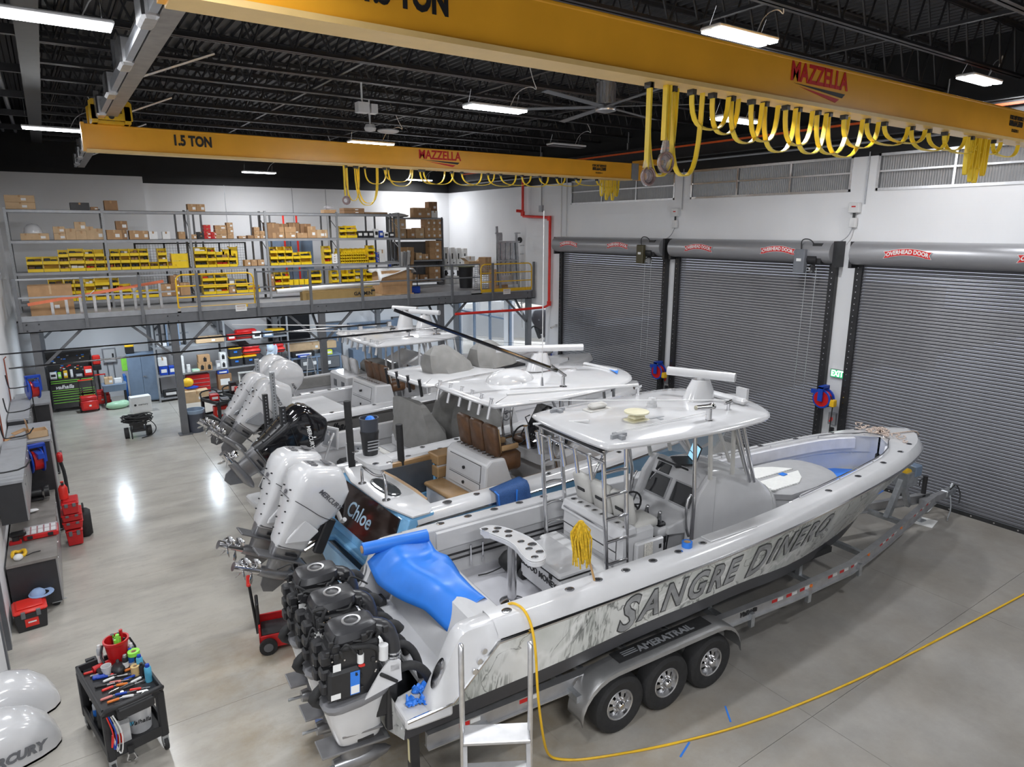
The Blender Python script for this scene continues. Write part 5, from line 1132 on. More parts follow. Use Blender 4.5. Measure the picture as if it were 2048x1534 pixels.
MB().box(-.004, -.17, .10, -.003, .17, .115, M=TR(.13, 0, .02, 0, R(18))).ob('screen_figure', black_pl, t); MB().box(-.2, -.3, 0, -.1, -.2, .035, c=.01).ob('mouse', black_pl, t)
def rag(label, x, y, z, s, m=blue_tape, seed=0, nm='glove'):
    rr = random.Random(seed); ph = [rr.uniform(0, 6) for _ in range(6)]
    t = E(nm, label, 'glove' if nm == 'glove' else 'cloth', on1(x, y, z), rr.uniform(0, 3))
    MB().grid(lambda u, v: ((u-.5)*s, (v-.5)*s*.55*(1-.35*math.sin(u*7+ph[3])), .012+abs(.05*math.sin(u*8+ph[0])*math.sin(v*7+ph[1])+.03*math.sin(u*17+v*13+ph[2]))), 16, 10).ob('crumpled_sheet', m, t, sm=70, solid=.004)
    MB().ball((s*.3, .02, .03), s*.2, 8, (1.3, .7, .5)).ob('bunched_cuff', m, t, sm=60)
rag('crumpled blue glove on the swim platform beside the motors, farther of two', .32, -.98, 1.385, .24, seed=4); rag('crumpled blue glove on the swim platform, nearer of two', .18, -1.12, 1.385, .22, seed=9)
t = E('bag', 'black soft bag with blue tape tied on the cockpit sole behind the table', 'bag', on1(2.6, .75, 1.42)); MB().ball((0, 0, .14), .26, 12, (1.1, .9, .6)).box(-.2, -.15, 0, .2, .15, .12, c=.04).ob('body', black_rub, t, sm=60); MB().ball((-.2, -.14, .12), .06, 8, (.6, .6, 1.3)).ob('blue_knot', blue_tape, t); MB().tube([(-.2, 0, .1), (-.45, .05, .03), (-.6, .1, .02)], .01, 5, sm=1).ob('cord', black_rub, t)
q = MB(); rr = random.Random(5)
for k in range(26):
    a = rr.uniform(0, 6.28); c = Vector((10.75+rr.gauss(0, .12), .18+rr.gauss(0, .20), 0)); r0 = rr.uniform(.05, .14); zz = top1(10.8)+.015+rr.uniform(0, .05)
    q.tube([(c.x+r0*math.cos(a+i), c.y+r0*.6*math.sin(a+i*1.1), zz+.012*math.sin(i*2)) for i in range(6)], .012, 5, sm=1)
q.tube([(10.8, -.05, top1(10.8)+.03), (11.2, -.15, top1(11)+.03), (11.45, -.2, top1(11)+.02), (11.56, -.2, top1(11)-.08)], .014, 5, sm=2)
o = q.ob('anchor_rope', mat('flecked_rope', (.52, .42, .36), .85, var=.5, scale=45), None, sm=60); o.matrix_world = T1; tag(o, 'tangled tan rope pile on the foredeck at the bow tip', 'rope')
# yellow cord over the gunwale and along the floor
fl = lambda x, y: on1(x, y, .014)
pts = [on1(1.1, -.9, 1.5), on1(1.32, -1.02, 2.1), on1(1.36, -1.15, 2.235), on1(1.42, -1.36, 2.2), on1(1.44, -1.50, 1.9), on1(1.46, -1.52, 1.2), on1(1.60, -1.45, .5), on1(1.78, -1.30, .10), fl(1.95, -1.35), fl(2.2, -1.5), fl(3.2, -1.85), fl(4.4, -2.14), fl(6.2, -2.35), fl(8.2, -2.45), fl(11.2, -2.55), fl(14, -2.6)]
tag(MB().tube(pts, .016, 6, sm=3).ob('extension_cord', mat('cord_yellow', (.75, .45, .02), .45), None, sm=60), 'yellow cord hanging over the gunwale and running along the floor to the right', 'cord')
for i, (x, y, a) in enumerate(((3.35, -2.0, .35), (4.3, -1.85, .9))): tag(MB().box(-.15, -.012, 0, .15, .012, .003, M=TR(*on1(x, y, .001), a)).ob('tape_strip', blue_tape, None), 'short strip of blue tape on the concrete, %s from the camera' % nth(i), 'tape')
# ---------- trailer ----------
tl = E('boat_trailer', 'aluminium triple-axle trailer under the nearest boat', 'trailer', (2.5, 6.80, 0), TH1)
dull_al = mat('dull_aluminium', (.50, .50, .51), .42, metal=.75, var=.12, scale=5); fend_m = mat('fender_aluminium', (.46, .46, .46), .35, metal=.8, var=.08)
fy = lin([(.3, 1.06), (6.6, 1.06), (8.3, .98), (10.0, .66), (12.3, .17), (12.9, .06)])
fz = lin([(0, .74), (5, .60), (9.5, .46), (13, .44)])
for s in (-1, 1):
    q = MB(); xs_ = [.3, 2, 4, 5.5, 6.6, 7.5, 8.3, 9.2, 10, 11.2, 12.3, 12.9]
    q.loft([[(x, s*(fy(x)-.02), fz(x)), (x, s*(fy(x)+.02), fz(x)), (x, s*(fy(x)+.02), fz(x)+.2), (x, s*(fy(x)-.02), fz(x)+.2)] for x in xs_])
    for dz in (0, .19): q.loft([[(x, s*(fy(x)-.05), fz(x)+dz), (x, s*(fy(x)+.06), fz(x)+dz), (x, s*(fy(x)+.06), fz(x)+dz+.014), (x, s*(fy(x)-.05), fz(x)+dz+.014)] for x in xs_])
    q.ob('side_rail', dull_al, tl)
    for x in (.7, 1.5, 6.1, 6.45, 6.8, 7.6, 7.95, 8.3, 9.6, 9.9, 10.2, 11.5, 11.9, 12.3):
        if s < 0:
            for dx, m in ((0, red_txt), (.14, paper)):
                a = x+dx; MB().add([(a, s*(fy(a)+.0215), fz(a)+.10), (a+.13, s*(fy(a+.13)+.0215), fz(a+.13)+.10), (a+.13, s*(fy(a+.13)+.0215), fz(a+.13)+.16), (a, s*(fy(a)+.0215), fz(a)+.16)], [(0, 1, 2, 3)]).ob('reflector', m, tl)
    for x in (7.1, 9.05, 10.7): MB().lathe([(.035, 0), (.03, .02), (.001, .025)], 10, TR(x, s*(fy(x)+.02), fz(x)+.13, 0, 0, R(90) if s < 0 else R(-90))).ob('marker_lamp', mat('amber_lens', (.8, .2, .03), .3), tl)
    for x in (5.6, 7.0, 8.6): MB().box(x-.03, s*(fy(x)+.02), fz(x)-.12, x+.05, s*(fy(x)+.08), fz(x)+.1).ob('roller_bracket', galv, tl)
    # tandem fender
    prof = [(2.20, .46)]+[(2.20+.55-.55*math.cos(a), .50+.47*math.sin(a)) for a in [PI/2*k/6 for k in range(7)]]+[(4.55+.48*math.sin(a), .50+.47*math.cos(a)) for a in [PI/2*k/6 for k in range(7)]]+[(5.03, .52)]
    q = MB(); q.loft([[(x, s*1.10, z), (x, s*1.36, z), (x, s*1.40, z-.02), (x, s*1.41, z-.07), (x, s*1.395, z-.07), (x, s*1.36, z-.018), (x, s*1.10, z-.018)] for x, z in prof]); q.ob('fender', fend_m, tl, sm=35)
    MB().box(2.85, s*1.09, .974, 4.5, s*1.30, .985).ob('step_pad', black_rub, tl)
    if s < 0:
        me = text_mesh('AMERATRAIL', .16, bold=.004, sx=1.05); me.transform(TR(3.72, -1.21, .987)); mesh_ob('lettering', me, grey_lt, tl)
        for k in range(3): MB().box(2.98, -1.16-.035*k, .985, 3.22, -1.145-.035*k, .988).ob('stripe', grey_lt, tl)
        me = text_mesh('Valhalla', .13, bold=.003, shear=.3); me.transform(facing(5.55, -(1.06+.024), .70, -PI/2)); mesh_ob('lettering', me, black_pl, tl)
    # wheels
    for x in (2.85, 3.66, 4.50):
        w = E('wheel', parent=tl, loc=(x, s*1.24, .40)); sg = s
        Mr = Matrix.Rotation(R(90)*(1 if s < 0 else -1), 4, 'X')
        MB().lathe([(.21, -.10), (.24, -.115), (.33, -.125), (.385, -.10), (.40, -.06), (.40, .06), (.385, .10), (.33, .125), (.24, .115), (.21, .10)], 36, Mr, cap=False).ob('tyre', black_rub, w, sm=30)
        rim = MB(); rim.lathe([(.215, -.10), (.215, .10), (.205, .108), (.19, .10), (.19, .02)], 28, Mr, cap=False); rim.ob('rim', alu, w, sm=30)
        dsk = MB(); n_ = 8
        for k in range(n_):
            a0, a1 = 2*PI*k/n_, 2*PI*(k+.62)/n_
            dsk.add([tuple(Mr @ Vector((r_*math.cos(a), r_*math.sin(a), z_))) for r_, a, z_ in ((.10, a0, .075), (.192, a0, .035), (.192, a1, .035), (.10, a1, .075))], [(0, 1, 2, 3)])
        dsk.lathe([(.001, .075), (.105, .075)], 20, Mr, cap=False); dsk.lathe([(.155, .035), (.192, .03)], 28, Mr, cap=False); dsk.ob('disc', alu, w, solid=.008)
        hubm = MB(); hubm.lathe([(.06, .07), (.055, .13), (.04, .15), (.001, .152)], 16, Mr); hubm.ob('hub_cap', steel, w, sm=40)
        nt_ = MB()
        for k in range(8): a = 2*PI*k/8; p_ = Mr @ Vector((.082*math.cos(a), .082*math.sin(a), .07)); p2 = Mr @ Vector((.082*math.cos(a), .082*math.sin(a), .10)); nt_.cyl(p_, p2, .012, n=6)
        tag(nt_.ob('lug_nuts', steel, w), kind='stuff')
        MB().lathe([(.19, -.02), (.001, -.02)], 20, Mr, cap=False).ob('inner_dark', black_rub, w)
for x in (2.85, 3.66, 4.5): MB().cyl((x, -1.15, .4), (x, 1.15, .4), .05, n=10).ob('axle', galv, tl)
for x in (1.0, 2.25, 5.2, 7.4, 9.2, 11.2): MB().box(x-.05, -fy(x) if x > 2.3 else -1.28, fz(x)-.03, x+.05, fy(x) if x > 2.3 else 1.28, fz(x)+.06).ob('cross_member', galv, tl)
for s in (-1, 1): MB().box(.6, s*.62-.06, .8, 8.2, s*.62+.06, .90).ob('bunk', black_rub, tl); 
for s in (-1, 1):
    for x in (1.0, 2.25, 5.2, 7.4): MB().box(x-.04, s*.62-.04, fz(x)+.04, x+.04, s*.62+.04, .82).ob('bunk_post', galv, tl)
MB().box(12.5, -.06, .44, 13.55, .06, .58).ob('tongue', dull_al, tl); MB().box(13.4, -.08, .46, 13.8, .08, .60, c=.02).cyl((13.7, 0, .6), (13.75, 0, .7), .03).ob('coupler', galv, tl)
MB().cyl((12.72, .10, .25), (12.72, .10, 1.05), .05, n=12).ob('jack_tube', black_met, tl); MB().cyl((12.72, .10, .03), (12.72, .10, .3), .035, n=10).box(12.62, 0, .0, 12.82, .2, .03).ob('jack_foot', galv, tl); MB().tube([(12.72, .12, 1.0), (12.55, .12, .98), (12.55, .12, .85)], .012, 5).ob('jack_crank', black_met, tl)
MB().box(0, -.05, 0, .12, .05, 1.1, M=TR(11.1, 0, .5, 0, R(28))).box(0, -.05, 0, .10, .05, .8, M=TR(11.9, 0, .55, 0, R(-30))).box(11.5, -.14, 1.1, 11.9, .14, 1.4).ob('winch_post', galv, tl); MB().cyl((11.62, -.09, 1.36), (11.62, .09, 1.36), .12, n=14).ob('winch_strap', safe_y, tl); MB().box(11.75, -.16, 1.28, 12.0, .16, 1.52, c=.02).ob('winch_case', blue_steel, tl)
for k in (-1, 1): MB().tube([(13.5, k*.1, .5), (13.45, k*.18, .2), (13.3, k*.2, .03), (13.2, k*.25, .02)], .014, 5, sm=1).ob('safety_chain', galv, tl)
MB().tube([(13.55, -.05, .6), (13.7, -.1, .75), (13.75, -.2, .5), (13.6, -.25, .35)], .014, 5, sm=2).ob('brake_line', black_rub, tl)
tag(MB().box(-.25, -.2, 0, .25, .2, .004, M=TR(*on1(12.75, .0, .002), .2)).ob('paper_sheet', paper, None), 'white paper sheet on the floor under the trailer jack foot', 'paper')
tl.children[0].name  # keep
# stern jack stand and step ladder at the near quarter
t = E('jack_stand', 'black post jack stand under the near stern corner', 'stand', on1(.12, -1.13, 0), TH1); MB().box(-.05, -.05, .03, .05, .05, 1.14).ob('post', black_met, t); MB().box(-.15, -.15, 0, .15, .15, .03).ob('foot', black_met, t); MB().box(-.052, -.02, .72, -.05, .03, 1.0).ob('sticker', mat('pale_sticker', (.75, .68, .40), .6), t); MB().tube([(-.05, 0, 1.1), (-.12, 0, 1.16), (-.08, .05, 1.22)], .014, 6).ob('hook', steel, t)
t = E('step_ladder', 'aluminium boarding ladder with tall handrails at the near stern quarter', 'ladder', on1(.66, -1.98, 0), TH1-R(28))
for s in (-1, 1):
    MB().tube([(s*.335, -.02, 0), (s*.335, .0, 1.2), (s*.335, .02, 2.32), (s*.335, .05, 2.38), (s*.335, .09, 2.36)], .028, 10, sm=1).ob('hand_rail', alu, t, sm=50)
    MB().box(s*.33-.02, -.50, 0, s*.33+.02, -.42, .02).box(-.02, -.03, 0, .02, .03, 1.42, M=TR(s*.31, -.52, 0, 0, 0, R(-20))).ob('side_rail', dull_al, t); MB().cyl((s*.34, .55, 0), (s*.34, .1, 1.15), .022, n=8).ob('rear_leg', alu, t)
for k, (y, z) in enumerate(((-.42, .42), (-.3, .78), (-.16, 1.14), (-.02, 1.46))): MB().box(-.33, y-.13, z-.04, .33, y+.12, z, c=.008).ob('step', dull_al, t)
# ================= outboard motors =================
gear_grey = mat('gearcase_grey', (.30, .30, .31), .33, metal=.75, var=.08); cowl_w = mat('cowl_white', (.64, .64, .65), .17, var=.02, coat=.6); txt_g = mat('dark_grey_lettering', (.10, .10, .11), .35)
def rrect(f0, f1, w, a, sl=0., p=.34):
    c, h = (f0+f1)/2, (f1-f0)/2; o = []
    for k in range(20):
        t = 2*PI*k/20; cx = math.copysign(abs(math.cos(t))**p, math.cos(t)); sy = math.copysign(abs(math.sin(t))**p, math.sin(t))
        o.append((c+h*cx, w*sy*(1-.12*max(0, cx)), a+sl*(h*cx)))
    return o
def prop(t, f, a, r=.19, n=4, m=steel):
    q = MB().cyl((f+.02, 0, a), (f-.22, 0, a), .058, .066, n=16)
    for k in range(n):
        M_ = TR(f-.08, 0, a) @ Matrix.Rotation(2*PI*k/n+.4, 4, 'X') @ Matrix.Rotation(R(32), 4, 'Z')
        q.add([tuple(M_ @ Vector((.012*math.sin(i*1.3), x, z))) for i, (x, z) in enumerate([(-.03, .05), (-.09, .12), (-.07, r), (.02, r+.01), (.08, .14), (.04, .05)])], [(0, 1, 2, 3, 4, 5)])
    q.ob('propeller', m, t, sm=40, solid=.006)
def lower_unit(t, cm, w=.075, two=False):
    MB().loft([rrect(-.22, .14, w*.75, .02, p=.8), rrect(-.24, .18, w, .25, p=.8), rrect(-.26, .19, .12, .30, p=.5), rrect(-.27, .19, .15, .45, p=.5)]).ob('midsection', cm, t, sm=40)
    MB().prism([(-.46, .25), (-.1, .24), (.24, .23), (.30, .245), (.24, .26), (-.46, .275)], -.15, .15).prism([(-.25, .44), (.2, .42), (.2, .44), (-.25, .47)], -.17, .17).ob('antiventilation_plate', cm, t, bev=.006)
    MB().lathe([(.004, .36), (.05, .30), (.085, .16), (.092, 0), (.08, -.24), (.07, -.3)], 16, TR(0, 0, 0, 0, R(90))).ob('gearcase', cm, t, sm=50)
    MB().prism([(-.22, -.06), (.16, -.07), (.02, -.27), (-.12, -.29), (-.2, -.20)], -.012, .012).ob('skeg', cm, t, bev=.005)
    MB().box(-.08, -.155, .33, .1, .155, .36).ob('water_inlet', black_pl, t)
def outboard(label, loc, rz, tilt, m, brand, top_txt, tm, prn=4, bracket=True, lev=None, panel=None):
    t = E('outboard_motor', label, 'motor', loc, rz, 'outboard motors on the sterns'); t.rotation_euler = (0, R(tilt), rz)
    lower_unit(t, gear_grey)
    lev = lev or [(.42, -.26, .18, .15, 0), (.48, -.28, .20, .19, 0), (.68, -.29, .22, .22, 0), (.86, -.31, .27, .26, .03), (1.05, -.34, .42, .30, .05), (1.25, -.37, .47, .32, .08), (1.42, -.39, .47, .325, .12), (1.56, -.38, .34, .31, .22), (1.66, -.33, .25, .27, .26), (1.71, -.26, .18, .20, .26)]
    MB().loft([rrect(f0, f1, w, a, s) for a, f0, f1, w, s in lev]).ob('cowling', m, t, sm=38)
    for s in (-1, 1):
        letters(brand, facing(.16, s*.331, 1.30, s*PI/2) @ Matrix.Rotation(R(-24)*(1 if s < 0 else -1), 4, 'Z'), tm, t, .10, bold=.002, shear=.2)
        MB().prism([(.12, .62), (.22, .80), (-.06, .93), (-.2, .6), (-.2, .52)], s*.225, s*(.27)).ob('side_panel', panel or m, t, bev=.02)
        MB().tube([(-.33, s*.30, 1.16), (-.1, s*.325, 1.10), (.15, s*.322, 1.02), (.40, s*.29, 1.0)], .006, 4, sm=1).ob('seam', black_pl, t)
    MB().box(-.39, -.19, 1.15, -.375, .19, 1.152).ob('rear_seam', black_pl, t)
    for s in (-1, 1):
        q = MB()
        for k in range(5): fb_ = -.295-.09*(k*.16/.6)**1.2; q.cyl((fb_+.05, s*.13, .62+k*.16), (fb_-.006, s*.13, .62+k*.16), .012, n=6)
        tag(q.ob('cowl_bolts', black_pl, t), kind='stuff')
    for a in (1.1,): MB().lathe([(.035, 0), (.035, .012)], 12, TR(-.385, 0, a+.1, 0, R(-90))).ob('badge', txt_g, t)
    if top_txt:
        Mt = TR(-.12, 0, 1.705, PI/2*-1, 0, 0) ; me = text_mesh(top_txt, .14, bold=.006, sx=1.2); me.transform(TR(-.17, 0, 1.69, -PI/2) @ Matrix.Rotation(R(14), 4, 'X')); mesh_ob('lettering', me, tm, t)
        MB().box(-.05, -.11, 0, .05, .11, .012, M=TR(.03, 0, 1.755, 0, R(-12))).ob('air_slot', txt_g, t)
    if bracket:
        MB().box(.16, -.16, .62, .42, .16, .98, c=.03).box(.30, -.2, .45, .46, -.12, 1.0, c=.02).box(.30, .12, .45, .46, .2, 1.0, c=.02).cyl((.2, -.22, .92), (.2, .22, .92), .06, n=12).ob('swivel_bracket', black_met, t, sm=40)
        MB().cyl((.2, -.06, .4), (.4, -.06, .62), .03, n=8).cyl((.2, .06, .4), (.4, .06, .62), .03, n=8).ob('tilt_ram', steel, t)
        MB().tube([(.36, .12, 1.02), (.5, .2, 1.12), (.66, .22, 1.02), (.74, .15, .9), (.72, .05, .98)], .035, 8, sm=2).ob('rigging_hose', white_mat if m is cowl_w else black_rub, t, sm=60)
    prop(t, -.32, 0, .19, prn); 
    if prn == 3: prop(t, -.46, 0, .17, 4)
    return t
def place(o, sl, x, y):
    a = math.atan(sl); return (o[0]+x*math.cos(a)-y*math.sin(a), o[1]+x*math.sin(a)+y*math.cos(a))
# motors of boat 2 (white pair)
O2, S2 = (3.3, 9.82), .045
for y, lab in ((-.42, 'white tilted outboard of the light blue boat, nearer of the pair'), (.42, 'white tilted outboard of the light blue boat, farther of the pair')):
    outboard(lab, (*place(O2, S2, -1.12, y), 1.36), math.atan(S2), 27, cowl_w, 'MERCURY', '600', txt_g, 3)
O3, S3 = (3.0, 12.36), .06
for y, lab in ((-.12, 'glossy black outboard tilted high on the grey-covered boat'),):
    outboard(lab, (*place(O3, S3, -.62, y), 1.98), math.atan(S3), 58, black_gl, 'MERCURY', None, paper, 4)
    # tall black guide post beside it
O4, S4 = (4.1, 16.05), .08
for y, lab in ((-.42, 'white tilted outboard of the grey-sided boat, nearer of the pair'), (.42, 'white tilted outboard of the grey-sided boat, farther of the pair')):
    outboard(lab, (*place(O4, S4, -1.2, y), 1.55), math.atan(S4), 42, cowl_w, 'MERCURY', None, txt_g, 3, panel=grey_lt)
O5, S5 = (4.6, 18.75), .05
yl = [(.42, -.26, .18, .15, 0), (.62, -.30, .24, .2, 0), (.85, -.36, .34, .28, .0), (1.1, -.42, .44, .34, .05), (1.4, -.44, .46, .36, .08), (1.6, -.40, .40, .34, .1), (1.75, -.30, .26, .27, .1), (1.82, -.15, .1, .14, .1)]
for y, lab in ((-.45, 'rounded white outboard with vertical lettering behind the Mercury pair'), (.45, 'rounded white outboard farthest back, mostly hidden')):
    lab = lab.replace('the Mercury pair', 'the tilted white pair')
    outboard(lab, (*place(O5, S5, -.55, y), 1.30), math.atan(S5), 38, cowl_w, 'YAMAHA', None, txt_g, 4, lev=yl)
# ---- boat 1: three uncowled motors
def powerhead(label, y):
    x, yy = place((2.5, 6.80), S1, -.32, y)
    t = E('outboard_motor', label, 'motor', (x, yy, .60), TH1, 'uncowled motors of the nearest boat')
    t.rotation_euler = (0, R(3), TH1)
    lower_unit(t, gear_grey, .08)
    MB().cyl((-.3, 0, 0), (-.46, 0, 0), .018, n=8).ob('prop_shaft', galv, t); low = list(t.children)
    MB().loft([rrect(-.27, .20, .13, .13, p=.5), rrect(-.30, .22, .16, .20, p=.5), rrect(-.37, .20, .20, .42, p=.5), rrect(-.41, .22, .23, .58, p=.5), rrect(-.42, .26, .25, .70, .1, p=.5)]).ob('leg_cowl', cowl_w, t, sm=40)
    MB().loft([rrect(-.44, .28, .27, .66, .1, p=.5), rrect(-.46, .32, .29, .72, .12, p=.5), rrect(-.44, .34, .28, .76, .12, p=.5)]).ob('cowl_pan', mat('pan_grey', (.20, .20, .21), .3), t, sm=40)
    MB().prism([(-.05, .74), (.36, .84), (.34, 1.08), (.2, 1.10), (.1, .98)], -.29, -.27).prism([(-.05, .74), (.36, .84), (.34, 1.08), (.2, 1.10), (.1, .98)], .27, .29).box(.2, -.29, .95, .36, .29, 1.08, c=.03).ob('side_fairing', cowl_w, t)
    MB().box(-.34, -.22, .74, .14, .22, 1.36, c=.03).box(-.40, -.15, .80, -.30, .15, 1.30, c=.02).ob('engine_block', black_met, t)
    for s in (-1, 1):
        o = MB().box(-.42, s*.13, .80, -.08, s*.275, 1.14, c=.03).ob('control_box', black_pl, t, sm=30)
        if s < 0:
            MB().box(-.20, -.279, .84, -.10, -.275, 1.10).ob('blue_label', blue_tape, o); MB().box(-.195, -.281, .85, -.105, -.277, .94).ob('white_label', paper, o); MB().box(-.40, -.279, .84, -.30, -.275, .90).ob('white_label', paper, o)
        for k in range(3): MB().box(-.47, s*.06, .86+k*.16, -.36, s*.2, .98+k*.16, c=.02).ob('cylinder_head', black_pl, t)
        q = MB(); rr = random.Random(int(y*10)+s+9)
        for k in range(9):
            p0 = Vector((rr.uniform(-.4, .2), s*rr.uniform(.2, .27), rr.uniform(.9, 1.5))); q.tube([p0, p0+Vector((rr.uniform(-.1, .1), s*.05, rr.uniform(.02, .1))), p0+Vector((rr.uniform(-.2, .25), s*rr.uniform(-.02, .04), rr.uniform(-.2, .15)))], rr.choice((.009, .012, .02)), 6, sm=2)
        tag(q.ob('wiring', black_rub, t, sm=60), kind='stuff')
        q = MB()
        for k in range(14): p0 = Vector((rr.uniform(-.42, .22), s*rr.uniform(.215, .25), rr.uniform(.82, 1.48))); w = rr.uniform(.014, .04); q.box(p0.x-w, p0.y-w*.6, p0.z-w, p0.x+w, p0.y+w*.6, p0.z+w*1.3, c=.005)
        tag(q.ob('small_fittings', black_pl, t), kind='stuff')
        q = MB()
        for k in range(10): p0 = Vector((rr.uniform(-.4, .2), s*rr.uniform(.25, .28), rr.uniform(.82, 1.45))); q.box(p0.x-.008, p0.y-.008, p0.z-.008, p0.x+.008, p0.y+.008, p0.z+.008)
        tag(q.ob('bolt_heads', steel, t), kind='stuff')
        MB().box(-.38, s*.282, 1.16, -.30, s*.286, 1.24).ob('white_label', paper, t)
    # intake cover with ring, forward duct
    MB().loft([rrect(-.34, .10, .20, 1.36, p=.4), rrect(-.35, .14, .22, 1.42, .06, p=.4), rrect(-.32, .14, .19, 1.49, .06, p=.4), rrect(-.26, .10, .14, 1.515, .06, p=.5)]).ob('intake_cover', mat('satin_black', (.030, .030, .033), .32, var=.1), t, sm=38)
    MB().lathe([(.10, 0), (.10, .012), (.075, .014), (.075, 0)], 24, TR(-.10, 0, 1.512, 0, R(-4)), cap=False).ob('intake_ring', alu, t, sm=40)
    MB().tube([(.08, -.05, 1.44), (.24, -.10, 1.40), (.30, -.16, 1.25), (.30, -.18, 1.0)], [.085, .09, .085, .075], 14, sm=2).ob('intake_duct', MATS['satin_black'], t, sm=60)
    q = MB()
    for k in range(4): q.lathe([(.08, 0), (.083, .01), (.08, .02)], 16, TR(.30, -.18, 1.0+k*.045))
    q.ob('duct_clamps', alu, t)
    MB().cyl((.16, -.26, 1.14), (.16, -.26, 1.30), .05, n=16).ob('oil_filter', white_mat, t, sm=40); MB().cyl((-.08, -.24, 1.16), (-.08, -.24, 1.26), .035, n=12).ob('fuel_filter', paper, t); MB().cyl((-.08, -.24, 1.26), (-.08, -.24, 1.32), .03, n=12).ob('filter_cap', black_gl, t); MB().box(-.13, -.25, 1.10, -.03, -.22, 1.13, c=.008).ob('red_clip', red_br, t)
    MB().cyl((-.30, -.10, 1.36), (-.30, -.10, 1.40), .04, n=12).ob('yellow_cap', mat('cap_yellow', (.8, .62, .03), .4), t)
    MB().tube([(-.30, -.2, 1.34), (-.2, -.25, 1.36), (.0, -.26, 1.34), (.12, -.24, 1.25), (.12, -.22, 1.1)], .026, 8, sm=2).tube([(-.35, -.18, 1.25), (-.36, -.16, 1.42), (-.30, -.12, 1.48), (-.2, -.18, 1.40), (0, -.27, 1.40), (.06, -.2, 1.44)], .014, 6, sm=2).ob('coolant_hose', black_rub, t, sm=60)
    MB().tube([(-.36, .0, .86), (-.50, -.02, .78), (-.52, 0, .70), (-.40, 0, .62)], .05, 8, sm=1).ob('rear_hose', black_rub, t, sm=60)
    MB().box(.10, -.17, .36, .34, .17, .80, c=.03).box(.24, -.2, .18, .36, -.1, .8, c=.02).box(.24, .1, .18, .36, .2, .8, c=.02).cyl((.05, 0, .3), (.3, 0, .5), .05, n=10).ob('swivel_bracket', black_met, t, sm=40)
    MB().tube([(.30, -.2, .92), (.5, -.26, .98), (.66, -.28, .82), (.70, -.26, .66)], .05, 10, sm=2).tube([(.32, .05, 1.0), (.48, .0, 1.1), (.62, -.05, .95), (.68, -.1, .66)], .045, 10, sm=2).tube([(.3, .15, 1.2), (.42, .12, 1.28), (.5, .1, 1.18)], .055, 10, sm=2).ob('rigging_hose', black_rub, t, sm=60)
    for c in t.children:
        if c not in low: c.location.z += .18
for y, l in ((-.66, 'uncowled black motor with white leg, nearest of the three on the nearest boat'), (0, 'uncowled black motor with white leg, middle of the three on the nearest boat'), (.66, 'uncowled black motor with white leg, farthest of the three on the nearest boat')): powerhead(l, y)
t = E('bucket', 'small clear plastic bucket on the floor behind the middle motor', 'bucket', (2.2, 7.62, 0)); MB().lathe([(.10, 0), (.13, .26), (.135, .27), (.125, .26), (.095, .01)], 18, cap=False).ob('pail', plast, t, sm=40); MB().lathe([(.105, .06), (.117, .16)], 18, cap=False).ob('label', blue_tape, t)

# ================= boat 2: light blue hull =================
sky_b = mat('light_blue_gelcoat', (.20, .46, .74), .18, var=.03, coat=.6); teak = mat('tan_gelcoat', (.36, .22, .10), .35, coat=.3, var=.08); dark_win = mat('brown_transom', (.035, .022, .018), .06, coat=.6, var=.5, scale=2)
def local_boat(lab, o, s): return E('motor_boat', lab, 'boat', (o[0], o[1], 0), math.atan(s))
B2 = local_boat('light blue centre-console boat with tan trim moored second from the camera', O2, S2)
zr2 = 1.92
rub2 = lin([(0, 1.12), (.36, 1.2), (.75, 1.90), (1.0, 1.92), (5.5, 1.97), (11, 2.1)])
hb2, zrf2, yb2, zb2, zk2, yi2, top2 = boat_hull(B2, 10.6, 1.32, zr2, sky_b, white_gel, sky_b, 1.30, xc0=.70, xs_rub=rub2, coam=.26)
MB().prism([(-.02, -1.14), (.75, -1.24), (.75, 1.24), (-.02, 1.14), (-.02, .80), (.18, .70), (.18, -.70), (-.02, -.80)], 1.06, 1.17, ax='z').ob('swim_platform', sky_b, B2, bev=.03)
MB().prism([(.30, 1.17), (.62, 2.03), (1.05, 2.07), (1.05, 1.30), (.5, 1.15)], -1.26, 1.26).ob('transom_bulkhead', sky_b, B2, bev=.02)
MB().prism([(.36, 1.32), (.60, 1.97), (.575, 1.985), (.335, 1.33)], -1.02, 1.02).ob('name_panel', dark_win, B2)
me = text_mesh('Chloe', .38, bold=.004, shear=.35, ext=.002, sx=.95); ax = (Vector((.60, 0, 1.97))-Vector((.36, 0, 1.32))).normalized(); nn = Vector((-ax.z, 0, ax.x))
Mt = Matrix((( 0, ax.x, nn.x, .44), (-1, 0, 0, .22), (0, ax.z, nn.z, 1.64), (0, 0, 0, 1))); me.transform(Mt); mesh_ob('lettering', me, mat('pale_blue_lettering', (.45, .62, .78), .3), B2)
MB().loft(slab_rings(chaikin([(.52, -1.28), (1.1, -1.28), (1.18, -.7), (1.18, .7), (1.1, 1.28), (.52, 1.28)], 1), [(0, 2.06), (0, 2.085), (.03, 2.10)])).ob('transom_cap', white_gel, B2, sm=30)
MB().loft(slab_rings(chaikin([(1.08, -.9), (1.24, -.75), (1.24, .75), (1.08, .9)], 1), [(0, 1.85), (0, 2.09)])).ob('tan_bolster', teak, B2)
MB().loft(slab_rings(chaikin([(.70, -.45), (1.0, -.45), (1.0, .45), (.70, .45)], 2), [(0, 2.10), (.01, 2.125), (.05, 2.13)])).ob('livewell_lid', mat('dark_lid', (.05, .055, .06), .15, coat=.4), B2)
letters('valhalla', facing(1.95, -(hb2(1.9)-.02), 1.80, -PI/2), black_gl, B2, .24, shear=.45, bold=.003)
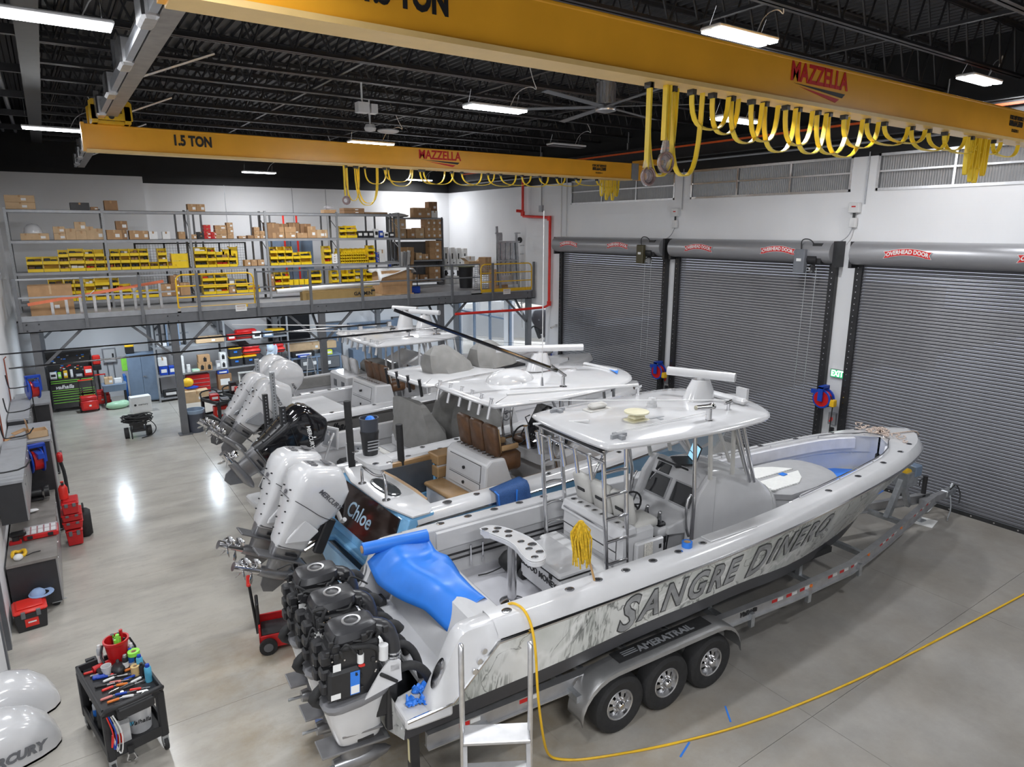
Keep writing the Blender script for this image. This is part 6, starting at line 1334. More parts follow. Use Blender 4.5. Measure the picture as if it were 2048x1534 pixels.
for s in (-1, 1):
    for x in (1.35, 1.9, 2.6, 3.4, 4.4, 5.2): rod_holder(B2, x, s*(hb2(x)-.15), top2(x)+.002, 1.3 if x == 1.35 else .9)
    MB().loft([[(x, s*(yi2(x)-.03), top2(x)-.02), (x, s*(yi2(x)-.04), top2(x)-.26), (x, s*yi2(x), top2(x)-.28), (x, s*yi2(x), top2(x))] for x in [1.4+k*.5 for k in range(10)]]).ob('tan_coaming', teak, B2, sm=40)
# open side door in the port bulwark (dark gap with blue frame)
y_ = yi2(1.9)-.06
MB().box(1.25, y_-.03, 1.32, 2.35, y_, 2.02).ob('side_door', mat('smoked_door', (.075, .085, .10), .15), B2); MB().box(2.3, y_-.07, 1.32, 2.42, y_+.0, 2.05, c=.02).box(1.2, y_-.08, 1.30, 2.42, y_-.03, 1.42, c=.02).box(1.0, y_-.08, 1.3, 1.25, y_, 1.8, c=.02).ob('door_frame', sky_b, B2)
# leaning post
MB().prism([(2.35, 1.30), (3.45, 1.30), (3.45, 1.75), (3.0, 1.95), (2.85, 2.38), (2.55, 2.40), (2.44, 2.30)], -.66, .66).ob('tackle_station', white_gel, B2, bev=.04)
for z0, z1 in ((1.97, 2.27), (1.76, 1.93)):
    xx = 2.35+.09*(z0-1.3); seam_panel(B2, xx, -.5, .5, z0, z1, 5.1); MB().cyl((xx-.03, .0, (z0+z1)/2), (xx+.02, .0, (z0+z1)/2), .03, n=12).ob('latch', black_pl, B2)
MB().box(1.98, -.36, 1.30, 2.40, .66, 1.66, c=.02).ob('bench_base', white_gel, B2); MB().box(1.94, -.40, 1.66, 2.36, .68, 1.74, c=.025).ob('bench_cushion', tan_vinyl, B2, sm=50)
MB().box(2.3, .74, 1.3, 2.7, .80, 2.0).ob('side_station', white_gel, B2); MB().box(2.28, .72, 1.95, 2.7, 1.1, 2.15, c=.02).box(2.28, .72, 1.70, 2.7, 1.1, 1.92, c=.02).ob('tan_backrest', tan_vinyl, B2)
q = MB()
for k in range(9): rod_holder(B2, 2.66, .56-.14*k, 2.405, .75)
MB().lathe([(.16, 0), (.16, .012), (.12, .02), (.12, .008), (.001, .008)], 20, TR(3.0, -.665, 1.62, 0, 0, R(90))).ob('side_speaker', white_mat, B2, sm=30)
q = MB()
for k in range(8): q.box(.03, -.012, 0, .12, .012, .022, M=TR(3.0, -.665, 1.62, 0, 0, R(90)) @ Matrix.Rotation(2*PI*k/8, 4, 'Z'))
q.ob('speaker_spokes', black_pl, B2)
for y in (.42, 0, -.42):
    s_ = E('helm_seat', parent=B2, loc=(2.80, y, 2.40))
    MB().box(-.10, -.19, 0, .02, .19, .58, M=TR(0, 0, 0, 0, R(-8)), c=.05).ob('seat_back', brown_lea, s_, sm=60); MB().box(.01, -.16, .05, .05, .16, .5, M=TR(0, 0, 0, 0, R(-8)), c=.02).ob('cushion', tan_vinyl, s_, sm=60)
    MB().box(-.02, -.2, -.32, .46, .2, .04, c=.06).ob('seat_base', brown_lea, s_, sm=60)
    MB().box(.0, -.22, .1, .36, -.17, .2, c=.02).box(.0, .17, .1, .36, .22, .2, c=.02).ob('armrest', tan_vinyl, s_, sm=60)
# console
MB().prism([(3.95, 1.30), (5.6, 1.30), (5.7, 1.85), (5.2, 2.40), (4.75, 2.55), (4.3, 2.25), (3.95, 2.2)], -.72, .72).ob('console', white_gel, B2, bev=.10)
MB().box(-.01, -.62, 0, .02, .62, .70, M=TR(4.24, 0, 2.26, 0, R(32)), c=.008).ob('display_wall', screen, B2)
q = MB()
for k in range(16): q.box(-.03, -.56+k*.07, .03, -.012, -.53+k*.07, .05, M=TR(4.24, 0, 2.26, 0, R(32)))
tag(q.ob('switches', steel, B2), kind='stuff')
MB().loft([rrect(3.72, 4.3, .66, 2.02, p=.4), rrect(3.72, 4.35, .66, 2.22, p=.4)]).ob('helm_pod', white_gel, B2, sm=40)
Mw = TR(3.86, .22, 2.40, 0, R(-55)); q = MB(); q.tube([Mw @ Vector((.2*math.cos(a), .2*math.sin(a), 0)) for a in [2*PI*k/18 for k in range(18)]], .018, 7, True)
for k in range(3): q.cyl(Mw @ Vector((0, 0, 0)), Mw @ Vector((.2*math.cos(k*2.1), .2*math.sin(k*2.1), 0)), .014, n=5)
q.ob('steering_wheel', black_pl, B2, sm=50); MB().box(3.78, .06, 2.22, 4.05, .40, 2.38, c=.05).ob('wheel_pod', brown_lea, B2, sm=50); MB().box(3.82, -.22, 2.22, 4.0, -.05, 2.36, c=.03).ball((3.85, -.16, 2.42), .05).ball((3.85, -.06, 2.42), .05).ob('throttle', black_gl, B2, sm=40)
MB().box(3.45, -1.0, 1.305, 3.98, .9, 1.315).ob('teak_mat', teak, B2); me = text_mesh('Chl', .2, shear=.4); me.transform(TR(3.7, -.3, 1.32, -PI/2+.3)); mesh_ob('lettering', me, black_pl, B2)
ttop(B2, [(2.35, -.92), (2.45, -1.04), (3.6, -1.24), (4.9, -1.20), (5.75, -.95), (6.2, -.3), (6.2, .3), (5.75, .95), (4.9, 1.18), (3.6, 1.2), (2.45, 1.02), (2.35, .9)], 3.40, crown=.06)
o_ = MB(); o_.lathe([(.42, 0), (.40, .07), (.30, .16), (.16, .21), (.001, .225)], 22, TR(3.55, .15, 3.53) @ Matrix.Diagonal((1.15, .95, 1, 1))); o_.ob('radome_bulge', white_gel, B2, sm=60)
radar(B2, 4.5, .45, 3.58, 1.75, R(-28), .34, 1.15)
MB().box(5.75, -.4, 3.5, 5.85, .55, 3.56, c=.02).ob('light_tube', white_gel, B2); MB().lathe([(.2, 3.54), (.18, 3.57), (.05, 3.575)], 16, TR(5.1, .3, 0)).ob('hatch', white_gel, B2)
MB().add([(5.6, -.62, 3.535), (5.9, -.35, 3.53), (5.75, -.25, 3.545)], [(0, 1, 2)]).ob('blue_tape', blue_tape, B2, solid=.003)
for k in range(6): rodtube(B2, 2.42-.03*abs(2.5-k), .80-.33*k, 3.22, steel, .34, 14, .03)
for s in (-1, 1):
    for dx in (0, .22): MB().tube([(3.95+dx, s*.78, 1.9), (3.80+dx, s*.80, 2.5), (3.95+dx, s*.84, 3.0), (3.9+dx, s*.9, 3.42)], .03, 10, sm=2).ob('tower_leg', steel, B2, sm=50)
    MB().tube([(5.4, s*.66, 2.1), (4.9, s*.95, 3.42)], .03, 10).tube([(5.55, s*.62, 2.0), (5.2, s*.92, 3.42)], .03, 10).ob('front_leg', steel, B2, sm=50)
    for z in (2.2, 2.7): MB().tube([(3.85, s*.8, z), (4.08, s*.8, z+.02)], .02, 8).ob('tower_rung', steel, B2)
MB().loft([[(4.7, -.7, 2.55), (4.55, -.85, 3.38)], [(5.3, -.62, 2.35), (5.0, -.85, 3.38)], [(5.5, 0, 2.25), (5.3, 0, 3.38)], [(5.3, .62, 2.35), (5.0, .85, 3.38)], [(4.7, .7, 2.55), (4.55, .85, 3.38)]], cap=False, close=False).ob('clear_enclosure', vin, B2, sm=40)
for x, y in ((4.05, -.78),):
    MB().lathe([(.09, 0), (.09, .02), (.04, .05), (.035, .22)], 14, TR(x, y, 3.5)).ob('outrigger_base', steel, B2, sm=40); MB().cyl((x+.05, y, 3.70), (x-.2, y+.12, 3.9), .045, n=10).ob('outrigger_socket', steel, B2)
    MB().cyl((x-.1, y+.05, 3.82), (x-2.55, y+1.5, 4.95), .038, .03, n=8).ob('outrigger_pole', black_gl, B2)
MB().lathe([(.05, 0), (.03, .04), (.015, .2)], 10, TR(3.75, -.55, 3.5)).ob('antenna_mount', steel, B2); MB().cyl((3.75, -.55, 3.7), (3.75, -.55, 6.6), .008, n=5).ob('whip_antenna', white_mat, B2)
# bait board with bucket stack on the transom
t = E('rod_rigging_board', 'white rigging board on bent steel legs over the light blue transom', 'board', (*place(O2, S2, .62, -.05), 2.10), math.atan(S2))
MB().loft(slab_rings(chaikin([(-.20, .48), (.22, .42), (.22, -.5), (-.20, -.44)], 1), [(0, .52), (0, .60)])).ob('board', white_gel, t, bev=.01)
for x, y in ((-.12, .38), (.12, .3), (-.1, -.34), (.1, -.42)): rod_holder(t, x, y, .603, .9)
MB().tube([(.0, -.45, 0), (.0, -.45, .35), (.0, -.3, .5), (.0, -.28, .52)], .026, 8, sm=1).tube([(0, .45, 0), (0, .45, .3), (-.05, .2, .36), (-.05, -.2, .34), (0, -.42, .40)], .026, 8, sm=2).ob('legs', steel, t, sm=50); MB().lathe([(.07, 0), (.07, .012)], 12, TR(0, -.45, 0)).lathe([(.07, 0), (.07, .012)], 12, TR(0, .45, 0)).ob('foot', steel, t)
t = E('bucket_stack', 'two stacked black buckets with white print on the rigging board', 'bucket', (*place(O2, S2, .66, .1), 2.702), 0)
MB().lathe([(.12, 0), (.145, .34), (.152, .36), (.152, .40), (.14, .40), (.13, .36)], 20, cap=False).lathe([(.12, 0), (.001, 0)], 20, cap=False).ob('lower_bucket', black_pl, t, sm=40); MB().lathe([(.13, .24), (.15, .58), (.158, .62), (.145, .62), (.12, .3), (.001, .3)], 20, cap=False).ob('upper_bucket', mat('dark_grey_plastic', (.05, .055, .07), .4), t, sm=40); q = MB()
for k in range(4): q.box(-.1, -.16, .10+k*.05, .1, -.135-.008*k, .12+k*.05)
q.ob('print', grey_lt, t); MB().ball((.02, 0, .56), .09, 8).ob('blue_cloth', blue_tape, t)
t = E('mat_towel', 'dark blue mesh mat folded over the near gunwale of the light blue boat', 'mat', (*place(O2, S2, 2.45, -hb2(2.4)+.0), top2(2.4)), math.atan(S2))
MB().grid(lambda u, v: (-.30+u*.62+.12*v*(u-.2), .16-v*.42 if v < .5 else -.05-(v-.5)*.12, .02+.08*u*(1-v) if v < .5 else -.0-(v-.5)*1.1*(.55+.3*u)), 8, 10).ob('mesh', mat('mesh_navy', (.03, .09, .26), .7, var=.2, scale=60), t, sm=60, solid=.012); MB().tube([(-.30, .0, .03), (-.30, -.11, .0), (-.28, -.12, -.3), (.05, -.12, -.35), (.08, -.1, 0)], .014, 5).ob('binding', blue_tape, t)
# ================= boats 3, 4, 5 =================
def simple_seats(t, x, z, ys, m=brown_lea):
    for y in ys:
        s_ = E('helm_seat', parent=t, loc=(x, y, z)); MB().box(-.1, -.19, 0, .0, .19, .52, M=TR(0, 0, 0, 0, R(-10)), c=.04).ob('seat_back', m, s_, sm=60); MB().box(.0, -.16, .04, .03, .16, .46, M=TR(0, 0, 0, 0, R(-10)), c=.01).ob('cushion', offwhite, s_, sm=60); MB().box(0, -.2, -.2, .42, .2, .02, c=.05).ob('seat_base', m, s_, sm=60)
def gear(t, hb, top, xs, yi, step=.15):
    for s in (-1, 1):
        for x in xs: rod_holder(t, x, s*(hb(x)-step), top(x)+.002, .9)
def tops(t, x0, x1, w, z, m=white_gel, tubes=None, rake=14, n=5):
    ttop(t, [(x0, -w*.8), (x0+.12, -w*.9), (x0+.4*(x1-x0), -w), (x0+.8*(x1-x0), -w*.86), (x1, -w*.3), (x1, w*.3), (x0+.8*(x1-x0), w*.86), (x0+.4*(x1-x0), w), (x0+.12, w*.9), (x0, w*.8)], z)
    for k in range(n): rodtube(t, x0+.05, w*.72-1.44*w*k/(n-1), z-.18, tubes or steel, .34, rake, .03)
def legs(t, x0, x1, w, z0, z1, m=steel):
    for s in (-1, 1):
        for x in (x0, x0+.2): MB().tube([(x, s*w*.85, z0), (x-.08, s*w*.88, (z0+z1)/2), (x-.05, s*w*.9, z1)], .03, 8, sm=1).ob('tower_leg', m, t, sm=50)
        MB().tube([(x1, s*w*.75, z0+.3), (x1-.35, s*w*.85, z1)], .03, 8).tube([(x1-.15, s*w*.75, z0+.3), (x1-.6, s*w*.85, z1)], .03, 8).ob('front_leg', m, t, sm=50)
grey_gel = mat('grey_gelcoat_dark', (.16, .155, .15), .2, coat=.5, var=.03)
# boat 3: white hull, open hatches, grey covers
B3 = local_boat('white boat with grey canvas covers and open transom hatches, third from the camera', O3, S3)
hb3, zr_3, yb3, zb3, zk3, yi3, top3 = boat_hull(B3, 10.0, 1.18, 1.88, mat('slate_gelcoat', (.07, .075, .085), .2, coat=.5), white_gel, white_gel, 1.30, xc0=.5, xs_rub=lin([(0, 1.2), (.3, 1.7), (.5, 1.88), (10, 2.05)]), coam=.24)
MB().box(-.3, -1.0, 1.0, .55, 1.0, 1.14, c=.03).ob('swim_platform', white_gel, B3); MB().box(.3, -1.1, 1.1, .95, 1.1, 1.62, c=.05).ob('transom_bulkhead', white_gel, B3)
for i, (x, y, a, rz) in enumerate(((1.35, .6, -75, 20), (1.05, .1, -60, -30), (1.4, -.7, -85, 60))):
    h = MB().box(-.02, -.24, 0, .02, .24, .46, M=TR(x, y, 1.88, R(rz), R(a+80)), c=.015).ob('open_hatch', white_gel, B3, bev=.01); MB().box(-.026, -.19, .05, -.02, .19, .41, M=TR(x, y, 1.88, R(rz), R(a+80))).ob('hatch_panel', grey_lt, h); MB().lathe([(.05, 0), (.05, .012), (.02, .016)], 14, TR(x, y, 1.88, R(rz), R(a+80)) @ TR(-.026, 0, .32, 0, R(-90))).ob('hatch_latch', steel, h)
q = MB(); rr = random.Random(8)
for k in range(10): q.tube([(.45+rr.uniform(-.2, .3), rr.uniform(-.5, .4), 1.63), (.5+rr.uniform(-.2, .2), rr.uniform(-.5, .4), 1.70), (.5+rr.uniform(-.2, .3), rr.uniform(-.5, .4), 1.63)], .014, 5, sm=2)
q.ob('exposed_wiring', grey_fab, B3)
gear(B3, hb3, top3, (1.2, 1.7, 2.6, 3.4), yi3)
MB().box(2.35, .0, 1.30, 2.9, .62, 1.62, c=.02).ob('cooler_body', white_gel, B3); MB().box(2.33, -.02, 1.62, 2.92, .64, 1.70, c=.02).ob('cooler_lid', offwhite, B3); MB().box(2.45, .06, 1.70, 2.86, .56, 1.715).ob('cooler_pad', grey_upl, B3)
MB().box(1.6, .6, 1.35, 2.2, .95, 1.5, c=.05).box(1.9, -.2, 1.32, 2.5, .5, 1.36).ob('dark_bag', black_pl, B3)
MB().box(2.75, -.70, 1.3, 3.45, .6, 1.95, c=.04).ob('seat_box', white_gel, B3); MB().cyl((2.745, -.2, 1.7), (2.735, -.2, 1.7), .03, n=10).ob('latch', black_pl, B3)
def cover(label, p, o, sl):
    t = E('canvas_cover', label, 'cover', (o[0], o[1], 0), math.atan(sl))
    rg = []
    for z, pts in p:
        c = chaikin(pts, 1); rg.append([(x+.03*math.sin(i*1.7+z*6), y+.03*math.cos(i*2.3+z*5), z+.02*math.sin(i*1.1)) for i, (x, y) in enumerate(c)])
    MB().loft(rg).ob('canvas', grey_fab, t, sm=32); MB().tube([(x*1.0, y*1.0, z+.02) for x, y, z in rg[0]], .012, 5, True).ob('hem_cord', grey_fab, t)
sq = lambda x0, x1, y0, y1: [(x0, y0), (x1, y0), (x1, y1), (x0, y1)]
cover('grey canvas cover over the helm seats of the third boat', [(1.85, sq(2.68, 3.55, -.74, .66)), (2.1, sq(2.66, 3.52, -.75, .66)), (2.4, sq(2.7, 3.3, -.74, .62)), (2.75, sq(2.78, 3.0, -.66, .56)), (2.80, sq(2.82, 2.94, -.6, .5))], O3, S3)
cover('grey canvas cover over the console of the third boat', [(1.35, sq(3.7, 5.2, -.78, .76)), (2.2, sq(3.68, 5.1, -.78, .74)), (2.5, sq(3.72, 4.9, -.72, .7)), (2.75, sq(3.95, 4.6, -.55, .5)), (2.82, sq(4.1, 4.4, -.3, .3))], O3, S3)
MB().prism([(4.9, 1.5), (5.6, 1.5), (5.3, 2.45), (4.95, 2.55)], -.52, .52).ob('console_front', white_gel, B3, bev=.05)
me = text_mesh('S', .14, bold=.004); me.transform(facing(5.05, -.56, 2.2, -PI/2)); mesh_ob('emblem', me, txt_g, B3); MB().lathe([(.12, 0), (.12, .003), (.10, .003), (.10, 0)], 20, facing(5.05, -.56, 2.2, -PI/2), cap=False).ob('emblem_ring', txt_g, B3)
MB().prism([(4.35, 2.3), (4.9, 2.5), (4.9, 3.0), (4.45, 2.95)], -.6, .6).ob('dark_windscreen', black_gl, B3, bev=.02); 
for s in (-1, 1): MB().tube([(4.3, s*.66, 1.4), (4.3, s*.68, 3.3)], .035, 8).ob('tower_leg', black_met, B3)
tops(B3, 2.75, 5.3, 1.0, 3.2, tubes=black_pl, rake=-8, n=4)
for i, (x, y, s) in enumerate(((3.85, -.15, 1), (5.0, -.2, 1.05))): cover('grey canvas cover on the top of the third boat, %s' % ['left of two', 'right of two'][i], [(3.32, sq(x-.55, x+.5, y-.35, y+.35)), (3.5, sq(x-.62, x+.4, y-.33, y+.33)), (3.72, sq(x-.6, x+.1, y-.25, y+.25)), (3.86, sq(x-.45*s, x-.1, y-.12, y+.12)), (3.9, sq(x-.4*s, x-.2, y-.05, y+.05))], O3, S3)
MB().box(3.4, -.5, 3.28, 4.4, .2, 3.33).box(4.7, -.55, 3.28, 5.6, .2, 3.33).ob('cover_base', black_pl, B3)
for k in range(2): t = E('guide_post', 'tall black padded guide post standing in the side of a boat, %s' % ['farther one', 'nearer one'][k], 'post', [(4.15, 11.25, 0), (5.0, 10.95, 0)][k]); MB().cyl((0, 0, .0), (-.07, 0, 2.8 if k else 3.3), .065, n=12).ob('pad', black_rub, t, sm=40); MB().box(-.15, -.15, 0, .15, .15, .03).ob('foot', galv, t)
for i, (p, h0, h1, m) in enumerate((((4.06, 17.6), 1.9, 3.05, galv), ((3.45, 14.5), 1.5, 2.85, black_met), ((3.15, 12.05), 1.0, 3.17, black_met), ((3.83, 15.3), 1.4, 3.15, galv))):
    t = E('perforated_post', '%s perforated trailer guide post between the outboards, %s from the left' % (m.name.split('_')[0], nth([0, 2, 3, 1][i])), 'post', (p[0], p[1], 0)); MB().box(-.05, -.05, 0, .05, .05, h1).ob('tube', m, t); q = MB()
    for k in range(28): q.cyl((0, -.052, h1-.06-k*.07), (0, -.054, h1-.06-k*.07), .014, n=6)
    tag(q.ob('holes', black_pl if m is galv else grey_lt, t), kind='stuff'); MB().box(-.2, -.2, 0, .2, .2, .03).ob('foot', m, t)
# boat 4: grey topsides
B4 = local_boat('grey-sided white boat with brown helm seats, fourth from the camera', O4, S4)
hb4, zr_4, yb4, zb4, zk4, yi4, top4 = boat_hull(B4, 10.6, 1.22, 1.88, grey_gel, white_gel, white_gel, 1.30, xc0=.4, xs_rub=lin([(0, 1.75), (.4, 1.88), (10, 2.05)]), coam=.24)
MB().box(-.1, -1.15, 1.2, .5, 1.15, 1.80, c=.05).ob('transom_bulkhead', white_gel, B4); MB().box(.3, -1.1, 1.78, 1.55, 1.1, 1.98, c=.03).ob('aft_deck', white_gel, B4, sm=40)
letters('valhalla', facing(.95, -(hb4(.95)+.0), 1.72, -PI/2), black_gl, B4, .26, shear=.45, bold=.003)
gear(B4, hb4, top4, (.9, 1.3, 2.0, 3.0, 4.2), yi4)
MB().prism([(2.1, 1.3), (3.2, 1.3), (3.2, 1.85), (2.8, 2.0), (2.7, 2.42), (2.25, 2.45)], -.70, .62).ob('tackle_station', white_gel, B4, bev=.04)
for z0, z1 in ((2.05, 2.35), (1.7, 2.0)): seam_panel(B4, 2.1+.15*(z0-1.3)/1.15, -.5, .5, z0, z1, 7.5); MB().cyl((2.25, 0, (z0+z1)/2), (2.14, 0, (z0+z1)/2), .03, n=10).ob('latch', black_pl, B4)
for k in range(9): rod_holder(B4, 2.4, .5-.13*k, 2.452, .75)
simple_seats(B4, 2.75, 2.38, (.36, -.04, -.44))
MB().prism([(3.7, 1.3), (5.2, 1.3), (5.3, 1.8), (4.8, 2.2), (4.3, 2.4), (3.9, 2.3)], -.7, .7).ob('console', white_gel, B4, bev=.08); MB().box(3.85, -.5, 2.25, 3.93, .5, 2.6).ob('display', screen, B4); MB().box(3.68, -.1, 2.0, 3.75, .3, 2.3, c=.03).ob('wheel_pod', brown_lea, B4)
tops(B4, 2.25, 5.15, .95, 3.4, tubes=white_gel, rake=12, n=5); legs(B4, 3.6, 5.0, .8, 1.6, 3.42, white_gel)
radar(B4, 4.35, .3, 3.55, .95, R(-62), .42, 1.1)
for x, y in ((3.3, .2), (4.2, -.5), (3.4, -.45)): MB().box(x-.12, y-.05, 3.52, x+.12, y+.05, 3.56).cyl((x, y, 3.5), (x, y, 3.68), .03).cyl((x-.08, y, 3.68), (x+.06, y, 3.69), .03).ob('line_clamp', steel, B4)
MB().cyl((4.2, -.5, 3.72), (-5.0, .6, 3.62), .026, .016, n=8).cyl((3.3, .55, 3.80), (-6.0, 1.8, 3.75), .024, .015, n=8).ob('outrigger_pole', black_gl, B4); MB().cyl((3.4, -.45, 3.55), (6.3, -3.6, 3.4), .005, n=4).ob('rigging_line', black_pl, B4)
# boat 5: white, far
B5 = local_boat('white boat with tan bolsters, farthest from the camera', O5, S5)
hb5, zr_5, yb5, zb5, zk5, yi5, top5 = boat_hull(B5, 10.2, 1.22, 1.78, white_gel, white_gel, blue_steel, 1.15, xc0=.3, xs_rub=lin([(0, 1.5), (.3, 1.76), (10, 1.95)]), coam=.24)
MB().box(-.1, -1.1, 1.1, .6, 1.1, 1.72, c=.05).ob('transom_bulkhead', white_gel, B5)
MB().loft([[(x, yi5(x)-.03, 1.92), (x, yi5(x)-.04, 1.62), (x, yi5(x), 1.6), (x, yi5(x), 1.94)] for x in [.6+k*.4 for k in range(6)]]).ob('tan_bolster', grey_fab, B5)
gear(B5, hb5, top5, (.8, 1.3, 2.2), yi5)
MB().box(2.0, -.62, 1.15, 2.8, .62, 2.15, c=.05).ob('tackle_station', white_gel, B5); MB().box(1.99, -.45, 1.75, 2.0, -.25, 1.95).box(1.99, .1, 1.75, 2.0, .3, 1.95).ob('dark_vent', grey_met, B5); simple_seats(B5, 2.5, 2.1, (.3, -.3), white_gel)
MB().box(2.9, -.5, 1.6, 3.6, .5, 2.4, c=.1).ob('seat_cover', grey_fab, B5); MB().prism([(3.7, 1.15), (5.1, 1.15), (5.1, 1.8), (4.5, 2.6), (3.8, 2.3)], -.65, .65).ob('console', white_gel, B5, bev=.08)
tops(B5, 2.3, 5.5, .98, 3.16, tubes=white_gel, rake=10); legs(B5, 3.3, 5.0, .8, 1.5, 3.2, white_gel)
radar(B5, 4.4, .2, 3.3, .9, R(-62), .5, 1.1)
for s, (dx, dz) in ((1, (-4.2, .35)), (-1, (-3.4, .3))): MB().cyl((3.6, s*.6, 3.36), (3.6+dx, s*.9, 3.36+dz), .022, .014, n=6).ob('outrigger_pole', white_gel, B5)
for x, y in ((3.0, .5), (3.6, -.4), (4.0, .55)): MB().box(x-.06, y-.06, 3.3, x+.06, y+.06, 3.46).ob('deck_fitting', steel, B5)
# simple trailers under boats 2 to 5
for i, (o, sl, nm) in enumerate(((O2, S2, 'light blue boat'), (O3, S3, 'canvas covered boat'), (O4, S4, 'grey-sided boat'), (O5, S5, 'farthest boat'))):
    t = E('boat_trailer', 'aluminium trailer under the ' + nm, 'trailer', (o[0], o[1], 0), math.atan(sl))
    for s in (-1, 1):
        MB().box(.8, s*.85-.04, .38, 8.5, s*.85+.04, .50).ob('side_rail', dull_al, t)
        MB().box(1.2, s*.5-.06, .50, 8.0, s*.5+.06, .62).ob('bunk', black_rub, t)
        for x in (3.0, 3.8):
            Mr = TR(x, s*1.0, .36, 0, 0, PI/2); MB().lathe([(.2, -.1), (.33, -.11), (.36, -.07), (.36, .07), (.33, .11), (.2, .1)], 20, Mr).ob('tyre', black_rub, t, sm=40); MB().lathe([(.2, .08), (.1, .11), (.001, .11)], 14, TR(x, s*1.0, .36, 0, 0, PI/2 if s < 0 else -PI/2), cap=False).ob('rim', alu, t)
    for x in (1.0, 3.4, 6, 8.3): MB().box(x-.05, -.85, .36, x+.05, .85, .42).ob('cross_member', galv, t)
    MB().box(8.3, -.05, .36, 11.0, .05, .46).ob('tongue', dull_al, t)
# ================= left wall workbenches =================
char = mat('charcoal_laminate', (.028, .028, .031), .45, var=.08); wtop = mat('worn_worktop', (.21, .195, .18), .5, var=.25, scale=3); cab_f = mat('silver_cabinet_front', (.36, .36, .37), .35, metal=.6)
def cabinet(lab, y0, y1, z0, z1, x1=-.52, doors=3, cast=False, topm=None, x0=-1.22):
    t = E('cabinet', lab, 'cabinet', (0, y0, 0)); L_ = y1-y0; zb_ = z0+(.12 if cast else 0)
    MB().box(x0, 0, zb_, x1-.03, L_, z1-.04).ob('body', char, t)
    MB().box(x0-.0, -.02, z1-.05, x1-.0, L_+.02, z1).ob('worktop', topm or wtop, t, bev=.004)
    for k in range(doors):
        a, c = L_*k/doors+.01, L_*(k+1)/doors-.01
        d = MB().box(x1-.03, a, zb_+.01, x1-.008, c, z1-.06).ob('door', cab_f, t); MB().cyl((x1+.004, (a+c)/2, z1-.18), (x1-.01, (a+c)/2, z1-.18), .02, n=8).ob('knob', steel, d)
    if cast:
        for y in (.12, L_-.12): MB().cyl((x1-.12, y-.02, .06), (x1-.12, y+.02, .06), .06, n=14).ob('caster_wheel', black_rub, t, sm=40); MB().box(x1-.18, y-.03, .06, x1-.04, y+.03, .12).box(x1-.08, y-.05, .1, x1+.03, y-.02, .115).ob('caster_fork', galv, t)
    return t
cabinet('black base cabinet with worn worktop nearest on the left wall', 12.85, 16.38, 0, .95, cast=True, doors=5)
cabinet('tall black cabinet beyond the near worktop on the left wall', 16.42, 18.0, 0, 2.05, x1=-.45, doors=2, topm=grey_lt); cabinet('farther tall black cabinet with grey top on the left wall', 20.5, 22.0, 0, 1.95, x1=-.45, doors=2, topm=grey_lt); cabinet('black base cabinet between the two tall cabinets on the left wall', 18.05, 20.45, 0, .95, cast=True)
cabinet('black wall cabinet over the near worktop with dusty top', 13.4, 16.1, 1.45, 2.2, x1=-.83, doors=5, topm=grey_lt); cabinet('black wall cabinet between the two tall cabinets', 18.05, 20.3, 1.62, 2.18, x1=-.83, doors=4, topm=grey_lt)
t = hose_reel('blue hose reel with yellow stop hanging by the near tall cabinet', (-.72, 16.18, 1.70), R(-75)); hose_reel('blue hose reel with orange hose above the farther tall cabinet', (-.72, 20.1, 2.42), R(-75))
for i, (y, z) in enumerate(((13.6, 2.3), (16.3, 2.2), (18.2, 2.3), (20.0, 2.5))):
    tag(MB().tube([(-1.24, y, z+.35), (-1.22, y, z+.05), (-1.18, y, z), (-.80, y, z+.02), (-.70, y, z+.16)], .014, 6, sm=1).ob('wall_hook', black_met, None, sm=50), 'black bent wall hook over the cabinets, %s from the near end' % nth(i), 'hook')
for i, y in enumerate((16.6, 20.3)): tag(MB().tube([(-1.23, y, 1.5), (-1.23, y, 3.2), (-1.18, y, 3.25)], .014, 6).ob('copper_pipe', mat('copper_pipe', (.35, .10, .06), .4, metal=.5), None), 'thin copper air pipe on the left wall, %s' % ('nearer' if i == 0 else 'farther'), 'pipe')
t = E('open_carton', 'open cut-up cardboard box on top of the near tall cabinet', 'box', (-.80, 16.75, 2.05), .15)
q = MB(); q.box(-.05, -.15, 0, .30, -.14, .14).box(-.05, .15, 0, .30, .16, .14).box(-.05, -.15, 0, -.04, .15, .14).box(.29, -.15, 0, .30, .15, .14).box(-.05, -.15, 0, .3, .15, .01); q.ob('tray', card2, t)
MB().box(0, -.12, 0, .012, .14, .26, M=TR(-.02, 0, .12, 0, R(-6))).box(0, -.1, 0, .25, .1, .012, M=TR(-.28, 0, .12, .2, R(-14))).box(0, -.06, 0, .2, .06, .012, M=TR(-.45, -.1, .03, .3, R(-18))).ob('flaps', card, t)
t = E('organiser_case', 'red parts organiser with clear lid on the near worktop', 'case', (-1.0, 13.75, .95)); MB().box(0, 0, 0, .52, .42, .10, c=.02).ob('base', red_pl, t, sm=40); MB().box(.01, .01, .10, .51, .41, .12, c=.008).ob('clear_lid', plast, t); q = MB()
for i in range(5):
    for j in range(2): q.box(.03+i*.096, .04+j*.18, .06, .10+i*.096, .18+j*.18, .118)
q.ob('small_parts', paper, t)
for x in (.1, .4): MB().box(x-.04, -.012, .03, x+.04, 0, .09).ob('latch', black_pl, t)
t = E('bench_grinder', 'black bench grinder on the far end of the near worktop', 'grinder', (-.82, 15.9, .95)); MB().cyl((-.1, 0, .16), (.1, 0, .16), .09, n=16).box(-.12, -.1, 0, .12, .1, .06, c=.02).ob('motor', black_met, t, sm=40)
for s in (-1, 1): MB().cyl((s*.14, 0, .16), (s*.22, 0, .16), .12, n=18).ob('wheel_guard', black_pl, t, sm=40)
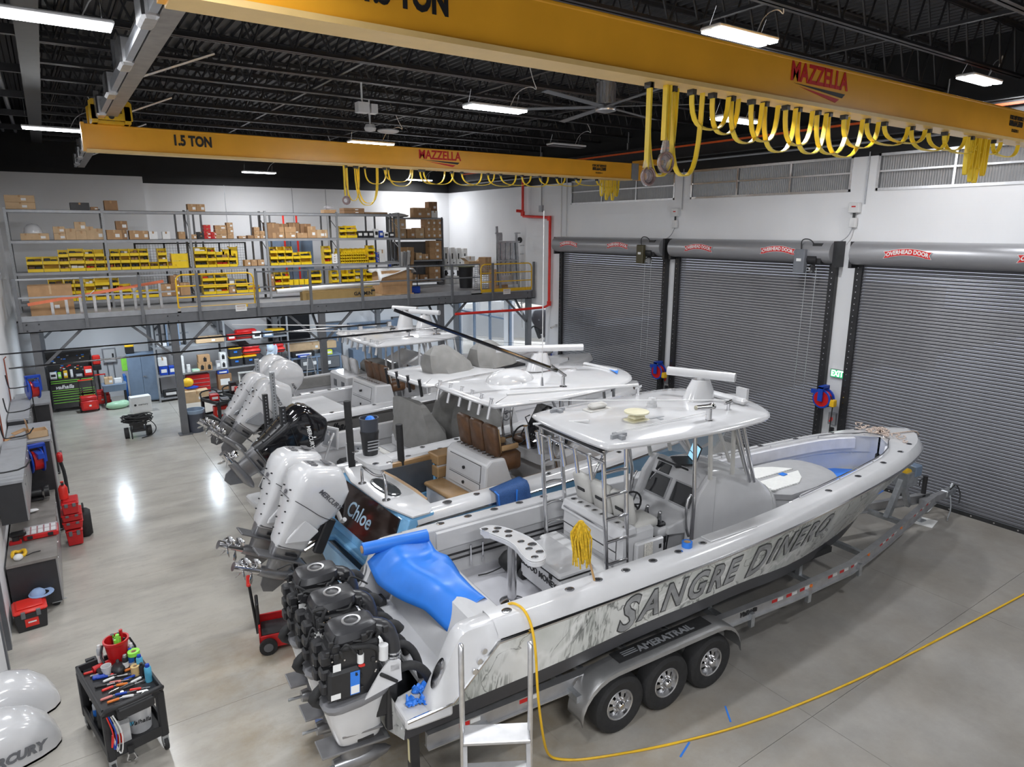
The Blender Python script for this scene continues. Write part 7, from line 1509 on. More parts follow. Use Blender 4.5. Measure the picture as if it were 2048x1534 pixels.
tag(MB().ball((0, 0, .03), .11, 10, (1.3, .6, .3)).ob('cloth', white_mat, None, sm=60, loc=(-.92, 15.2, .96)), 'crumpled white cloth on the near worktop', 'cloth')
t = E('respirator', 'yellow cord coil and white mask at the wall end of the near worktop', 'mask', (-1.05, 13.2, .95)); MB().tube([(.09*math.cos(a), .13*math.sin(a), .03+.02*math.sin(a*3)) for a in [2*PI*k/14 for k in range(14)]], .03, 7, True).ob('cord_coil', safe_y, t, sm=60); MB().ball((0, -.2, .05), .07, 10, (1, 1, .8)).ob('mask', paper, t, sm=60); MB().tube([(.1, -.1, .01), (.2, -.05, .02), (.3, -.02, .01)], .008, 5).ob('lead', black_rub, t)
t = E('cordless_tool', 'black and red cordless tool by the wall on the near worktop', 'tool', (-1.1, 13.75, .95)); MB().box(-.08, -.05, .12, .16, .05, .22, c=.03).box(-.05, -.04, 0, .05, .04, .15, c=.02).ob('body', black_pl, t, sm=40); MB().box(-.1, -.055, .0, .08, .055, .06, c=.01).ob('battery', red_pl, t)
def toolbox(lab, x, y, z, w, d, h, rz=0, lid=red_br, m=black_pl, sticker=True):
    t = E('tool_box', lab, 'tool box', (x, y, z), rz); MB().loft([[(a*w*.42, b_*d*.42, 0) for a, b_ in ((-1, -1), (1, -1), (1, 1), (-1, 1))], [(a*w*.48, b_*d*.48, h*.78) for a, b_ in ((-1, -1), (1, -1), (1, 1), (-1, 1))]]).ob('body', m, t, bev=.015)
    MB().box(-w/2, -d/2, h*.76, w/2, d/2, h*.94, c=.03).box(-w*.38, -d*.36, h*.94, w*.38, d*.36, h, c=.015).ob('lid', lid, t, sm=40)
    for s in (-1, 1): MB().box(s*w*.22-.03, -d/2-.015, h*.62, s*w*.22+.03, -d/2+.02, h*.9, c=.006).ob('latch', grey_met, t)
    if sticker: MB().box(-.09, -d*.462, h*.2, .09, -d*.45, h*.55).ob('sticker', red_br, t); MB().box(-.05, -d*.468, h*.36, .06, -d*.46, h*.42).ob('print', paper, t)
    return t
toolbox('black tote with bright red lid on the floor by the near base cabinet', -.98, 12.5, 0, .46, .46, .40, .08)
t = E('cap', 'light blue cap lying on the red tote lid', 'cap', (-.86, 12.72, .40)); MB().lathe([(.11, 0), (.105, .05), (.06, .09), (.001, .1)], 16).ob('crown', mat('pale_blue_cloth', (.30, .42, .65), .8), t, sm=60); MB().lathe([(.11, .0), (.18, .005), (.18, .012), (.11, .012)], 16, TR(.05, 0, 0), cap=False).ob('brim', MATS['pale_blue_cloth'], t)
# red modular boxes hung at the cabinet front
for i, (z, h, w) in enumerate(((.02, .36, .30), (.39, .18, .36), (.58, .16, .36), (.75, .26, .3))): toolbox('red modular tool box stacked in front of the near cabinets, %s from the floor' % nth(i), -.28, 15.6-.05*i, z, w, .5, h, 0, red_pl, red_pl, False)
t = E('tool_bag', 'black tool bag beside the red modular boxes', 'bag', (-.08, 15.9, 0)); MB().box(-.12, -.2, 0, .12, .2, .55, c=.06).ob('body', black_rub, t, sm=60); MB().tube([(0, -.12, .5), (0, -.1, .68), (0, .1, .68), (0, .12, .5)], .02, 6, sm=1).ob('handle', black_rub, t)
t = E('fire_extinguisher', 'small red canister standing high on the red tool boxes', 'canister', (-.36, 15.5, 1.015)); MB().lathe([(.08, 0), (.08, .22), (.05, .28), (.02, .30), (.03, .36)], 14).ob('body', red_br, t, sm=40); MB().box(-.02, -.08, .3, .03, .05, .34).ob('valve', black_pl, t)
t = E('vacuum', 'red and black shop tool at the front of the far base cabinet', 'tool', (-.4, 18.9, .6)); MB().box(-.06, -.12, .2, .06, .12, .42, c=.03).ob('red_body', red_pl, t, sm=60); MB().tube([(0, 0, .2), (.05, -.05, -.1), (.05, -.1, -.6)], .04, 6, sm=1).ob('hose', black_rub, t)
# ---- rolling tool cart in front
t = E('tool_cart', 'black two-tier rolling cart loaded with tools, nearest to the camera', 'cart', (.05, 8.77, 0), R(11)); rub_c = mat('cart_plastic', (.022, .022, .024), .5, var=.15)
for z in (.26, .80): q = MB().box(-.31, -.56, z, .31, .56, z+.02); q.box(-.33, -.58, z-.03, -.30, .58, z+.10).box(.30, -.58, z-.03, .33, .58, z+.10).box(-.33, -.58, z-.03, .33, -.55, z+.10).box(-.33, .55, z-.03, .33, .58, z+.10); q.ob('tray', rub_c, t, bev=.006)
for x in (-.29, .29):
    for y in (-.54, .54): MB().box(x-.045, y-.045, .2, x+.045, y+.045, .82, c=.015).ob('post', rub_c, t); w = MB().cyl((x-.02, y, .085), (x+.02, y, .085), .085, n=18).ob('caster_wheel', black_rub, t, sm=40); MB().cyl((x-.023, y, .085), (x+.023, y, .085), .04, n=12).ob('wheel_hub', galv, w); MB().box(x-.035, y-.03, .1, x+.035, y+.03, .22).ob('caster_fork', galv, t)
MB().tube([(-.31, -.56, .84), (-.30, -.66, .94), (-.1, -.70, .96), (.1, -.70, .96), (.30, -.66, .94), (.31, -.56, .84)], .028, 8, sm=1).ob('push_handle', rub_c, t, sm=50); MB().box(-.2, -.70, .76, .2, -.58, .9, c=.02).ob('tool_holder', rub_c, t); MB().tube([(-.1, .58, .84), (-.1, .64, .88), (-.2, .64, .88)], .03, 8).ob('hose_hook', rub_c, t)
Tc = t.matrix_basis; 
def oncart(x, y, z): return tuple(Matrix.Translation((.05, 8.77, 0)) @ Matrix.Rotation(R(11), 4, 'Z') @ Vector((x, y, z)))
t = E('bucket', 'red tool bucket full of tools at the far corner of the cart', 'bucket', oncart(.12, .42, .82)); MB().lathe([(.10, 0), (.135, .30), (.15, .31), (.15, .34), (.13, .34), (.10, .05), (.001, .05)], 22, cap=False).ob('pail', red_pl, t, sm=40); MB().tube([(-.15, 0, .3), (-.19, -.03, .18), (-.16, -.12, .12)], .014, 6, sm=1).tube([(.15, 0, .3), (.2, .0, .16), (.2, -.05, .06)], .014, 6).ob('handle', black_pl, t)
rr = random.Random(2)
for k in range(9): a = rr.uniform(0, 6.28); r_ = rr.uniform(.0, .09); o = MB().cyl((r_*math.cos(a), r_*math.sin(a), .06), (r_*1.1*math.cos(a), r_*1.1*math.sin(a), rr.uniform(.33, .44)), rr.uniform(.012, .026), n=8).ob('tool', rr.choice((red_br, black_pl, paper, steel, green_txt, red_pl)), t)
def can(lab, x, y, z, r, h, m, capm, label=None, nm='spray_can'):
    t = E(nm, lab, 'can' if nm == 'spray_can' else 'bottle', oncart(x, y, z)); MB().lathe([(r, 0), (r, h*.78), (r*.8, h*.84)], 16).ob('body', m, t, sm=40); MB().lathe([(r*.7, h*.82), (r*.62, h*.98), (r*.3, h)], 12).ob('cap', capm, t, sm=40)
    if label: MB().lathe([(r*1.02, h*.2), (r*1.02, h*.55)], 16, cap=False).ob('label', label, t)
lb = mat('light_blue_label', (.10, .42, .62), .4)
can('silver spray can left of the red bucket on the cart', -.06, .50, .82, .034, .30, galv, white_mat, paper); can('white and blue spray can in front of the red bucket', .22, .24, .82, .034, .24, white_mat, blue_pl, blue_tape); can('silver spray can beside the green tape roll', .26, .34, .82, .034, .25, galv, white_mat)
can('dark spray can left of the white and blue can', .14, .18, .82, .034, .22, black_pl, galv, paper); can('light blue bottle with navy cap behind the tan tape roll', .26, .02, .82, .037, .24, lb, blue_pl, lb, 'bottle'); can('light blue bottle with navy cap at the near right corner of the cart', .27, -.26, .82, .04, .24, lb, blue_pl, lb, 'bottle')
can('black can in front of the light blue bottles', .24, -.12, .82, .03, .2, black_pl, black_pl); can('blue and grey spray can on the lower tray of the cart', -.24, .25, .28, .034, .26, galv, blue_pl, blue_tape)
for lab, x, y, r0, h, m in (('lime green tape roll standing on cans of the cart', .24, .16, .07, .05, green_txt), ('tan masking tape roll on the cart', .2, .0, .055, .12, mat('masking_tan', (.68, .48, .22), .6))):
    t = E('tape_roll', lab, 'tape', oncart(x, y, .82 if r0 < .06 else 1.0)); MB().lathe([(r0, 0), (r0, h), (r0*.5, h), (r0*.5, 0), (r0, 0)], 20, cap=False).ob('roll', m, t, sm=40); MB().lathe([(r0*.5, .005), (r0*.5, h-.005), (r0*.4, h-.005), (r0*.4, .005)], 14, cap=False).ob('core', card2, t)
rr = random.Random(11); nm_ = ['screwdriver', 'pliers', 'wrench', 'marker', 'ratchet', 'knife']
cl = [('red', red_br), ('orange', mat('orange_grip', (.75, .2, .03), .5)), ('white', paper), ('chrome', steel), ('black', black_pl), ('pink', mat('pink_grip', (.7, .25, .22), .5)), ('blue', blue_pl)]
for k in range(26):
    cn, m = cl[k % 7]; n_ = nm_[(k*5+k//7) % 6]; x = -.22+.40*((k*37) % 100)/100; y = .42-.036*k; a = rr.uniform(-.35, .35)
    t = E(n_, '%s %s on the top tray of the near cart, %s from the far end' % (cn, n_, nth(k) if k < 20 else '%dth' % (k+1)), 'tool', oncart(x, y, .825), a)
    MB().box(-.06, -.014, 0, .07, .014, .03, c=.008).ob('grip', m, t); MB().cyl((.07, 0, .016), (.17, 0, .016), .007 if n_ != 'wrench' else .012, n=8).ob('shaft', steel if m is not steel else grey_met, t)
    if n_ in ('wrench', 'ratchet', 'pliers'): MB().cyl((.17, 0, .008), (.17, 0, .026), .02, n=10).ob('head', steel, t)
t = E('plastic_cup', 'white plastic cup with blue funnel on the cart top', 'cup', oncart(-.06, .26, .82)); MB().lathe([(.05, 0), (.06, .12), (.055, .12), (.045, .01), (.001, .01)], 18, cap=False).ob('cup', white_mat, t, sm=40); MB().box(-.16, -.06, 0, -.02, .0, .04, c=.01).ob('blue_funnel', blue_pl, t)
t = E('power_drill', 'red and black drill lying at the far end of the cart top', 'drill', oncart(-.08, .40, .82), .3); MB().cyl((-.1, 0, .05), (.12, 0, .05), .045, n=12).ob('body', red_pl, t, sm=40); MB().box(-.08, -.16, .02, -.02, 0, .07, c=.015).cyl((.12, 0, .05), (.19, 0, .05), .02, n=8).ob('grip', black_pl, t)
t = E('sander_pad', 'black oval sanding block in the middle of the cart top', 'tool', oncart(.06, .2, .83)); MB().ball((0, 0, .05), .1, 10, (.8, 1.3, .5)).ob('pad', black_pl, t, sm=60); MB().cyl((0, 0, .06), (0, .1, .1), .02, n=8).ob('knob', black_met, t)
t = E('white_bucket', 'white bucket with black lettering on the lower tray of the cart', 'bucket', oncart(.10, -.30, .282)); MB().lathe([(.125, 0), (.145, .36), (.155, .37), (.155, .40), (.14, .40), (.12, .02), (.001, .02)], 22, cap=False).ob('pail', white_gel, t, sm=40); letters('Valhalla', facing(.0, -.139, .17, -PI/2), black_pl, t, .075, shear=.35); MB().box(-.11, -.14, .16, -.07, -.13, .2).ob('blue_mark', lb, t)
t = E('solvent_can', 'rectangular white and red metal can on the lower tray of the cart', 'can', oncart(-.12, -.42, .282)); MB().box(-.08, -.05, 0, .08, .05, .26, c=.008).ob('body', white_mat, t); MB().box(-.081, -.051, .03, -.0, .051, .16).ob('red_panel', red_br, t); MB().cyl((-.04, 0, .26), (-.04, 0, .29), .022, n=10).ob('cap', white_mat, t)
t = E('tool_case', 'black soft case on the lower tray of the cart', 'case', oncart(-.1, .1, .282)); MB().box(-.16, -.25, 0, .1, .3, .26, c=.05).ob('body', black_rub, t, sm=50); MB().tube([(-.03, -.1, .25), (-.03, 0, .33), (-.03, .1, .25)], .015, 6, sm=1).ob('handle', black_pl, t)
t = E('cable_tie_bundle', 'bundle of coloured hanging leads at the near corner of the cart', 'cable', oncart(-.30, -.64, .5))
for k, m in enumerate((red_br, blue_pl, steel, paper)): MB().tube([(.0+.02*k, 0, .34), (.05+.03*k, -.03, .1), (.03*k, -.02, -.1-.05*k), (.03, 0, .1)], .008, 5, sm=2).ob('lead', m, t, sm=60)
t = E('clamp_pair', 'pair of small chrome clamps hanging from the lower edge of the cart', 'clamp', oncart(-.12, -.60, .12)); MB().tube([(0, 0, .12), (-.03, 0, .02), (0, 0, 0)], .01, 5).tube([(.04, 0, .12), (.07, 0, .02), (.04, 0, 0)], .01, 5).ob('jaws', steel, t); MB().box(-.01, -.01, .1, .05, .01, .2).ob('strap', black_rub, t)
# ---- two white engine cowls on the floor at the left edge
def cowl(lab, y, txt_):
    t = E('engine_cowl', lab, 'cowling', (-1.32, y, 0), R(12)); sec = []
    for x, w, h, o in ((-.75, .30, .30, 0), (-.5, .36, .46, .02), (-.1, .37, .54, .03), (.2, .36, .55, .0), (.42, .33, .46, 0), (.58, .27, .30, .0), (.66, .18, .14, 0), (.68, .1, .06, 0)):
        sec.append([(x, w*math.copysign(abs(math.cos(a))**.55, math.cos(a)), .03+h*abs(math.sin(a))**.6) for a in [PI*k/14 for k in range(15)]])
    MB().loft(sec).ob('shell', cowl_w, t, sm=50); MB().loft([[(x, y_*1.0, .0) if i not in (0, 14) else (x, y_, 0) for i, (x, y_, z_) in enumerate(s_)] for s_ in [[(x, y_, min(z_, .04)) for x, y_, z_ in s2] for s2 in sec]], cap=False).ob('rim', black_rub, t)
    for k in range(3): MB().ball((.1-.2*k, .0, .03+.54), .03, 8, (1.6, 1, .3)).ob('glint_boss', cowl_w, t)
    if txt_: me = text_mesh('MERCURY', .15, bold=.008, shear=.25); me.transform(TR(.12, -.374, .20) @ Matrix.Rotation(PI/2-R(8), 4, 'X')); mesh_ob('lettering', me, grey_met, t)
cowl('white outboard cowl with grey lettering on the floor at the lower left', 9.2, True); cowl('white outboard cowl on the floor behind the lettered cowl', 10.05, False)
# ---- red rolling crate behind the uncowled motors
t = E('rolling_crate', 'red open rolling crate with pull handle behind the uncowled motors', 'crate', (2.22, 9.75, 0), R(-12))
q = MB().box(-.28, -.25, .08, .34, .25, .11); q.box(-.28, -.25, .1, .34, -.22, .30).box(-.28, .22, .1, .34, .25, .40).box(-.28, -.25, .1, -.25, .25, .46).box(.31, -.25, .1, .34, .25, .40); q.ob('crate', red_pl, t, bev=.01); MB().box(-.24, -.2, .25, .30, .2, .29).ob('black_insert', black_pl, t); MB().box(-.30, -.16, .3, -.25, .16, .80, c=.02).ob('back_panel', black_pl, t)
for y in (-.13, .13): MB().cyl((-.30, y, .3), (-.36, y, 1.12), .014, n=8).ob('handle_tube', black_met, t)
MB().box(-.39, -.16, 1.10, -.33, .16, 1.15, c=.015).ob('handle_grip', red_br, t)
for y in (-.28, .28): MB().cyl((-.16, y-.03, .13), (-.16, y+.03, .13), .13, n=22).ob('wheel', black_rub, t, sm=40); MB().cyl((-.16, y-.034, .13), (-.16, y+.034, .13), .07, n=12).ob('hub', grey_met, t)
# ================= under the mezzanine =================
t = E('tool_chest', 'tall black tool chest with lime green trim against the back wall', 'tool chest', (-.55, 27.8, 0))
MB().box(0, 0, .12, 1.36, .62, 1.18, c=.01).ob('lower_body', black_gl, t); MB().box(0, .45, 1.18, 1.36, .62, 2.12).box(0, .1, 1.18, .03, .5, 1.9).box(1.33, .1, 1.18, 1.36, .5, 1.9).box(-.01, .1, 2.10, 1.37, .64, 2.14).ob('hutch', black_met, t)
for k, (z, h) in enumerate(((.2, .14), (.36, .08), (.46, .07), (.55, .07), (.64, .06), (.72, .06), (1.00, .05), (1.07, .05))):
    for x0, x1 in ((.05, .90), (.95, 1.31)): d = MB().box(x0, -.012, z, x1, 0, z+h).ob('drawer', black_gl, t); MB().box(x0, -.022, z+h-.018, x1, -.008, z+h).ob('green_pull', green_txt, d)
letters('valhalla', facing(.42, -.004, .88, -PI/2), paper, t, .19, shear=.4, bold=.004)
rr = random.Random(4)
for k in range(26): x, z = .1+rr.uniform(0, 1.1), 1.35+rr.uniform(0, .55); w = rr.uniform(.04, .09); MB().box(x, .443, z, x+w, .449, z+w*.5).ob('sticker', rr.choice((paper, red_br, blue_tape, safe_y, paper, grey_lt)), t)
for x in (.12, 1.24): MB().cyl((x-.03, .1, .07), (x+.03, .1, .07), .07, n=12).ob('caster_wheel', black_rub, t)
for i, (x, w, h, m, cn) in enumerate(((.02, .2, .22, paper, 'white'), (.25, .1, .2, green_txt, 'lime green'), (.42, .12, .24, safe_y, 'yellow'), (.62, .08, .26, white_mat, 'white bottle-shaped'), (.78, .2, .08, grey_lt, 'grey'), (1.04, .27, .32, red_br, 'red and white'))): pack('%s item standing on the tool chest top' % cn, -.52+x, 27.95, 1.18, w, .14, h, m, 'chest_item', 'item')
t = E('grey_unit', 'black draped cart left of the tool chest by the column', 'cart', (-.85, 27.2, 0)); MB().box(-.1, 0, .1, .25, .6, 1.35, c=.05).ob('body', black_rub, t); MB().tube([(.1, -.02, 1.2), (.25, -.1, .9), (.2, -.05, .5)], .02, 6, sm=2).ob('white_hose', white_mat, t)
def red_roller(lab, x, y, rz=0):
    t = E('rolling_toolbox', lab, 'tool box', (x, y, 0), rz); MB().box(-.26, -.2, .08, .26, .2, .42, c=.03).box(-.24, -.18, .42, .24, .2, .56, c=.02).ob('body', red_pl, t, sm=40); MB().box(-.2, -.205, .16, .2, -.2, .36).ob('front_panel', red_br, t); MB().box(-.03, -.212, .22, .04, -.205, .28).ob('sticker', paper, t)
    for s in (-1, 1): MB().cyl((s*.25, .0, .09), (s*.29, .0, .09), .09, n=14).ob('wheel', black_rub, t, sm=40); MB().cyl((s*.2, .2, .5), (s*.2, .22, 1.1), .014, n=6).ob('handle_tube', black_met, t)
    MB().box(-.22, .2, 1.08, .22, .24, 1.12).ob('handle_grip', red_br, t)
red_roller('red rolling tool box with raised handle in front of the tool chest', .52, 27.35, .1); red_roller('red rolling tool box right of the tool chest, partly hidden', .95, 28.1)
t = E('red_charger', 'red charger on a black bracket right of the tool chest', 'charger', (.95, 28.4, 0)); MB().box(-.13, 0, 1.45, .13, .2, 1.8, c=.04).ob('body', red_br, t); MB().box(-.13, 0, 1.25, .13, .3, 1.45, c=.02).box(-.03, .1, 0, .03, .16, 1.3).ob('bracket', black_pl, t)
t = E('panel_box', 'grey electrical box with two conduits on the back wall', 'panel', (1.42, 29.2, 0)); MB().box(-.22, 0, 1.35, .22, .15, 1.9, c=.01).ob('box', grey_lt, t); MB().box(-.18, -.01, 1.39, .18, 0, 1.86).ob('door', white_mat, t)
for x in (-.1, .1): MB().cyl((x, .1, .7), (x, .1, 1.36), .022, n=8).ob('conduit', grey_lt, t)
MB().box(.08, -.014, 1.55, .14, -.01, 1.7).ob('mark', black_pl, t)
t = E('utility_sink', 'grey utility sink table on black legs by the back wall', 'table', (1.0, 27.6, 0)); MB().loft([rrect(.0, .72, .28, .62, p=.2), rrect(-.03, .75, .32, .86, p=.2)]).ob('basin', blue_steel, t)
for x in (.04, .68):
    for y in (-.24, .24): MB().box(x-.025, y-.025, 0, x+.025, y+.025, .62).ob('leg', black_pl, t)
carton('small brown box on the grey sink table', 1.08, 27.5, .86, .26, .26, .24, card2); pack('crumpled white wrap and bottle on the sink table', 1.38, 27.5, .86, .24, .2, .18, white_mat, 'wrap', 'wrap')
t = E('green_bag', 'pale green plastic sack under the sink table', 'bag', (1.36, 27.25, 0)); MB().ball((0, 0, .13), .32, 14, (1.15, .6, .45)).ball((.2, .02, .15), .2, 10, (1, .7, .7)).ob('sack', mat('pale_green_plastic', (.42, .68, .46), .3), t, sm=60); MB().ball((-.25, 0, .15), .1, 8).ob('knot', MATS['pale_green_plastic'], t)
tag(MB().box(0, 0, 0, .1, .5, 1.0, c=.02).ob('blue_board', blue_tape, None, loc=(1.72, 28.1, 0)), 'blue foam board standing between sink and grey cabinet', 'board')
t = E('steel_cabinet', 'blue-grey two-door steel cabinet against the back wall', 'cabinet', (1.86, 27.75, 0), R(-12)); MB().box(0, 0, .06, .92, .5, 1.85, c=.01).ob('body', blue_steel, t)
for x in (.01, .465): MB().box(x, -.015, .1, x+.445, 0, 1.83, c=.006).ob('door', blue_steel, t)
MB().cyl((.5, -.02, 1.0), (.5, -.06, 1.0), .02).box(.5, -.06, .99, .6, -.04, 1.01).ob('handle', steel, t)
t = E('yellow_case', 'yellow and black case on top of the steel cabinet', 'case', (2.0, 27.85, 1.86)); MB().box(-.14, -.12, 0, .14, .12, .24, c=.02).ob('body', black_pl, t); MB().box(-.145, -.125, .24, .145, .125, .33, c=.02).ob('lid', safe_y, t)
tag(MB().box(-.1, 0, 0, .1, .05, .5, c=.02).ob('green_vest', green_txt, None, loc=(1.8, 27.95, 1.2)), 'lime green vest hanging at the left side of the steel cabinet', 'vest')
t = E('white_carton', 'white square box with black print on the floor before the steel cabinet', 'box', (2.02, 26.35, 0), .12); MB().box(-.32, -.17, 0, .32, .17, .56, c=.008).ob('carton', paper, t); letters('mercury', facing(.05, -.172, .28, -PI/2), black_pl, t, .09); MB().cyl((-.2, -.175, .28), (-.2, -.17, .28), .04, n=12).ob('mark', black_pl, t)
# heavy shelving
def shelving(lab, x, y, w, d, lv, h):
    t = E('steel_shelving', lab, 'shelf', (x, y, 0), R(6))
    for px in (0, w):
        for py in (0, d): MB().box(px-.03, py-.03, 0, px+.03, py+.03, h).ob('upright', grey_lt if py == 0 else grey_met, t)
    for z in lv: MB().box(0, -.02, z-.06, w, .01, z).box(0, d-.01, z-.06, w, d+.02, z).box(0, 0, z-.014, w, d, z-.004).ob('shelf', grey_lt, t)
shelving('light grey heavy shelving left bay behind the trash can', 2.75, 27.3, 2.5, .75, (.14, 1.0, 2.05), 3.3); shelving('light grey heavy shelving right bay with black totes', 5.25, 27.6, 2.5, .75, (.14, 1.0, 2.05), 3.3)
def tote(lab, x, y, z, w=.5, h=.32, m=mat('tote_black', (.035, .037, .045), .4), l=safe_y): t = E('tote', lab, 'tote', (x, y, z)); MB().loft([rrect(-w*.44, w*.44, .2, 0, p=.25), rrect(-w*.49, w*.49, .24, h, p=.25)]).ob('body', m, t, sm=40); MB().loft([rrect(-w*.52, w*.52, .26, h, p=.25), rrect(-w*.52, w*.52, .26, h+.04, p=.25), rrect(-w*.4, w*.4, .2, h+.06, p=.25)]).ob('lid', l, t, sm=40); MB().box(-.06, -.245, h*.5, .06, -.225, h*.7).ob('blue_label', blue_tape, t)
tote('black tote with yellow lid on the middle shelf, lower left', 5.62, 27.85, 1.0); tote('black tote with yellow lid stacked on the lower left tote', 5.6, 27.85, 1.38); tote('black tote with yellow lid on the middle shelf, lower right', 6.16, 27.9, 1.0); tote('black tote with flat yellow lid on the top shelf', 7.3, 28.1, 2.05, .7, .2)
def jacket(lab, x, y, z, s=.3, m=red_br): t = E('life_vests', lab, 'vest', (x, y, z)); MB().box(-s, -.2, 0, s, .2, .22, c=.06).ob('lower_vest', m, t, sm=60); MB().box(-s*.9, -.18, .2, s*.9, .2, .36, M=TR(0, 0, 0, .1), c=.06).ob('upper_vest', red_pl if m is red_br else m, t, sm=60); MB().box(-s*1.0, -.21, .08, s*1.0, -.2, .12).ob('strap', black_pl, t)
jacket('red life vests in clear bag beside the stacked totes', 6.25, 27.9, 1.4, .34); jacket('pile of red life vests on the top shelf', 6.1, 27.9, 2.05, .45); jacket('folded red life vest bag behind the rounded motor', 7.25, 28.0, 1.35, .34); pack('white box among the red vests on the top shelf', 6.3, 27.5, 2.06, .3, .2, .26, paper); pack('dark red bag on the top shelf left of the vests', 5.35, 27.55, 2.06, .3, .25, .22, red_pl)
pack('navy bag on the top shelf right of the vests', 6.7, 27.6, 2.06, .4, .3, .22, blue_steel); carton('long flat pale box on the top shelf of the left bay', 4.2, 27.45, 2.06, 1.0, .5, .2, card2)
for i, (x, z, h, m) in enumerate(((2.85, 1.34, .3, paper), (3.42, 1.34, .3, paper), (3.42, 1.0, .34, paper))): carton('white oil box on the middle shelf of the left bay, %s' % nth(i), x, 27.4, z, .28, .3, h, m)
for i in range(2): pack('blue oil jug in white box on the middle shelf, %s from left' % nth(i), 2.86+.3*i, 27.36, 1.0, .27, .25, .32, blue_pl, 'oil_jug', 'jug')
for i, (x, z, w) in enumerate(((4.2, 1.3, .42), (4.18, 1.0, .24), (4.43, 1.0, .24))): t = E('oil_carton', 'brown oil box with black jug print, %s' % ['on top of two', 'lower left', 'lower right'][i], 'box', (x, 27.4, z)); MB().box(0, 0, 0, w, .3, .30, c=.006).ob('carton', card, t); MB().box(w*.55-.05, -.004, .05, w*.55+.06, 0, .2).box(w*.55-.02, -.004, .2, w*.55+.02, 0, .24).ob('jug_print', black_pl, t)
for i in range(2): t = E('oil_carton', 'white oil box with black jug print at right of the left bay, %s' % ['lower', 'upper'][i], 'box', (5.0, 27.5, 1.0+.31*i)); MB().box(0, 0, 0, .22, .3, .30, c=.006).ob('carton', paper, t); MB().box(.06, -.004, .05, .16, 0, .2).box(.09, -.004, .2, .13, 0, .24).ob('jug_print', black_pl, t)
can('', 0, 0, 0, .01, .01, paper, paper) if 0 else None
pack('clear water jug on the middle shelf', 4.82, 27.4, 1.0, .16, .16, .34, plast, 'jug', 'jug'); pack('green folded cloth on the middle shelf', 3.95, 27.35, 1.0, .26, .2, .1, MATS['pale_green_plastic'], 'cloth', 'cloth'); pack('white spray bottle on the middle shelf', 3.78, 27.4, 1.0, .12, .12, .3, white_mat, 'bottle', 'bottle')
t = E('red_tool_chest', 'dark red drawer chest on the lowest shelf', 'tool chest', (3.75, 27.5, .15)); MB().box(0, 0, 0, .8, .45, .7).ob('body', red_pl, t); q = MB()
for k in range(4): q.box(.02, -.012, .08+k*.15, .78, 0, .095+k*.15)
q.ob('pulls', galv, t)
pack('brown carton with dark print on the lowest shelf', 4.85, 27.5, .15, .5, .4, .62, card3); pack('battery with red terminals on the lowest shelf', 2.9, 27.4, .15, .5, .25, .25, black_pl, 'battery', 'battery'); pack('blue tub on the lowest shelf', 4.85, 27.5, .78, .4, .3, .14, blue_pl); t = E('yellow_float', 'yellow float ring with blue cloth by the column', 'float', (3.55, 27.0, .5)); MB().ball((.15, 0, .2), .2, 12, (1, .8, .9)).ob('float', safe_y, t, sm=60); MB().ball((.25, 0, 0), .22, 8, (1.2, .8, .3)).ob('blue_cloth', blue_pl, t); MB().box(0, -.1, -.5, .4, .2, -.02).ob('stand', card, t)
carton('large brown carton on the floor behind the column', 3.5, 26.6, 0, .82, .45, .42, card2)
t = E('step_stool', 'cream folding stool with yellow step in front of the shelving', 'stool', (5.55, 27.0, 0))
for x in (0, .55): MB().box(x-.03, -.02, 0, x+.03, .02, .85, M=TR(0, 0, 0, 0, 0, R(-8))).ob('leg', offwhite, t)
MB().box(-.03, .05, .8, .58, .2, .84).ob('top', offwhite, t); MB().box(0, -.05, .42, 1.0, .2, .46, c=.02).ob('step', safe_y, t)
t = E('work_light', 'white plastic sheet hanging over the shelf beside the red vests', 'sheet', (6.75, 27.45, .6)); MB().grid(lambda u, v: (u*.4+.05*math.sin(v*9), .06*math.sin(u*8+v*3), 1.15-v*1.15+.05*math.cos(u*5)), 8, 10).ob('film', mat('pale_blue_film', (.55, .66, .78), .3, alpha=.8), t, sm=60); MB().ball((.2, .1, 1.0), .18, 10).ob('bundle', MATS['pale_blue_film'], t, sm=60)  # pale plastic sheet with a bundle behind it; no lamp here
t = E('workbench', 'grey steel workbench with tools behind the rounded motors', 'table', (7.9, 28.2, 0)); MB().box(0, 0, .9, 2.2, .7, .96).box(0, 0, .3, 2.2, .7, .33).ob('top', blue_steel, t)
for x in (.05, 1.1, 2.15): MB().box(x-.03, .0, 0, x+.03, .06, .9).box(x-.03, .64, 0, x+.03, .7, .9).ob('leg', blue_steel, t)
MB().box(.4, .02, .4, 2.1, .5, .88).ob('grey_bins', grey_met, t); MB().box(.5, .0, .6, .7, .02, .75).box(.9, 0, .6, 1.1, .02, .75).box(1.5, 0, .55, 1.7, .02, .7).ob('paper_notes', paper, t)
pack('black case on the workbench', 8.0, 28.3, .97, .95, .3, .22, black_pl); pack('blue cloth on the workbench', 8.2, 28.15, .97, .5, .2, .1, blue_pl); pack('lime yellow tool on the workbench', 9.4, 28.2, .97, .3, .2, .2, mat('lime_yellow', (.6, .7, .05), .4)); carton('long pale box on the workbench', 7.9, 28.5, 1.2, 2.1, .4, .3, card2)
t = E('step_ladder', 'small aluminium step ladder before the workbench', 'ladder', (8.55, 27.8, 0))
for s in (-1, 1): MB().cyl((s*.24, -.2, 0), (s*.06, 0, 1.1), .022, n=6).ob('front_leg', alu, t)
MB().box(-.1, -.06, 1.06, .1, .06, 1.1).box(-.16, -.12, .5, .16, -.06, .53).ob('step', alu, t)
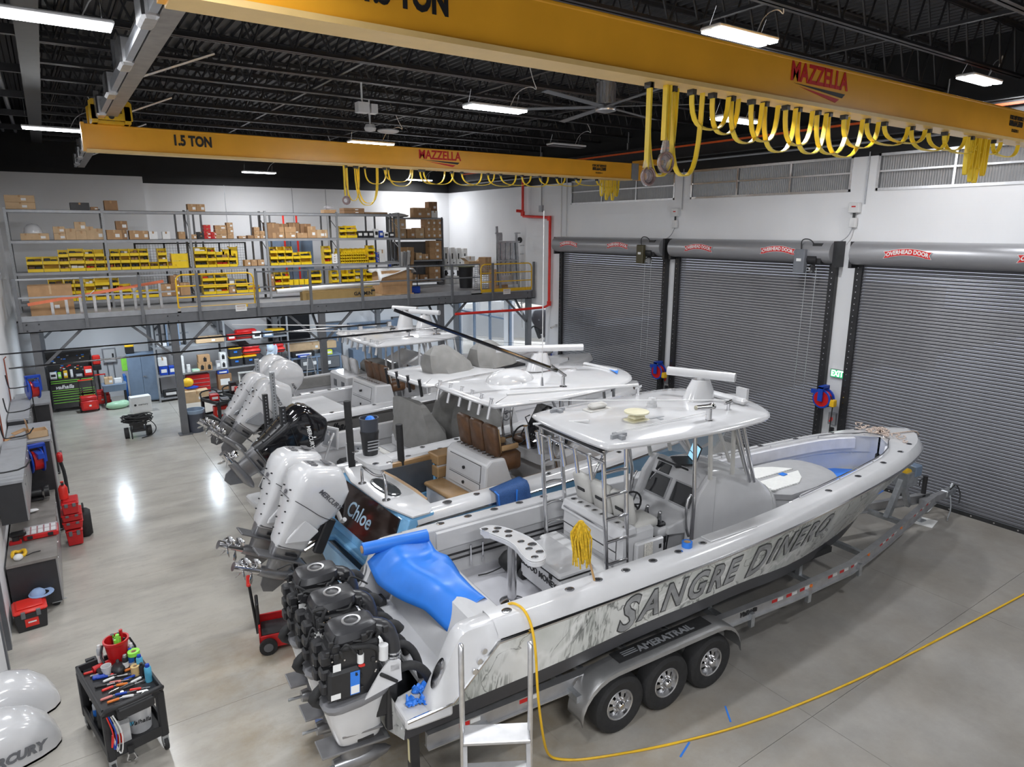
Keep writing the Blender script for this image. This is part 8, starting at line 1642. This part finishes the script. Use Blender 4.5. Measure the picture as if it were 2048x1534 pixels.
t = E('wall_screen', 'large black screen panel on the back wall', 'screen', (7.3, 29.2, 1.6)); MB().box(0, 0, 0, 1.8, .1, 1.2).ob('frame', black_met, t); MB().box(.04, -.01, .04, 1.76, 0, 1.16).ob('display', screen, t)
for i, (x, w) in enumerate(((9.6, 1.0), (13.2, .95))): d = E('door_%d' % (6+i), kind='structure'); MB().box(x, 29.55, 0, x+w, 29.58, 2.15).ob('door_leaf', blue_steel, d); MB().box(x-.06, 29.53, 0, x, 29.6, 2.2).box(x+w, 29.53, 0, x+w+.06, 29.6, 2.2).box(x-.06, 29.53, 2.15, x+w+.06, 29.6, 2.21).ob('door_frame', grey_met, d)
t = E('wall_shelf', 'grey wall cabinets over a counter along the back wall', 'cabinet', (10.9, 29.1, 0)); MB().box(0, 0, 1.5, 2.2, .4, 2.1).ob('upper', blue_steel, t); MB().box(0, -.2, 0, 2.2, .4, .92).ob('counter', blue_steel, t)
# stair under the deck
t = E('stair', 'dark steel stair rising to the mezzanine behind the shelving', 'stair', (3.9, 28.5, 0)); 
for y in (0, .8): MB().box(0, -.03, 0, 4.6, .03, .28, M=TR(3.6, y, .1, PI, R(-46))).ob('stringer', grey_met, t)
for k in range(14): MB().box(3.3-.235*k, 0, .25+.245*k, 3.55-.235*k, .8, .28+.245*k).ob('tread', grey_met, t)
t = E('dark_racks', 'dark metal frames stacked at the top of the left shelving bay', 'frame', (2.9, 27.5, 2.06))
for k in range(5): MB().box(.12+k*.2, 0, 0, .17+k*.2, .5, 1.1).ob('frame_post', blue_steel if k % 2 else black_met, t)
MB().box(0, .1, .4, 1.1, .14, .46).box(0, .1, .9, 1.1, .14, .96).ob('frame_rail', grey_met, t); MB().box(0, .0, 0, .3, .3, .12).ob('white_letters', paper, t)
# trash can, hose cart, utility carts
t = E('trash_can', 'grey round trash can with blue liner beside the column', 'bin', (3.2, 22.62, 0)); MB().lathe([(.21, 0), (.27, .66), (.29, .68), (.29, .72), (.26, .72), (.2, .1), (.001, .1)], 24, cap=False).ob('can', mat('slate_plastic', (.09, .10, .13), .5), t, sm=40); MB().lathe([(.275, .62), (.30, .70), (.30, .735), (.26, .735), (.2, .4)], 24, cap=False).ob('liner', mat('liner_blue', (.25, .33, .44), .3), t, sm=40)
for s in (-1, 1): MB().box(s*.27-.04, -.06, .55, s*.27+.04, .06, .64, c=.02).ob('handle', MATS['slate_plastic'], t)
t = E('hose_cart', 'black two-wheeled cart piled with coiled black hose on the open floor', 'cart', (1.62, 23.05, 0))
for x in (-.32, .30): MB().cyl((x-.06, 0, .16), (x+.06, 0, .16), .17, n=18).ob('wheel', black_rub, t, sm=40)
MB().box(-.22, -.2, .2, .22, .3, .26).cyl((-.2, -.2, 0), (-.2, -.2, .5), .02).cyl((.2, -.2, .05), (.2, -.2, .5), .02).box(-.24, -.22, .42, .24, -.18, .5).box(-.15, -.15, .26, .15, .2, .46).ob('frame', black_met, t); q = MB(); rr = random.Random(6)
for k in range(16): r_ = .24+rr.uniform(-.05, .12); z = .5+.012*k; q.tube([(r_*1.2*math.cos(a)+rr.uniform(-.02, .02), r_*.8*math.sin(a), z+.03*math.sin(a*2+k)) for a in [2*PI*i/12 for i in range(12)]], .016, 5, True)
q.tube([(.3, -.1, .55), (.5, -.2, .3), (.42, -.2, .1), (.25, -.2, .02), (.05, -.3, .02)], .014, 6, sm=2); q.ob('coiled_hose', black_rub, t, sm=60)
def ucart(lab, x, y, rz, hz=0):
    t = E('utility_cart', lab, 'cart', (x, y, 0), rz)
    for z in (.28, .82): q = MB().box(-.3, -.5, z, .3, .5, z+.02); q.box(-.32, -.52, z-.03, -.29, .52, z+.08).box(.29, -.52, z-.03, .32, .52, z+.08).box(-.32, -.52, z-.03, .32, -.49, z+.08).box(-.32, .49, z-.03, .32, .52, z+.08); q.ob('tray', rub_c, t)
    for a in (-.28, .28):
        for c in (-.48, .48): MB().box(a-.04, c-.04, .16, a+.04, c+.04, .84).ob('post', rub_c, t); MB().cyl((a-.02, c, .07), (a+.02, c, .07), .07, n=12).ob('caster_wheel', black_rub, t)
    MB().tube([(-.3, .5, .88), (-.28, .6, 1.05), (.0, .62, 1.08), (.28, .6, 1.05), (.3, .5, .88)], .025, 8, sm=1).ob('push_handle', rub_c, t, sm=50)
ucart('black utility cart with red box on its lower tray beside the trash can', 4.0, 23.0, .35); ucart('black utility cart half hidden behind the white motors', 4.75, 23.4, .3)
for lab, x, y, z, w, h, m in (('red tool case on the lower tray of the utility cart', 3.8, 22.7, .3, .5, .38, red_br), ('small red box on top of the utility cart', 3.75, 22.85, .85, .26, .2, red_pl), ('dark tray with pink cloth on the utility cart top', 4.05, 22.8, .85, .26, .05, grey_met), ('red bottle carrier on the far utility cart', 4.6, 23.1, .85, .2, .28, red_br), ('lime green cap on the far utility cart', 4.85, 23.3, .85, .16, .2, green_txt), ('black bucket on the far utility cart', 4.5, 23.5, .85, .2, .4, black_pl)): pack(lab, x, y, z, w, .3, h, m)
# ---------- yard beyond the glazing ----------
o = E('motor_boat', 'white boat outside beyond the glazed wall', 'boat', (19.5, 29.5, 0), R(-62)); MB().loft([[(x, -w, z+h), (x, -w*.7, z), (x, 0, z-.3), (x, w*.7, z), (x, w, z+h)] for x, w, z, h in ((-3.5, 1.2, .8, 1.1), (0, 1.3, .8, 1.2), (2.5, 1.0, .9, 1.3), (3.8, .45, 1.2, 1.2), (4.3, .05, 1.9, .6))], close=False, cap=False).ob('hull', white_gel, o, sm=40); MB().box(-1.6, -.6, 1.2, .4, .6, 2.6, c=.1).ob('console', white_gel, o, sm=40); MB().box(-2.2, -.9, 3.2, .6, .9, 3.3, c=.03).ob('hardtop', white_gel, o)
for x in (-2, .3): MB().cyl((x, -.7, 1.8), (x, -.7, 3.2), .03).cyl((x, .7, 1.8), (x, .7, 3.2), .03).ob('top_leg', steel, o)
o2 = outboard('dark grey outboard on the small boat outside', (18.9, 24.6, 1.05), R(150), 20, mat('dusty_black', (.05, .045, .05), .3), 'V', None, grey_lt)
o = E('motor_boat', 'small white boat outside behind the dark grey outboard', 'boat', (20.4, 24.4, 0), R(-15)); MB().loft([[(x, -w, z+h), (x, -w*.7, z), (x, w*.7, z), (x, w, z+h)] for x, w, z, h in ((-1.2, 1.0, .9, 1.0), (2, 1.1, .9, 1.0), (4.5, .2, 1.2, .9))]).ob('hull', white_gel, o, sm=40); MB().box(0, -.4, 1.9, .8, .4, 2.6, c=.08).ob('console', white_gel, o)
